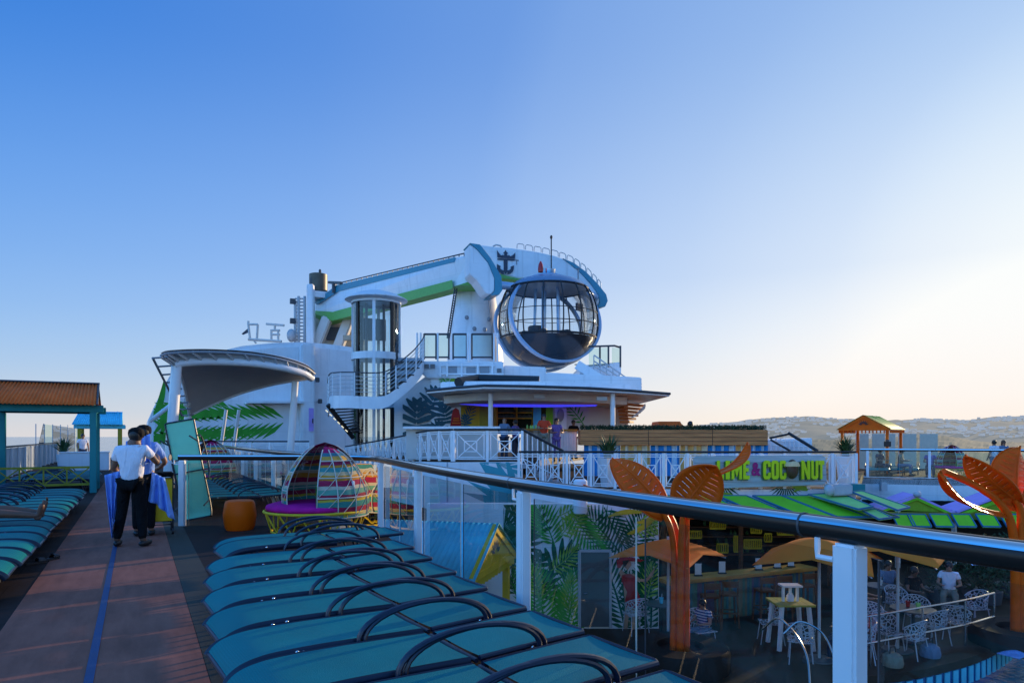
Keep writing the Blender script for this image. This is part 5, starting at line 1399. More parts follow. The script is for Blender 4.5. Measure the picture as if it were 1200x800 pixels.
MB().ell(P(657, 486, 33.4), (.2, .04, .32), 14, 10).build('porthole', 'grey', d_, smooth=2)
o335 = cam2w(0, 33.55, 0)
def uv5(x, y): return ((x-600)/F*33.55, EYE+(511-y)/F*33.55)
pol = frond(uv5(684, 498), R(120), 1.9, .6, 10) + blade(uv5(660, 476), R(5), 1.1, .25)
paint('side_mural', pol, 'p_green', bar, o335, u_, (0, 0, 1), .02, (*uv5(655, 506), *uv5(690, 472)))
# bar counter with pale striped front
m = MB(); m.beam(P(610, 503, 28.6), P(676, 504, 28.6), .6, .08); m.build('counter_top', 'woodtop', bar)
MB().add([P(612, 504.5, 28.6), P(674, 505.5, 28.6), P(674, 532, 28.6), P(612, 532, 28.6)], [(0, 1, 2, 3)]).build('counter_front', 'counterslats' if 'counterslats' in MATS else 'offwhite', bar)
m = MB()
for i in range(16): m.beam(P(646+1.9*i, 505.5, 28.5), P(646+1.9*i, 531, 28.5), .07, .04)
m.build('counter_slats', 'white_trim', bar)
m = MB()
for i in range(10):
    c = P(618+3.1*i+rs.uniform(-.8, .8), 502, 28.5); h = rs.uniform(.12, .26); m.lathe([(.04, 0), (.04, h*.7), (.016, h*.85), (.016, h), (0, h)], c, 8)
m.build('counter_bottles', 'limepale', bar)
# white serving counter left of the bar
t = thing('serving_counter', 'long white sunlit serving counter behind the terrace railing', 'counter', P(530, 535, 25.5))
quadslab([(472, 502.5), (586, 502.5), (586, 499.4), (472, 499.4)], 25.2, 25.9, 'top', 'white', t, .01)
quadslab([(476, 538), (583, 538), (583, 503), (476, 503)], 25.5, 25.8, 'front', 'offwhite', t)
# red board sign
t = thing('red_sign_board', 'dark red pointed board sign with pale lettering beside the yellow wall', 'sign', P(535, 500, 30))
sg = [(527.5, 499), (529.5, 486), (531, 480), (534, 477.5), (537.5, 480), (539, 486), (540.5, 499)]
slab(sg, lambda x: 30.0, cam2w(0, .08, 0), 'board', 'p_red', t)
m = MB()
for y, a, b in ((490, 531.5, 537.5), (492.5, 531, 538), (495.5, 530, 539.5)):
    x = a
    while x < b: m.beam(P(x, y, 29.97), P(x+.7, y, 29.97), .03, .055); x += 1.1
m.build('lettering', 'umbrella', t)

# ================================================================== terrace, its white side wall and railings
tr = thing('terrace', 'raised white terrace with teal palm leaves painted on its side', 'terrace', P(560, 600, 21.5))
TZ = .75
front = [P(x, 540, d) for x, d in ((405, 35), (440, 31), (470, 27.6), (500, 24.9), (530, 23.6), (570, 23.3), (612, 23.3))]
for p in front: p.z = TZ
back = [cam2w(5, 37, TZ), cam2w(-7, 40, TZ)]
pl = [(p.x, p.y) for p in front+back]
MB().prism(pl, (0, 0, TZ-.25), (1, 0, 0), (0, 1, 0), .25).build('floor', 'lowerdeck', tr)
for (x0, d0, x1, d1, nm) in ((461, 22.9, 525, 21.9, 'side_panel'), (525, 21.9, 612, 22.3, 'side_panel')):
    a0, a1 = P(x0, 541, d0), P(x1, 541, d1); a0.z = a1.z = TZ+.02; dn = Vector((0, 0, 1))
    zb_ = EYE-(597-511)/F*21.9
    MB().add([a0, a1, Vector((a1.x, a1.y, zb_)), Vector((a0.x, a0.y, zb_))], [(0, 1, 2, 3)]).build(nm, 'white', tr, solid=.1)
a0, a1 = P(525, 541, 21.85), P(612, 541, 22.25)
uu = Vector((a1.x-a0.x, a1.y-a0.y, 0)); Lw = uu.length; uu.normalize(); oo = Vector((a0.x, a0.y, 0))-Vector((-uu.y, uu.x, 0))*.03
pol = fan((Lw*.98, -.75), R(158), 2.0, 14, 2.6, .12) + fan((1.0, .75), R(-20), 1.2, 6, 1.0, .2)
paint('teal_palm_mural', pol, 'p_teal', tr, oo, uu, (0, 0, 1), .02, (0.02, -.74, Lw-.02, .76))
pol = fan((Lw*.72, .62), R(60), 1.3, 9, 2.8, .14)
paint('teal_leaf_mural', pol, 'p_teal', tr, oo, uu, (0, 0, 1), .027, (0.02, -.74, Lw-.02, .74))
b0_, b1_ = P(461, 541, 22.85), P(525, 541, 21.85); vv = Vector((b1_.x-b0_.x, b1_.y-b0_.y, 0)); L2 = vv.length; vv.normalize(); o2 = Vector((b0_.x, b0_.y, 0))-Vector((-vv.y, vv.x, 0))*.03
pol = monstera((.55, -.15), R(85), .85) + monstera((.9, .1), R(80), .7) + blade((1.1, -.7), R(95), 1.3, .5, .1)
paint('green_leaf_mural', pol, 'p_green', tr, o2, vv, (0, 0, 1), .02, (0.02, -.74, L2-.02, .74))
MB().box(cam2w(-1.9, 22.6, -.66), (4.6, .6, .1), -YAW).build('base_ledge', 'white', tr)
def gp(x, d, z): p = P(x, 540, d); p.z = z; return p
path = [gp(405, 35, .0), gp(440, 30.4, .30), gp(470, 27.2, .52), gp(500, 24.6, .72), gp(530, 23.2, .75)]
lattice('lattice_railing', 'white lattice railing with dark cap climbing along the ramp to the terrace', crom(path, 3), 1.08, .78)
path = [gp(532, 23.15, .75), gp(570, 22.9, .75), gp(612, 22.9, .75)]
lattice('lattice_railing', 'white lattice railing across the front of the bar terrace', path, 1.08, 1.12)
# steps down from the terrace with sloping rail
t = thing('terrace_steps', 'short flight of steps with sloping dark handrail right of the terrace', 'steps', P(640, 560, 22.5))
for i in range(5):
    a = gp(614+9*i, 22.9+.1*i, .62-.15*i); MB().box(a, (.32, 1.6, .12), -YAW).build('step', 'grey', t)
m = MB(); m.tube([gp(612, 22.9, 1.83), gp(660, 22.9, 1.10)], .05, 8); m.build('handrail', 'dark', t, smooth=True)
m = MB()
for i in range(9): 
    q = gp(612, 22.9, .75).lerp(gp(660, 22.9, .0), i/8); m.beam(q, q+Vector((0, 0, 1.06)), .03, .03)
m.beam(gp(612, 22.9, .88), gp(660, 22.9, .14), .03, .03); m.build('balusters', 'white_trim', t)

# people on the terrace
def stand(label, px, d, z, rz, **k):
    p = P(px, 500, d); p.z = z; return person(label, p, rz, k.pop('p', pose()), **k)
hold = pose(el=(-.26,.1,1.15), wl=(-.15,.32,1.15), ml=(-.1,.4,1.16), er=(.26,.1,1.15), wr=(.15,.32,1.15), mr=(.1,.4,1.16))
stand('man in orange red polo shirt and khaki trousers standing at the terrace bar', 637.5, 26.6, .75, R(150), p=hold, skinm='skin_mid', shirt='redshirt', trousers='khaki', hair='hair', shoes='dark', sub=1, hands=True, sleeves=.7)
stand('bald man in grey blue shirt at the terrace bar left of the man in red', 591, 27.0, .62, R(-60), p=hold, skinm='skin_mid', shirt='greyshirt', trousers='navy', shoes='dark', sub=1, hands=True)
stand('guest in a patterned purple shirt at the bar beside the bald man', 604, 27.6, .55, R(30), p=hold, skinm='skin_mid', shirt='floral', trousers='navy', hair='hair', shoes='dark', sub=1)
stand('woman in a purple floral dress right of the man in red', 652, 27.4, .6, R(160), p=hold, skinm='skin_mid', shirt='floral', trousers='floral', hair='hair', shoes='dark', sub=1, longhair=True)
stand('bartender in dark clothing behind the violet lit bar', 672, 30.2, .6, R(170), p=hold, skinm='skin_dark', shirt='blackcloth', trousers='blackcloth', hair='hair', shoes='dark', sub=1)

# ================================================================== fittings on the white steel
def fit(name, label, cat, p, group=None): return thing(name, label, cat, p, 0, group)
for i, (x, y, d_) in enumerate(((500, 429, 35.85), (507, 429, 35.85), (585, 434, 35.85))):
    t = fit('vent_grille', 'small grey vent grille on the deckhouse below the platform rail, %s from the left' % ORD[i].replace('nearest', 'first'), 'vent', P(x, y, d_), 'vents below the platform rail')
    MB().box(P(x, y, d_), (.26, .06, .22), -YAW).build('frame', 'grey', t, bevel=.01)
    for k in range(4): MB().box(P(x, y, d_-.04)+Vector((0, 0, -.075+.05*k)), (.2, .02, .018), -YAW).build('slat', 'darkgrey', t)
for i, (x, y, d_) in enumerate(((375, 470, 45.0), (372, 445, 45.0))):
    t = fit('wall_light', 'small dark bulkhead light on the white casing beside the stair, %s one' % ('lower' if i == 0 else 'upper'), 'light', PY(x, y, 45.9))
    p = PY(x, y, 45.0); MB().box(p, (.25, .2, .3)).build('housing', 'darkgrey', t, bevel=.03); MB().box(p+Vector((0, .45, 0)), (.08, .8, .08)).build('arm', 'lightgrey', t)
t = fit('casing_hatch', 'purple tinted door panel at the right end of the white casing', 'door', PY(366, 500, 45))
MB().add([PY(362, 505, 45.02), PY(367.5, 505, 45.02), PY(367.5, 478, 45.02), PY(362, 478, 45.02)], [(0, 1, 2, 3)]).build('panel', 'purple', t, solid=.03)
MB().box(PY(366.5, 493, 44.95), (.06, .06, .3)).build('handle', 'dark', t)
t = fit('cable_run', 'thin grey cables running down the boom pedestal', 'cable', P(575, 400, 45.6))
for dx in (0, 1.6): MB().tube(crom([P(571+dx, 340, 46.5), P(574+dx, 365, 46.1), P(576+dx, 392, 45.8), P(577+dx, 418, 45.7)], 5), .035, 5).build('cable', 'grey', t, smooth=True)
# ================================================================== bar deck with its railing, hedge planter and curtains
D2 = 21.0
def gz(px, d, z): p = P(px, 540, d); p.z = z; return p
bdpts = [gz(606, 21.2, 0), gz(740, 21.0, 0), gz(880, 20.9, 0), gz(1003, 21.0, 0), gz(1012, 31, 0), cam2w(14, 40, 0), cam2w(0, 40, 0)]
struct('bar_deck', MB().prism([(p.x, p.y) for p in bdpts], (0, 0, -.3), (1, 0, 0), (0, 1, 0), .3), 'deckrubber')
lattice('lattice_railing', 'long white lattice railing with dark cap above the lime green awnings', [gz(608, 21.1, 0), gz(740, 20.95, 0), gz(870, 20.85, 0), gz(1003, 20.95, 0)], 1.12, .76)
dk = thing('bar_pavilion', 'lower deck bar with lime green awnings, striped counter and dark interior', 'bar', gz(860, 19, LZ))
quad = lambda pix, d0, d1, name, m, par, bev=0.0: slab(pix, (lambda x: d0), cam2w(0, d1-d0, 0), name, m, par, bev)
quad([(606, 573), (1003, 573), (1003, 594), (606, 594)], 20.9, 21.1, 'fascia', 'white', dk)
o2 = cam2w(0, 20.9, 0)
def uvB(x, y, d=20.9): return ((x-600)/F*d, EYE+(511-y)/F*d)
paint('palm_mural', fan(uvB(846, 566), R(-75), .7, 9, 1.9, .07), 'p_greendk', dk, o2, u_, (0, 0, 1), .02)
paint('palm_mural', fan(uvB(920, 566), R(-90), .62, 13, 2.6, .07), 'p_greendk', dk, o2, u_, (0, 0, 1), .02)
paint('leaf_tip_mural', blade(uvB(946, 574), R(150), .5, .18) + blade(uvB(858, 580), R(170), .5, .16)+blade(uvB(945, 570), R(-175), .45, .1), 'p_greenlt', dk, o2, u_, (0, 0, 1), .028)
# awnings: flap panels hinged under the fascia
def flap(a, b, c, d_, name, m, par):
    f = MB().add([a, b, c, d_, a-Vector((0, 0, .04)), b-Vector((0, 0, .04)), c-Vector((0, 0, .04)), d_-Vector((0, 0, .04))], [(0, 1, 2, 3), (7, 6, 5, 4), (0, 4, 5, 1), (1, 5, 6, 2), (2, 6, 7, 3), (3, 7, 4, 0)]).build(name, m, par)
    t_ = MB()
    for p, q in ((a, b), (b, c), (c, d_), (d_, a)): t_.beam(p+Vector((0, 0, .0)), q+Vector((0, 0, .0)), .032, .05)
    t_.build('awning_trim', 'awntrim', f)
for i, x in enumerate((758, 800, 841, 882, 917, 950)):
    a, b = P(x, 580.5, 20.6), P(x+33, 580.5, 20.6)
    sh = cam2w(.75, -1.9, -.42)
    flap(a, b, b+sh, a+sh, 'awning_panel', 'lime', dk)
for q in (((947, 579, 20.4), (985, 577.5, 20.4), (1023, 593.5, 18.8), (1006, 596.5, 18.6)), ((998, 576, 20.0), (1010, 575, 20.2), (1066, 594, 18.6), (1052, 597.5, 18.3)), ((1011, 598, 18.8), (1025, 596, 19), (1045, 606, 18.2), (1030, 608, 18))):
    flap(*[P(*c) for c in q], 'awning_panel', 'limepale', dk)
# interior
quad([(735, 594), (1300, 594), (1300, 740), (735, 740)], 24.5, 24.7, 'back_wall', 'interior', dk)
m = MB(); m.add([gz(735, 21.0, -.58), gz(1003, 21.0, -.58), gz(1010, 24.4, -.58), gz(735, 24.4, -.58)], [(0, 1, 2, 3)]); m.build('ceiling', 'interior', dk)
rs = random.Random(9)
for (x0, x1, y0, y1) in ((832, 850, 610, 619), (853, 869, 603, 609), (860, 866, 628, 646), (872, 892, 632, 642), (896, 904, 625, 634), (840, 853, 637, 647), (806, 822, 622, 630), (880, 892, 617, 624), (911, 930, 618, 626), (936, 944, 607, 624), (820, 838, 600, 606), (790, 800, 616, 640), (1060, 1075, 622, 634), (930, 938, 640, 650)):
    m = MB(); d = 22.6; n = max(3, int((x1-x0)/2.2))
    m.beam(P(x0, y0, d), P(x1, y0, d), .06, .05); m.beam(P(x0, y1, d), P(x1, y1, d), .06, .05)
    for i in range(n+1): m.beam(P(x0+(x1-x0)*i/n, y0, d), P(x0+(x1-x0)*i/n, y1, d), .03, .035)
    m.build('yellow_rack', 'yellowpaint', dk)
m = MB()
for i in range(70):
    x = rs.uniform(750, 990); y = rs.choice((606, 616, 627, 637, 648)); c = P(x, y, 23.4+rs.random()*.5); h = rs.uniform(.15, .3); m.lathe([(.05, 0), (.05, h*.65), (.02, h*.8), (.02, h), (0, h)], c, 6)
b = m.build('bottles', 'greensign', dk); b['kind'] = 'stuff'
m = MB()
for y in (606, 616, 627, 637, 648): m.beam(P(745, y+.6, 23.6), P(1000, y+.6, 23.6), .4, .05)
m.build('shelves', 'darkwood', dk)
m = MB()
for x in (762, 778, 868, 935, 972): m.tube([gz(x, 20.6, LZ), gz(x, 20.6, -.5)], .07, 8)
m.build('columns', 'darkwood', dk)
ca, cb = gz(776, 16.4, -1.88), gz(948, 18.2, -1.88)
m = MB(); m.beam(ca, cb, .62, .09); m.build('counter_top', 'woodtop', dk, bevel=.02)
dd = (cb-ca).normalized(); sd_ = Vector((dd.y, -dd.x, 0))*(1 if Vector((dd.y, -dd.x, 0)).dot(cam2w(0, 1, 0)) < 0 else -1)
m = MB(); n = 64
cols = ['a', 'b', 'c', 'd']
fr_ = {k: MB() for k in range(5)}
for i in range(n):
    p = ca.lerp(cb, (i+.5)/n)+sd_*.18; p.z = -2.42
    fr_[rs.randrange(5)].box(p, (((cb-ca).length/n)*.94, .04, .96), math.atan2(dd.y, dd.x))
for k, (nm, c) in enumerate((('s_teal', (.05, .15, .15)), ('s_tan', (.22, .15, .07)), ('s_sage', (.10, .18, .11)), ('s_plum', (.13, .07, .12)), ('s_blue', (.04, .09, .14)))):
    mat(nm, c, .55, var=.2); b = fr_[k].build('counter_slats', nm, dk); b['kind'] = 'stuff'
def bar_stool(label, p, rz, group):
    t = thing('bar_stool', label, 'stool', p, rz, group)
    for s in (-1, 1):
        for q in (-1, 1): MB().beam((s*.2, q*.2, 0), (s*.16, q*.16, .74), .04, .04).build('leg', 'darkwood', t, local=True)
    MB().box((0, 0, .76), (.4, .4, .05)).build('seat', 'darkwood', t, local=True, bevel=.015)
    m = MB(); m.box((0, -.18, 1.02), (.38, .035, .14)); 
    for s in (-1, 1): m.beam((s*.17, -.18, .76), (s*.17, -.2, 1.1), .035, .035)
    m.build('backrest', 'darkwood', t, local=True)
    m = MB()
    for s in (-1, 1): m.beam((s*.18, -.18, .3), (s*.18, .18, .3), .025, .03); m.beam((-.18, s*.18, .34), (.18, s*.18, .34), .025, .03)
    m.build('stretcher', 'darkwood', t, local=True); return t
b0 = None
for i, px in enumerate((806, 826, 866, 886, 915)):
    p = ca.lerp(cb, (px-776)/172)+sd_*.75; p.z = LZ
    lab = 'brown wooden bar stool at the striped counter, %s from the orange palm' % ORD[i].replace('nearest', 'first')
    if b0 is None: b0 = bar_stool(lab, p, -YAW, 'bar stools at the striped counter')
    else: dup(b0, p, -YAW+rs.uniform(-.3, .3), lab)
for i, (px, f) in enumerate(((815, .08), (842, .3), (885, .62), (908, .78), (925, .9))):
    p = ca.lerp(cb, (px-776)/172); p.z = -1.83
    t = thing('menu_card', 'small white card stand on the bar counter, %s from the left' % ORD[i].replace('nearest', 'first'), 'card', p, 0, 'cards on the bar counter')
    MB().add([p+u_*-.08, p+u_*.08, p+u_*.08+Vector((0, 0, .3)), p+u_*-.08+Vector((0, 0, .3))], [(0, 1, 2, 3)]).build('card', 'offwhite', t, solid=.01)
    MB().box(p+Vector((0, 0, .015)), (.2, .1, .03), -YAW).build('foot', 'dark', t)

# bar name sign on the railing
sg = thing('bar_sign', 'weathered grey board sign reading LIME & COCONUT in lime letters', 'sign', P(890, 552, 20.6))
quad([(813, 536), (818, 534), (963, 533), (968, 536), (969, 564), (965, 568), (818, 573), (813, 570)], 20.62, 20.74, 'board', 'signboard', sg, .02)
m = MB()
for y in (541.5, 549, 556.5, 564): m.beam(P(813.5, y+.7, 20.615), P(968.5, y-.5, 20.615), .012, .006)
m.build('board_grooves', 'darkgrey', sg)
GL = {
 'L': [[(0,0),(1,0),(1,.26),(.42,.2),(.42,1),(0,1)]], 'I': [[(.1,0),(.9,0),(.9,1),(.1,1)]],
 'M': [[(0,0),(0,1),(.3,1),(.5,.52),(.7,1),(1,1),(1,0),(.74,0),(.74,.55),(.5,.1),(.26,.55),(.26,0)]],
 'E': [[(0,0),(1,0),(1,.2),(.42,.2),(.42,.41),(.85,.41),(.85,.6),(.42,.6),(.42,.8),(1,.8),(1,1),(0,1)]],
 'C': [[(.2,0),(.8,0),(1,.12),(1,.36),(.64,.36),(.64,.18),(.38,.18),(.38,.82),(.64,.82),(.64,.66),(1,.66),(1,.88),(.8,1),(.2,1),(0,.88),(0,.12)]],
 'O': [[(.5,0),(.2,0),(0,.12),(0,.88),(.2,1),(.5,1),(.5,.82),(.37,.82),(.37,.18),(.5,.18)], [(.5,0),(.5,.18),(.63,.18),(.63,.82),(.5,.82),(.5,1),(.8,1),(1,.88),(1,.12),(.8,0)]],
 'N': [[(0,0),(0,1),(.32,1),(.68,.45),(.68,1),(1,1),(1,0),(.7,0),(.32,.55),(.32,0)]],
 'U': [[(0,1),(.36,1),(.36,.18),(.64,.18),(.64,1),(1,1),(1,.12),(.8,0),(.2,0),(0,.12)]],
 'T': [[(.31,0),(.69,0),(.69,.8),(1,.75),(1,1),(0,1),(0,.75),(.31,.8)]]}
def letter(ch, x0, x1, y0, y1, d=20.6):
    w = (x1-x0)/F*d; h = (y1-y0)/F*d
    for dx, dz, dep, mm, nm, th in ((-.035, -.035, .0, 'greensign', 'letter_shadow', .04), (0, 0, -.045, 'limesign', 'letter', .04)):
        m = MB(); o = P(x0, y1, d-.01)+cam2w(0, dep, 0)+u_*dx+Vector((0, 0, dz))
        for pl in GL[ch]: m.prism([(x*w, y*h) for x, y in pl], o, u_, (0, 0, 1), th*1.0)
        if mm == 'greensign': par = m.build(nm, mm, sg)
        else: m.build(nm, mm, par)
for ch, x0, x1 in (('L', 839.5, 847.5), ('I', 849, 855), ('M', 856.5, 868.5), ('E', 870, 877.5), ('C', 893.5, 902), ('O', 903, 911.5), ('C', 912.5, 920.5), ('N', 938, 948), ('U', 949.5, 957.5), ('T', 958, 964.5)):
    letter(ch, x0, x1, 539.2, 561)
def textmesh(s, x0, x1, y0, y1, d, m, par, name, th=.04):
    cu = bpy.data.curves.new('t', 'FONT'); cu.body = s; cu.offset = .035; cu.extrude = .05; ob = bpy.data.objects.new('t', cu); COL.objects.link(ob)
    dg = bpy.context.evaluated_depsgraph_get(); dg.update(); me = ob.evaluated_get(dg).to_mesh()
    vs = [v.co.copy() for v in me.vertices]; fs = [tuple(p.vertices) for p in me.polygons]
    bpy.data.objects.remove(ob); bpy.data.curves.remove(cu)
    ax0, ax1 = min(v.x for v in vs), max(v.x for v in vs); ay0, ay1 = min(v.y for v in vs), max(v.y for v in vs)
    o = P(x0, y1, d); w = (x1-x0)/F*d; h = (y1-y0)/F*d; nn = cam2w(0, -1, 0)
    return MB().add([o+u_*((v.x-ax0)/(ax1-ax0)*w)+Vector((0, 0, (v.y-ay0)/(ay1-ay0)*h))+nn*(v.z+.05)*th*10 for v in vs], fs).build(name, m, par)
textmesh('&', 880.5, 891.5, 541.5, 557.5, 20.58, 'pinksign', sg, 'ampersand', .01)
cc = P(928.5, 549.5, 20.45)
m = MB(); m.ell(cc, (.215, .15, .295), 20, 14); c_ = m.build('coconut', 'coconut', sg, smooth=2)
m = MB(); m.lathe([(.0, .0), (.10, -.005), (.172, -.04), (.20, -.09), (.221, -.15), (.216, -.16), (.21, -.10)], cc+Vector((0, 0, .245)), 18); m.build('coconut_flesh', 'cocotop', c_, smooth=True)
m = MB(); m.ell(cc+Vector((0, -.02, .235)), (.08, .06, .02), 12, 6); m.build('coconut_hole', 'coconut', c_, smooth=2)

# hedge planter above striped curtains
t = thing('hedge_planter', 'long brown wooden planter box topped with a clipped green hedge', 'planter', P(790, 521, 27))
quad([(680, 521.5), (900, 521.5), (900, 503.5), (680, 503.5)], 27, 28, 'box', 'wood', t, .02)
m = MB()
for y in (507.5, 512, 516.5): m.beam(P(680, y, 26.99), P(900, y, 26.99), .01, .012)
for x in (760, 835): m.beam(P(x, 503.6, 26.99), P(x, 521.4, 26.99), .012, .01)
m.build('board_gaps', 'dark', t)
rs = random.Random(2); m = MB()
a, b = P(681, 504, 27.1), P(899, 504, 27.1); L = (b-a).length; nn = cam2w(0, 1, 0)
for i in range(5200):
    p = a.lerp(b, rs.random())+nn*rs.uniform(0, .7)+Vector((0, 0, rs.uniform(-.03, .16))); s = rs.uniform(.03, .075)
    v1 = Vector((rs.gauss(0, 1), rs.gauss(0, 1), rs.gauss(0, .6))).normalized()*s; v2 = Vector((rs.gauss(0, .5), rs.gauss(0, .5), 1.2)).normalized()*s*1.6
    m.sheet([p-v1*.5, p+v2*.6-v1*.2, p+v2, p+v1*.5])
m.build('hedge', 'hedge', t)
for i, (x0, x1, mm) in enumerate(((684, 727, 'bluestripe'), (727, 762, 'orangestripe'), (762, 797, 'bluestripe'), (797, 829, 'orangestripe'), (829, 862, 'bluestripe'), (862, 876, 'orangestripe'), (876, 900, 'bluestripe'))):
    col = 'blue' if mm == 'bluestripe' else 'orange'
    t = thing('striped_curtain', '%s and white striped curtain under the hedge planter, %s from the left' % (col, ORD[i].replace('nearest', 'first')), 'curtain', P(x0, 560, 27.2), 0, 'striped curtains under the planter')
    a, b = gz(x0+.3, 27.2, 0), gz(x1-.3, 27.2, 0); n2 = cam2w(0, 1, 0)
    m = MB(); m.grid(lambda u, v: a.lerp(b, u)+n2*(.05*math.sin(u*(x1-x0)*.75))+Vector((0, 0, .02+1.22*v)), 40, 1)
    ob = m.build('fabric', mm, t, smooth=2)
    ob.rotation_euler.z = 0
    MB().tube([a+Vector((0, 0, 1.25)), b+Vector((0, 0, 1.25))], .02, 6).build('rod', 'steel', t)
planter('spiky green plant in a tall white planter behind the orange palm leaves', gz(713, 21.6, 0), 1.15, 11, 'white', .80)
planter('spiky green plant in a white planter at the right end of the bar deck', gz(991, 21.6, 0), 1.0, 12, 'white', .98)
# stair house beyond the planter and the roof behind the hedge
t = thing('stair_house', 'white stair landing with dark sloping handrails beyond the hedge', 'stair', P(930, 530, 30))
quad([(902, 532), (952, 532), (952, 513), (902, 515)], 31, 33, 'landing', 'white', t, .03)
m = MB(); m.tube([P(902, 513, 30), P(926, 508, 30)], .05, 6); m.tube([P(924, 507, 30), P(958, 528, 29)], .07, 6); m.tube([P(903, 515, 29.5), P(926, 528, 29)], .05, 6); m.build('handrails', 'dark', t)
m = MB()
for i in range(9): m.tube([P(904+5.3*i, 530, 30.5), P(904+5.3*i, 512.5+.6*i, 30.5)], .04, 5)
for y in (517, 522): m.tube([P(904, y, 30.5), P(947, y+1, 30.5)], .03, 5)
m.build('balusters', 'white_trim', t)
t = thing('far_kiosk', 'small orange roofed kiosk just showing above the hedge', 'kiosk', P(785, 505, 38))
quad([(771, 500), (773, 493.5), (797, 493.5), (801, 500), (801, 503), (771, 503)], 38, 40, 'roof', 'roofrust', t); quad([(774, 520), (798, 520), (798, 503), (774, 503)], 38.2, 39.8, 'wall', 'offwhite', t)
MB().ell(P(809, 496.5, 37), (.16, .16, .16), 10, 8).build('camera_dome', 'dark', t)

# white equipment under the railing end
t = thing('equipment_unit', 'pale equipment box with a round lamp above the pale green awnings', 'machine', P(980, 578, 19.8))
quad([(976, 581), (1000, 580), (1000, 567), (976, 568)], 19.9, 20.5, 'casing', 'lightgrey', t, .04); MB().ell(P(972, 574, 19.9), (.17, .14, .17), 14, 10).build('lamp', 'lightgrey', t, smooth=2)
quad([(997, 579), (1014, 577), (1014, 567), (997, 567)], 20.6, 21.0, 'bracket', 'teal', t)

# ================================================================== painted mural wall under the deck
mw = thing('mural_wall', 'tall wall painted with green palm leaves and a woman in red, grey door in it', 'wall', gz(690, 16, LZ))
D5 = 16.0
quad([(500, 590), (772, 590), (772, 736), (500, 736)], D5, D5+.3, 'wall', 'white', mw)
def uvM(x, y): return ((x-600)/F*D5, EYE+(511-y)/F*D5)
oM = cam2w(0, D5, 0); rc = (*uvM(590, 735), *uvM(771, 591))
g1 = []; g2 = []; g3 = []; g4 = []
for x, y, a, l_, w_, n_ in ((650, 640, 105, 1.15, .62, 15), (668, 596, -62, 1.25, .62, 15), (640, 736, 98, 1.5, .85, 17), (660, 745, 70, 1.5, .8, 16), (622, 728, 85, 1.4, .7, 14), (676, 745, 100, 1.1, .55, 12)): g1 += frond(uvM(x, y), R(a), l_, w_, n_, .2, .9)
for x, y, a, l_, w_, n_ in ((727, 648, 125, 1.3, .75, 15), (737, 645, 60, 1.2, .7, 14), (708, 594, -70, 1.2, .7, 14), (606, 700, 105, 1.5, .8, 14), (733, 740, 100, 2.0, .7, 18), (762, 740, 85, 1.9, .7, 16), (748, 745, 92, 1.5, .6, 14)): g2 += frond(uvM(x, y), R(a), l_, w_, n_, .15, .85)
for x, y, a, r_ in ((655, 655, 15, .62), (668, 662, -20, .55), (624, 668, 60, .55), (755, 690, 80, .6), (602, 628, 45, .6), (630, 615, 120, .5), (745, 705, 110, .5), (640, 690, 80, .5), (616, 640, 80, .5), (762, 655, 60, .5)): g2 += monstera(uvM(x, y), R(a), r_)
for x, y, a in ((655, 628, 40), (652, 605, 20), (742, 622, 10), (757, 702, 70), (748, 607, -20), (665, 716, 75), (632, 700, 100), (645, 668, 30)): g3 += frond(uvM(x, y), R(a), .85, .42, 10, .2, .7)
for x, y, a in ((745, 612, 5), (735, 625, 15), (752, 600, 170)): g4 += blade(uvM(x, y), R(a), .8, .12)
for x, y, a in ((597, 660, 80), (612, 640, 100), (590, 620, 45), (600, 690, 70), (606, 610, 60)): g2 += fan(uvM(x, y), R(a), .8, 9, 2.3, .13)
paint('dark_leaf_mural', g2, 'p_greendk', mw, oM, u_, (0, 0, 1), .010, rc)
paint('green_leaf_mural', g1, 'p_green', mw, oM, u_, (0, 0, 1), .020, rc)
paint('light_leaf_mural', g3, 'p_greenlt', mw, oM, u_, (0, 0, 1), .030, rc)
paint('yellow_leaf_mural', g4, 'p_yellow', mw, oM, u_, (0, 0, 1), .038, rc)
dr = quad([(680, 734), (714, 734), (714, 646), (680, 646)], D5-.075, D5-.05, 'door', 'darkdoor' if 'darkdoor' in MATS else 'darkgrey', mw)
m = MB()
for x in (679, 715): m.beam(P(x, 735, D5-.06), P(x, 645, D5-.06), .05, .06)
m.beam(P(679, 645, D5-.06), P(715, 645, D5-.06), .05, .06); m.build('door_frame', 'lightgrey', dr)
MB().tube([P(684, 695, D5-.1), P(688, 695, D5-.1)], .015, 6).build('handle', 'steel', dr)
def M4(x, y): return uvM(620+x/4, 570+y/4)
fig_s = [[(428, 385), (450, 405), (490, 405), (520, 430), (545, 430), (590, 375), (580, 410), (550, 445), (500, 440), (490, 560), (475, 600), (492, 560), (505, 560), (500, 640), (490, 690), (478, 695), (478, 610), (465, 610), (455, 700), (443, 700), (445, 610), (448, 550), (440, 440), (420, 400)], [(440, 335), (470, 335), (478, 365), (462, 388), (445, 375)]]
paint('painted_figure_skin', [[M4(*c) for c in q] for q in fig_s], 'p_skin', mw, oM, u_, (0, 0, 1), .046)
fig_r = [[(435, 410), (470, 405), (500, 420), (495, 460), (520, 520), (522, 545), (495, 565), (455, 560), (448, 530), (458, 490), (432, 440)], [(408, 345), (425, 328), (480, 328), (540, 342), (520, 350), (450, 345), (425, 378), (412, 378)]]
paint('painted_figure_red', [[M4(*c) for c in q] for q in fig_r], 'p_red', mw, oM, u_, (0, 0, 1), .052)
paint('painted_figure_hair', [[M4(*c) for c in q] for q in [[(436, 345), (470, 340), (462, 352), (448, 372), (440, 370)]]], 'hair', mw, oM, u_, (0, 0, 1), .058)
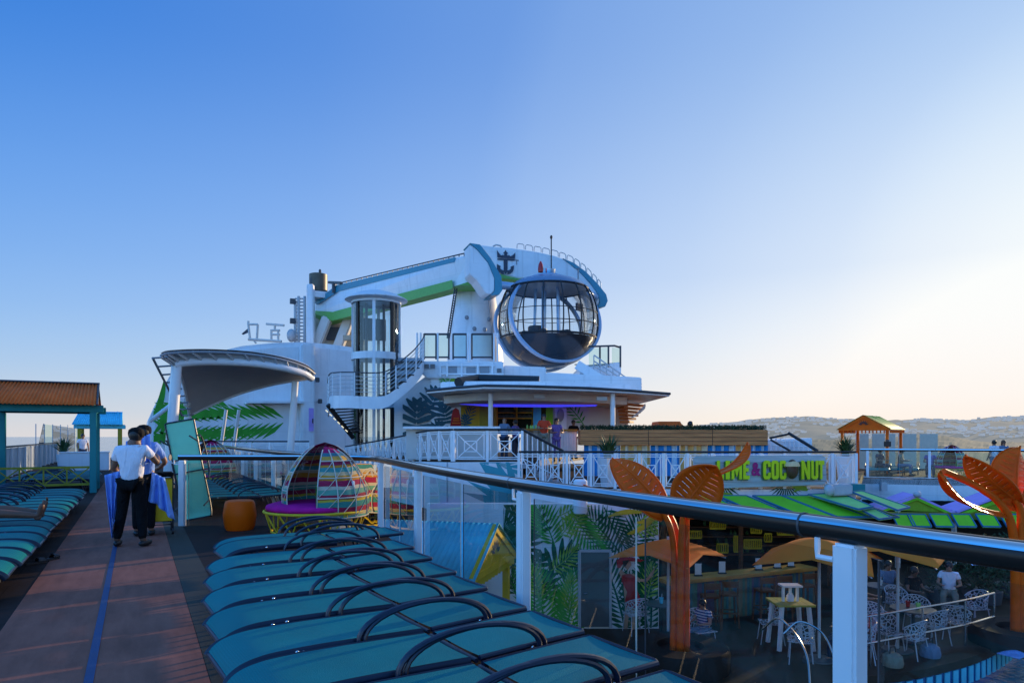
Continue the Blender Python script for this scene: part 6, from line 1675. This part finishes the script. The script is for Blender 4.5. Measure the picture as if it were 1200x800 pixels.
t = thing('wall_lamp', 'white cylindrical lamp mounted high on the mural wall', 'lamp', P(680, 600, 15.7))
p = P(680, 601, 15.75); MB().lathe([(0, 0), (.15, 0), (.16, .04), (.16, .74), (.12, .78), (0, .78)], p, 24).build('housing', 'white_trim', t, smooth=True); MB().box(P(680, 590, 15.92), (.1, .2, .2), -YAW).build('bracket', 'lightgrey', t)
struct('lower_wall', MB().add([gz(330, 30, LZ), gz(510, 17.5, LZ), gz(510, 17.5, -.3), gz(330, 30, -.1)], [(0, 1, 2, 3)]), 'interior')

# ================================================================== blue roofed cabana on the pool deck
def gable_house(label, apex, near, far, back, thk, roofm, wallm, postm, floor, ridge_u, ribs=None, nm='cabana'):
    """gable corners: near eave, far eave, apex; the roof runs along 'back'"""
    t = thing(nm, label, 'cabana', ((near+far)/2).to_tuple()[:2]+(floor,))
    up = Vector((0, 0, 1))
    ov = -back.normalized()*.12
    m = MB()
    dn = (near-apex)*1.08; df = (far-apex)*1.08
    corrug(m, apex+ov+dn+up*.05, apex+back+dn+up*.05, apex+ov+up*.05, apex+back+up*.05, ribs or 24, .014 if ribs else .001)
    corrug(m, apex+ov+df+up*.05, apex+back+df+up*.05, apex+ov+up*.05, apex+back+up*.05, ribs or 24, .014 if ribs else .001)
    m.build('roof', roofm, t, smooth=2, solid=.012)
    g = (far-near).normalized(); gn = -back.normalized()
    m = MB(); m.sheet([near, far, apex]); gb = m.build('gable', wallm, t, solid=.04)
    m = MB()
    for p, q in ((near, apex), (far, apex)): m.beam(p+gn*.04-up*.02, q+gn*.04-up*.02, .06, .16)
    m.beam(near+gn*.03, far+gn*.03, .06, .12); m.build('barge_board', wallm, t)
    # fan carving in the gable
    c = near.lerp(far, .5).lerp(apex, .30)+gn*.06; h = (apex.z-near.z)
    m = MB()
    for i in range(7):
        a = PI*(.12+.76*i/6); d1 = g*math.cos(a)+up*math.sin(a); d2 = g*-math.sin(a)+up*math.cos(a)
        m.sheet([c+d1*h*.10, c+d1*h*.24+d2*h*.045, c+d1*h*.40, c+d1*h*.24-d2*h*.045])
    m.build('carving', 'dark', gb)
    for p in (near.lerp(far, .06), near.lerp(far, .94), near.lerp(far, .06)+back*.94, near.lerp(far, .94)+back*.94):
        q = p-gn*.1; MB().box((q.x, q.y, (floor+near.z)/2), (.13, .13, near.z-floor), math.atan2(g.y, g.x)).build('post', postm, t)
    m = MB(); n = 14
    for i in range(n):
        q = near.lerp(far, (i+.5)/n); m.beam(q-up*.06+gn*.02, q-up*.20+gn*.02, .07, .03)
    m.build('fringe', wallm, t)
    m = MB(); n = 20
    for i in range(n):
        q = far.lerp(far+back, (i+.5)/n); m.beam(q-up*.02, q-up*.18, .07, .03)
        q = near.lerp(near+back, (i+.5)/n); m.beam(q-up*.02, q-up*.18, .07, .03)
    m.build('side_fringe', wallm, t)
    return t
ap, ne, fa = P(578, 616, 13.1), P(550, 681, 11.9), P(601, 647.5, 14.6)
fa.z = ne.z = (fa.z+ne.z)/2
gd = (fa-ne); gd.z = 0; bk = Vector((-gd.y, gd.x, 0)).normalized()*2.7
gable_house('blue corrugated cabana with yellow fan carved gable below the glass railing', ap, ne, fa, bk, .1, 'roofblue', 'yellowpaint', 'yellowpaint', LZ, 0, 26)

# ================================================================== copper palms
def leaf(mb, base, tip, side, wid, arch=.18, cup=.12, nu=46, nv=12, slots=9):
    base, tip = Vector(base), Vector(tip); ax = tip-base; L = ax.length; d = ax.normalized(); sd = Vector(side); sd = (sd-d*sd.dot(d)).normalized(); nn = d.cross(sd)
    def f(u, v):
        w = wid*.5*math.sin(PI*min(1, .04+.96*u)**.8)**.75; s = 2*v-1
        uu = u+.10*abs(s)*(1-u)*u*3
        return base+ax*uu+nn*(arch*L*math.sin(PI*u)+cup*wid*s*s)+sd*(s*w)
    st = [0.0]
    for k in range(slots):
        a = .10+.80*k/slots; st += [a, a+.80/slots*.455, a+.80/slots*.545]
    st += [.93, 1.0]; vsn = [0, .07, .14, .40, .475, .525, .60, .86, .93, 1]
    n = len(mb.v)
    vs = [f(u, v) for u in st for v in vsn]; fs = []; m_ = len(vsn)
    for i in range(len(st)-1):
        slot = i % 3 == 2 and 0 < i < len(st)-3
        for j in range(m_-1):
            if slot and (vsn[j] in (.14, .60)): continue
            fs.append((i*m_+j, i*m_+j+1, (i+1)*m_+j+1, (i+1)*m_+j))
    mb.add(vs, fs)
    return [f(u/10, .5) for u in range(11)], [f(u/20, 0) for u in range(21)], [f(u/20, 1) for u in range(21)]
def palm(label, base, stems, leaves, ring=True):
    t = thing('copper_palm', label, 'sculpture', base)
    m = 0
    for pts, r in stems:
        q = MB(); c = crom(pts, 6); k = len(c)
        q.tube(c, [r*(1-.35*i/k) for i in range(k)], 10); q.build('trunk', 'copper', t, smooth=True)
    for b, tp_, sd, w_, ar in leaves:
        q = MB(); mid_, l, r_ = leaf(q, b, tp_, sd, w_, ar); o = q.build('leaf', 'copper', t, smooth=2, solid=.018)
        q = MB(); q.tube(mid_, [.035-.002*i for i in range(11)], 8); q.tube(l, .016, 5); q.tube(r_, .016, 5); q.build('leaf_rib', 'copper', o, smooth=True)
    if ring:
        q = MB(); q.lathe([(.95, 0), (.95, .36), (.9, .42), (.45, .42), (.45, .3), (0, .3)], base, 36); q.build('base_ring', 'interior', t, smooth=True)
    return t
DP = 13.4; pb = gz(797, DP, LZ)
def pz(x, y, d=DP): return P(x, y, d)
stems = [([gz(789, DP, LZ), pz(790, 700), pz(790, 650), pz(786, 620), pz(777, 600), pz(768, 587)], .074),
         ([gz(797, DP-.1, LZ), pz(797, 700, DP-.1), pz(798, 640, DP-.1), pz(800, 610, DP-.1), pz(803, 592, DP-.1), pz(805, 582, DP)], .074),
         ([gz(804, DP, LZ), pz(804, 700), pz(804, 640), pz(805, 600), pz(812, 570, DP+.2), pz(828, 552, DP+.4)], .074),
         ([gz(798, DP+.25, LZ), pz(798, 690, DP+.25), pz(796, 640, DP+.25), pz(786, 605, DP+.4), pz(765, 582, DP+.5), pz(735, 570, DP+.6)], .07)]
leaves = [(pz(782, 604), pz(717, 536, DP+.5), cam2w(.75, .35, .45), .78, -.10),
          (pz(797, 600, DP-.1), pz(839, 545, DP-.35), cam2w(-.8, 0.1, .62), .95, -.06),
          (pz(832, 556, DP+.4), pz(876, 518, DP+1.0), cam2w(.15, -.98, .05), .5, .10),
          (pz(745, 574, DP+.6), pz(684, 568, DP-.2), cam2w(.1, .95, .1), .75, .06)]
palm('copper coloured metal palm with cut out leaves, its base in a round seat', pb, stems, leaves)
DQ = 14.6; pb2 = gz(1196, DQ, LZ)
stems = [([gz(1190, DQ, LZ), pz(1190, 690, DQ), pz(1189, 640, DQ), pz(1182, 605, DQ), pz(1165, 583, DQ), pz(1140, 567, DQ), pz(1106, 552, DQ-.3)], .10),
         ([gz(1197, DQ, LZ), pz(1197, 690, DQ), pz(1196, 640, DQ), pz(1196, 600, DQ), pz(1190, 585, DQ)], .10),
         ([gz(1204, DQ, LZ), pz(1204, 690, DQ), pz(1203, 640, DQ), pz(1204, 600, DQ)], .10)]
leaves = [(pz(1194, 588, DQ), pz(1131, 532, DQ+.1), cam2w(.62, .1, -.75), .66, .05),
          (pz(1196, 600, DQ), pz(1196, 522, DQ+.6), cam2w(.9, .3, .1), 1.15, .05),
          (pz(1178, 602, DQ), pz(1102, 551, DQ-.4), cam2w(.1, 1.0, .12), .5, .12),
          (pz(1204, 596, DQ), pz(1262, 560, DQ+.2), cam2w(.5, .3, -.8), .9, .1)]
palm('copper coloured metal palm cut off by the right edge of the frame', pb2, stems, leaves)

# ================================================================== umbrellas, tables, chairs on the pool deck
def umbrella(label, c, half, rot, ztop, zc, sag=.10):
    t = thing('umbrella', label, 'umbrella', c)
    c = Vector(c); M = Matrix.Rotation(rot, 3, 'Z')
    def f(u, v):
        x, y = 2*u-1, 2*v-1; r = max(abs(x), abs(y)); k = (abs(x)*abs(y))
        edge = 1-.13*(1-k**1.0)*r
        z = ztop-(ztop-zc)*(r**1.35)*(.62+.38*k)
        return c+M @ Vector((x*half*edge, y*half*edge, 0))+Vector((0, 0, z-c.z))
    m = MB(); m.grid(f, 24, 24); m.build('canopy', 'umbrella', t, smooth=2, solid=.006)
    m = MB(); m.tube([c, Vector((c.x, c.y, ztop+.06))], .03, 8); m.build('pole', 'lightgrey', t, smooth=True)
    for i in range(4):
        a = (i+.5)*PI/2; e = c+M @ Vector((math.copysign(half*.97, math.cos(a)), math.copysign(half*.97, math.sin(a)), 0)); e.z = zc-.03
        m = MB(); m.tube([Vector((c.x, c.y, ztop-.03)), e], .014, 5); m.build('rib', 'lightgrey', t)
    MB().lathe([(0, 0), (.32, 0), (.3, .08), (.05, .1)], c, 16).build('base', 'darkgrey', t)
    return t
umbrella('tan square umbrella behind the copper palm trunk', gz(783, 14.6, LZ), .92, .35, -.60, -.98)
umbrella('tan square umbrella left of the near white post', gz(960, 13.6, LZ), 1.05, .5, -.42, -.90)
umbrella('tan square umbrella right of the near white post', gz(1052, 14.2, LZ), 1.1, .2, -.42, -.84)
# pale wire chair
m_ = mat('wire', (.42, .42, .46), .4, var=.05)
nt = m_.node_tree; N, L = nt.nodes, nt.links
tc = N.new('ShaderNodeTexCoord'); vo = N.new('ShaderNodeTexVoronoi'); vo.feature = 'DISTANCE_TO_EDGE'; vo.inputs['Scale'].default_value = 13
L.new(tc.outputs['Object'], vo.inputs['Vector']); lt = N.new('ShaderNodeMath'); lt.operation = 'LESS_THAN'; lt.inputs[1].default_value = .11
L.new(vo.outputs['Distance'], lt.inputs[0]); L.new(lt.outputs[0], N['Principled BSDF'].inputs['Alpha'])
def wire_chair(label, p, rz, group):
    t = thing('wire_chair', label, 'chair', (0, 0, 0), 0, group)
    m = MB(); m.grid(lambda u, v: Vector(((u-.5)*.46*(1-.1*v), (v-.5)*.44, .44-.02*math.sin(PI*u))), 8, 6); m.build('seat', 'wire', t, smooth=2, local=True)
    def bk(u, v):
        a = PI*(u*1.15-.075); return Vector((.25*math.cos(a)*(1+.12*v), -.04-.2*math.sin(a)*(1+.1*v), .44+.40*v*(.55+.45*math.sin(PI*min(1, max(0, u))))))
    m = MB(); m.grid(bk, 20, 6); m.build('back', 'wire', t, smooth=2, local=True)
    m = MB(); m.tube([bk(u/20, 1) for u in range(21)], .012, 6); m.tube([(.23, .22, .44), (.24, -.2, .44), (-.24, -.2, .44), (-.23, .22, .44)], .011, 6, closed=True); m.build('rim', 'wirewhite', t, smooth=True, local=True)
    for s in (-1, 1):
        for y0, y1 in ((.18, .24), (-.18, -.26)):
            m = MB(); m.tube([(s*.19, y0, .44), (s*.22, y1, 0)], .012, 6); m.build('leg', 'wirewhite', t, smooth=True, local=True)
    t.location = p; t.rotation_euler.z = rz
    return t
c0_ = None
CH = [(745, 741, 15, 'beside the painted woman in red'), (822, 762, 200, 'under the child in the striped shirt'), (938, 775, -20, 'in front of the yellow table'), (903, 752, 80, 'left of the yellow table'), (1010, 777, 60, 'right beside the near white post, lowest'),
      (1018, 752, 150, 'behind the steel rail, first right of the post'), (1040, 765, -160, 'with a bag before it, behind the steel rail'), (1068, 772, 30, 'at the centre behind the steel rail'), (1094, 757, 20, 'facing away, middle of the steel rail'), (1122, 752, -50, 'turned left, near the right of the rail'),
      (1142, 733, 100, 'at the right end of the steel rail'), (1075, 742, 170, 'second row, left of the dark table'), (1052, 728, 190, 'second row behind the dark table')]
for i, (px, py, a, lb) in enumerate(CH):
    p = G(px, py, LZ); lab = 'white openwork wire chair ' + lb
    if c0_ is None: c0_ = wire_chair(lab, p, R(a)-YAW, 'white wire chairs on the pool deck')
    else: dup(c0_, p, R(a)-YAW, lab)
def table(label, p, h, r, top, legm, yel=False):
    t = thing('table', label, 'table', p); p = Vector(p)
    if yel:
        m = MB()
        for i in range(5): m.box(p+u_*(-.32+.16*i)+Vector((0, 0, h)), (.15, .72, .04), -YAW)
        m.build('slatted_top', top, t)
        for s in (-1, 1):
            for q in (-1, 1): MB().beam(p+u_*s*.36+cam2w(0, q*.32, 0), p+u_*s*.28+cam2w(0, q*.26, h-.02), .07, .07).build('leg', legm, t)
        m = MB(); m.box(p+Vector((0, 0, h+.36)), (.42, .3, .035), -YAW)
        for s in (-1, 0, 1): m.box(p+u_*s*.15+Vector((0, 0, h+.18)), (.05, .05, .34), -YAW)
        m.build('upper_shelf', legm, t)
    else:
        MB().lathe([(0, h), (r, h), (r, h-.03), (0, h-.04)], p, 28).build('tabletop', top, t)
        m = MB(); m.lathe([(0, 0), (.26, 0), (.24, .03), (.035, .05), (.035, h-.03)], p, 16); m.build('pedestal', legm, t)
    return t
table('yellow slatted table on white legs with an upper shelf', G(926, 757, LZ), .95, .4, 'tableyellow', 'white', True)
table('dark round table among the white wire chairs', G(1070, 752, LZ), .74, .45, 'darkgrey', 'dark')
table('round dark table further back under the tan umbrella', G(1035, 720, LZ), .74, .42, 'darkgrey', 'dark')
table('dark round table at the foot of the copper palm', G(775, 745, LZ), .74, .35, 'darkgrey', 'dark')
def sit(label, px, py, rz, **k): return person(label, G(px, py, LZ), rz, pose('sit'), skinm=k.pop('skinm', 'skin_mid'), shoes='dark', sub=1, hands=True, **k)
stripes('stripeshirt', [(1, (.5, .5, .55)), (1, (.05, .06, .2))], 'Z', .07, noise=0)
sit('child in a blue and white striped shirt seated beside the copper palm trunk', 824, 760, R(100), shirt='stripeshirt', trousers='greyshirt', hair='hair', scale=.82)
sit('guest in a white shirt seated under the right tan umbrella', 1112, 716, R(120), shirt='fabricwhite', trousers='khaki', hair='hair')
sit('guest in dark clothes seated behind the dark table', 1070, 724, R(170), shirt='blackcloth', trousers='blackcloth', hair='hair', skinm='skin_dark')
sit('woman in a dark patterned dress seated right of the near white post', 1008, 733, R(200), shirt='navy', trousers='navy', hair='hair', longhair=True)
sit('guest in a red shirt half hidden behind the near white post', 1001, 778, R(30), shirt='p_red', trousers='navy', hair='hair')
sit('guest in a grey shirt seated under the tan umbrella', 1040, 714, R(150), shirt='greyshirt', trousers='khaki', hair='hair')
# steel rails
def steelrail(label, pts, h, bars, r=.022):
    t = thing('steel_rail', label, 'railing', pts[0]); c = crom(pts, 5)
    for hh in bars: MB().tube([p+Vector((0, 0, hh)) for p in c], r, 8).build('rail', 'steel', t, smooth=True)
    for p in pts: MB().tube([p, p+Vector((0, 0, h))], r, 8).build('post', 'steel', t, smooth=True)
    return t
steelrail('curved two bar stainless rail before the white wire chairs', [G(x, y, LZ) for x, y in ((1003, 784), (1020, 783), (1081, 770), (1131, 759), (1165, 748))], 1.02, (1.02, .5))
t = thing('grab_rail', 'bent stainless grab rail at the pool deck steps left of the post', 'railing', G(905, 790, LZ))
m = MB(); m.tube(crom([P(893, 737, 12.6), P(910, 724, 12.4), P(922, 731, 12.2), P(936, 748, 11.8), P(946, 770, 11.5), P(949, 800, 11.2), P(950, 825, 11)], 6), .018, 8); m.build('near_bar', 'steel', t, smooth=True)
m = MB(); m.tube(crom([P(918, 742, 12.0), P(936, 728, 12.0), P(960, 738, 11.9), P(974, 760, 11.6), P(985, 800, 11.2)], 6), .018, 8); m.build('far_bar', 'steel', t, smooth=True)
# pool
pc_ = [cam2w(xc, d, 0) for xc, d in ((5.2, 6), (5.6, 10), (5.97, 12.3), (7.4, 12.9), (8.3, 13.3), (9.7, 14.1), (11.5, 15.6), (14, 18.5))]
pc_ = crom(pc_, 5); zin = Vector((0, 0, 1))
m = MB(); k = len(pc_)
m.grid(lambda u, v: pc_[round(u*(k-1))]+zin*(LZ-.10-.75*v), k-1, 1); pool = thing('pool', 'blue tiled pool edge with water in the bottom right corner', 'pool', (pc_[15].x, pc_[15].y, LZ)); m.build('tile_wall', 'poolblue', pool, smooth=2)
m = MB()
for i in range(0, 60):
    p, d = along(pc_, plen(pc_)*i/60); n2 = Vector((d.y, -d.x, 0)); m.box(p+n2*.02+zin*(LZ-.3), (.16, .02, .34), math.atan2(d.y, d.x))
m.build('tile_panels', 'roofblue', pool)['kind'] = 'stuff'
m = MB()
vs = []
for i in range(k):
    d = (pc_[min(i+1, k-1)]-pc_[max(i-1, 0)]).normalized(); n2 = Vector((d.y, -d.x, 0)); p = pc_[i]
    vs.append([p+n2*.05+zin*(LZ-.10), p+n2*.05+zin*(LZ+.06), p-n2*.95+zin*(LZ+.06), p-n2*.95+zin*(LZ+.004)])
m.grid(lambda u, v: vs[round(u*(k-1))][round(v*3)], k-1, 3); m.build('coping', 'lowerdeck', pool, smooth=True)
wp = pc_+[cam2w(30, 16, 0), cam2w(20, 2, 0), cam2w(5, 2, 0)]
struct('pool_water', MB().sheet([p+zin*(LZ-.62) for p in wp]), 'poolwater')
for (x, y, lab) in ((1193, 752, 'folded blue towel lying on the pool coping, farther one'), (1190, 766, 'pale blue towel lying on the pool coping, nearer one')):
    t = thing('pool_towel', lab, 'towel', G(x, y, LZ+.07)); p = G(x, y, LZ+.07); m = MB(); rs = random.Random(x+y)
    m.grid(lambda u, v: p+Vector(((u-.5)*.6, (v-.5)*.4, .02+.07*abs(math.sin(u*7+v*3))*math.sin(PI*u)*math.sin(PI*v))), 14, 10); m.build('cloth', 'robe', t, smooth=2, solid=.02)

# ================================================================== starboard side
SZ = -.3
sb = [gz(1008, 31, 0), gz(1080, 30.2, 0), gz(1160, 29.4, 0), gz(1290, 28.5, 0), gz(1500, 27, 0)]
pl = [(p.x, p.y) for p in sb+[cam2w(60, 46, 0), cam2w(26, 52, 0), cam2w(15, 42, 0)]]
struct('starboard_deck', MB().prism(pl, (0, 0, SZ-.25), (1, 0, 0), (0, 1, 0), .25), 'deckrubber')
t = thing('starboard_wall', 'white wall below the starboard deck behind the purple roofs', 'wall', (sb[0].x, sb[0].y, LZ))
m = MB()
for a, b in zip(sb, sb[1:]): m.add([Vector((a.x, a.y, SZ+.0)), Vector((b.x, b.y, SZ)), Vector((b.x, b.y, LZ)), Vector((a.x, a.y, LZ))], [(0, 1, 2, 3)])
m.build('panel', 'white', t, solid=.05)
quad([(1033, 575), (1040, 575), (1040, 565), (1033, 565)], 30.2, 30.4, 'vent', 'lightgrey', t)
sp = [Vector((p.x, p.y, SZ)) for p in sb]; Ls = plen(sp)
t = railing('glass_railing', 'starboard glass railing with dark cap before the orange cabana', crom(sp, 4), [.3, 2.75, 5.6, 8.4, 11.2], SZ+1.28-SZ+0.0 if False else 1.0-SZ, 0.02, .055, .1, Ls-.2, panel='screenglass')
t.location.z += 0
# orange cabana
A, B = P(983, 503.5, 36), P(1043, 502.5, 34.4); A.z = B.z = (A.z+B.z)/2
ap = P(1012, 487.3, 35.2); gd = B-A; gd.z = 0; bk = Vector((-gd.y, gd.x, 0)).normalized()*3.1
if bk.dot(cam2w(0, 1, 0)) < 0: bk = -bk
gable_house('orange cabana with green roof on the starboard deck', ap, A, B, bk, .1, 'roofgreen', 'orangepaint', 'orangepaint', SZ, 0)
t = thing('privacy_screen', 'row of cream translucent screens behind the orange cabana', 'screen', P(1050, 530, 40))
for x0, x1 in ((1003, 1018), (1022, 1037), (1041, 1049), (1053, 1074), (1078, 1099)):
    MB().add([gz(x0, 40, SZ), gz(x1, 40, SZ), gz(x1, 40, 1.75), gz(x0, 40, 1.75)], [(0, 1, 2, 3)]).build('panel', 'screencream' if 'screencream' in MATS else 'offwhite', t, solid=.03)
t = thing('tv_screen', 'small black screen hanging on a post of the orange cabana', 'screen', P(1040, 520, 34.2)); MB().box(P(1040, 520, 34.2), (.34, .08, .26), -YAW).build('display', 'dark', t, bevel=.015); MB().box(P(1040, 516.2, 34.3), (.05, .2, .12), -YAW).build('bracket', 'darkgrey', t)
daybed('woven dome daybed on the starboard deck right of the orange cabana', gz(1112, 32.6, SZ).to_tuple(), R(-40))
for i, (px, d) in enumerate(((1022, 32.8), (1034, 32.6), (1050, 33), (1068, 32.8))):
    q = dup(lr, gz(px, d, SZ), R(60)-YAW, 'teal lounger under the orange cabana, %s from the left' % ORD[i].replace('nearest', 'first'), 'loungers under the orange cabana')
def st2(label, px, d, rz, **k):
    p = gz(px, d, SZ); return person(label, p, rz, k.pop('p', pose()), skinm='skin_mid', sub=1, hands=True, shoes='dark', **k)
st2('dark haired person in a white shirt standing on the starboard deck at the railing', 1165, 31, R(-20), shirt='fabricwhite', trousers='greyshirt', hair='hair')
st2('person with auburn hair beside the white shirted one on the starboard deck', 1176, 31.4, R(150), shirt='greyshirt', trousers='khaki', hair='coconut', longhair=True)
person('guest in khaki seated under the orange cabana', gz(1056, 33.2, SZ), R(200), pose('sit'), 'skin_mid', 'khaki', 'greyshirt', hair='hair', shoes='dark', sub=1)
person('guest in dark shirt seated at the left side of the orange cabana', gz(1031, 33.6, SZ), R(170), pose('sit'), 'skin_mid', 'navy', 'navy', hair='hair', shoes='dark', sub=1)
person('guest seated beside the starboard dome daybed', gz(1090, 31.8, SZ), R(120), pose('sit'), 'skin_mid', 'floral', 'navy', hair='hair', shoes='dark', sub=1)
# purple roofed stalls
stl = thing('purple_stall', 'row of stalls with lavender gabled roofs and lime fringe below the starboard wall', 'stall', gz(1110, 24, LZ))
bk = cam2w(.35, 1.5, 0)
def ridge_roof(l, a, r, nm):
    m = MB(); up = Vector((0, 0, .03))
    m.add([l, a, a+bk, l+bk], [(0, 1, 2, 3)]); m.add([a+up*.1, r, r+bk, a+bk+up*.1], [(0, 1, 2, 3)]); m.build('roof', 'purple', stl, solid=.07)
    f = cam2w(0, .12, 0); MB().sheet([l+f, r+f, a+f]).build('gable', 'lime_dk' if 'lime_dk' in MATS else 'yellowdull', stl, solid=.03)
    m = MB(); m.beam(l+f*.3-Vector((0, 0, .10)), a+f*.3-Vector((0, 0, .10)), .05, .12); m.beam(a+f*.3-Vector((0, 0, .10)), r+f*.3-Vector((0, 0, .10)), .05, .12); m.build('barge_board', 'lime', stl)
ridge_roof(P(1028, 597, 23.5), P(1075, 580, 23.5), P(1122, 601, 23.2), 'a'); ridge_roof(P(1122, 601, 23.2), P(1171, 583, 23.2), P(1222, 603, 23), 'b'); ridge_roof(P(1222, 603, 23), P(1271, 585, 23), P(1320, 605, 23), 'c')
m = MB(); m.ell(P(1075, 579, 23.3), (.16, .12, .12), 10, 8); m.ell(P(1171, 582, 23), (.16, .12, .12), 10, 8); m.build('finial', 'lightgrey', stl, smooth=2)
m = MB(); m.beam(P(1040, 603, 23.4), P(1300, 607, 22.8), .1, .22); m.build('eaves_beam', 'yellowdull', stl)
for x in (1045, 1063, 1089, 1115, 1143, 1171, 1198):
    d = 22.6; a, b = P(x, 602, d), P(x+21, 602.5, d); sh = cam2w(0, -.35, -.36)
    flap(a, b, b+sh, a+sh, 'awning_panel', 'lime', stl)
for x in (1052, 1118, 1190):
    MB().beam(gz(x, 23.4, LZ), gz(x, 23.4, -.95), .12, .12).build('post', 'offwhite', stl)
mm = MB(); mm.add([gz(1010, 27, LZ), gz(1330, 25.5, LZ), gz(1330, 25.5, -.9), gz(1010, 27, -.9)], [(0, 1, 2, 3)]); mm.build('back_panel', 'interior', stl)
t = thing('lit_screen', 'small bright blue information screen in the dark stall', 'screen', P(1145, 657, 21)); quad([(1138, 662), (1154, 662), (1154, 652), (1138, 652)], 21, 21.1, 'display', 'bluepanel' if 'bluepanel' in MATS else 'roofblue', t, .01)
MB().tube([P(1146, 662, 21.05), gz(1146, 21.05, LZ)], .04, 8).build('stand', 'dark', t)
# planting in the dark right behind the pool tables
rs = random.Random(21)
for i, (px, d, h) in enumerate(((1100, 18.5, 1.4), (1128, 18.8, 1.7), (1158, 18.2, 1.5), (1180, 19, 1.8))):
    p = gz(px, d, LZ); t = thing('potted_shrub', 'dark leafy shrub in the shade beyond the pool rail, %s from the left' % ORD[i].replace('nearest', 'first'), 'plant', p, 0, 'shrubs in the shade')
    MB().lathe([(0, 0), (.28, 0), (.34, .4), (.3, .42), (0, .4)], p, 18).build('pot', 'darkgrey', t, smooth=True)
    m = MB()
    for k in range(420):
        v = Vector((rs.gauss(0, .26), rs.gauss(0, .26), rs.uniform(.35, h))); v.x *= (1.3-.5*v.z/h); v.y *= (1.3-.5*v.z/h); q = p+v; s = rs.uniform(.05, .11)
        a_ = Vector((rs.gauss(0, 1), rs.gauss(0, 1), rs.gauss(0, 1))).normalized()*s; b_ = Vector((rs.gauss(0, 1), rs.gauss(0, 1), rs.gauss(0, 1))).normalized()*s*1.8
        m.sheet([q-a_*.5, q+b_*.5-a_*.2, q+b_, q+a_*.5])
    m.build('leaves', 'hedge', t)

# small things on the pool deck tables and deck
rs = random.Random(33)
for i, (px, py, h, mm, lb) in enumerate(((1064, 750, .745, 'p_red', 'red cup on the dark round table among the chairs'), (1076, 753, .745, 'limepale', 'pale green cup on the dark round table among the chairs'), (1032, 720, .745, 'offwhite', 'white cup on the table under the tan umbrella'), (775, 745, .745, 'roofblue', 'blue cup on the table at the foot of the copper palm'))):
    p = G(px, py, LZ); p.z = LZ+h; t = thing('cup', lb, 'cup', p)
    MB().lathe([(0, 0), (.035, 0), (.05, .13), (.044, .13), (.034, .02), (0, .02)], p, 14).build('cup_body', mm, t, smooth=True); MB().tube([p+Vector((0, 0, .04)), p+Vector((.03, .01, .21))], .005, 5).build('straw', 'fabricwhite', t)
p = G(926, 757, LZ); p.z = LZ+.97
t = thing('napkin_holder', 'small white napkin holder on the yellow slatted table', 'holder', p); MB().box(p+Vector((0, 0, .07)), (.14, .1, .14), -YAW).build('box', 'fabricwhite', t, bevel=.015); MB().box(p+Vector((0, 0, .15)), (.1, .04, .03), -YAW).build('napkins', 'offwhite', t)
for i, (px, py, mm, lb) in enumerate(((1046, 783, 'khaki', 'khaki beach bag on the deck behind the steel rail'), (1090, 772, 'greyshirt', 'dark blue backpack on the deck under the middle chair'))):
    p = G(px, py, LZ); t = thing('bag', lb, 'bag', p); m = MB()
    m.lathe([(0, 0), (.17, .01), (.2, .12), (.17, .26), (.1, .31), (0, .31)], p, 14); m.build('sack', mm, t, smooth=True)
    m = MB(); m.tube([p+Vector((-.1, 0, .28)), p+Vector((-.07, 0, .42)), p+Vector((.07, 0, .42)), p+Vector((.1, 0, .28))], .012, 6); m.build('handle', 'dark', t, smooth=True)
# litter bin and menu board by the bar
p = gz(985, 18.2, LZ); t = thing('litter_bin', 'dark round litter bin at the right end of the bar counter', 'bin', p)
MB().lathe([(0, 0), (.24, 0), (.26, .8), (.22, .86), (0, .88)], p, 20).build('body', 'darkgrey', t, smooth=True); MB().lathe([(.17, .885), (.2, .92), (.1, .95), (0, .95)], p, 20).build('lid', 'steel', t, smooth=True)
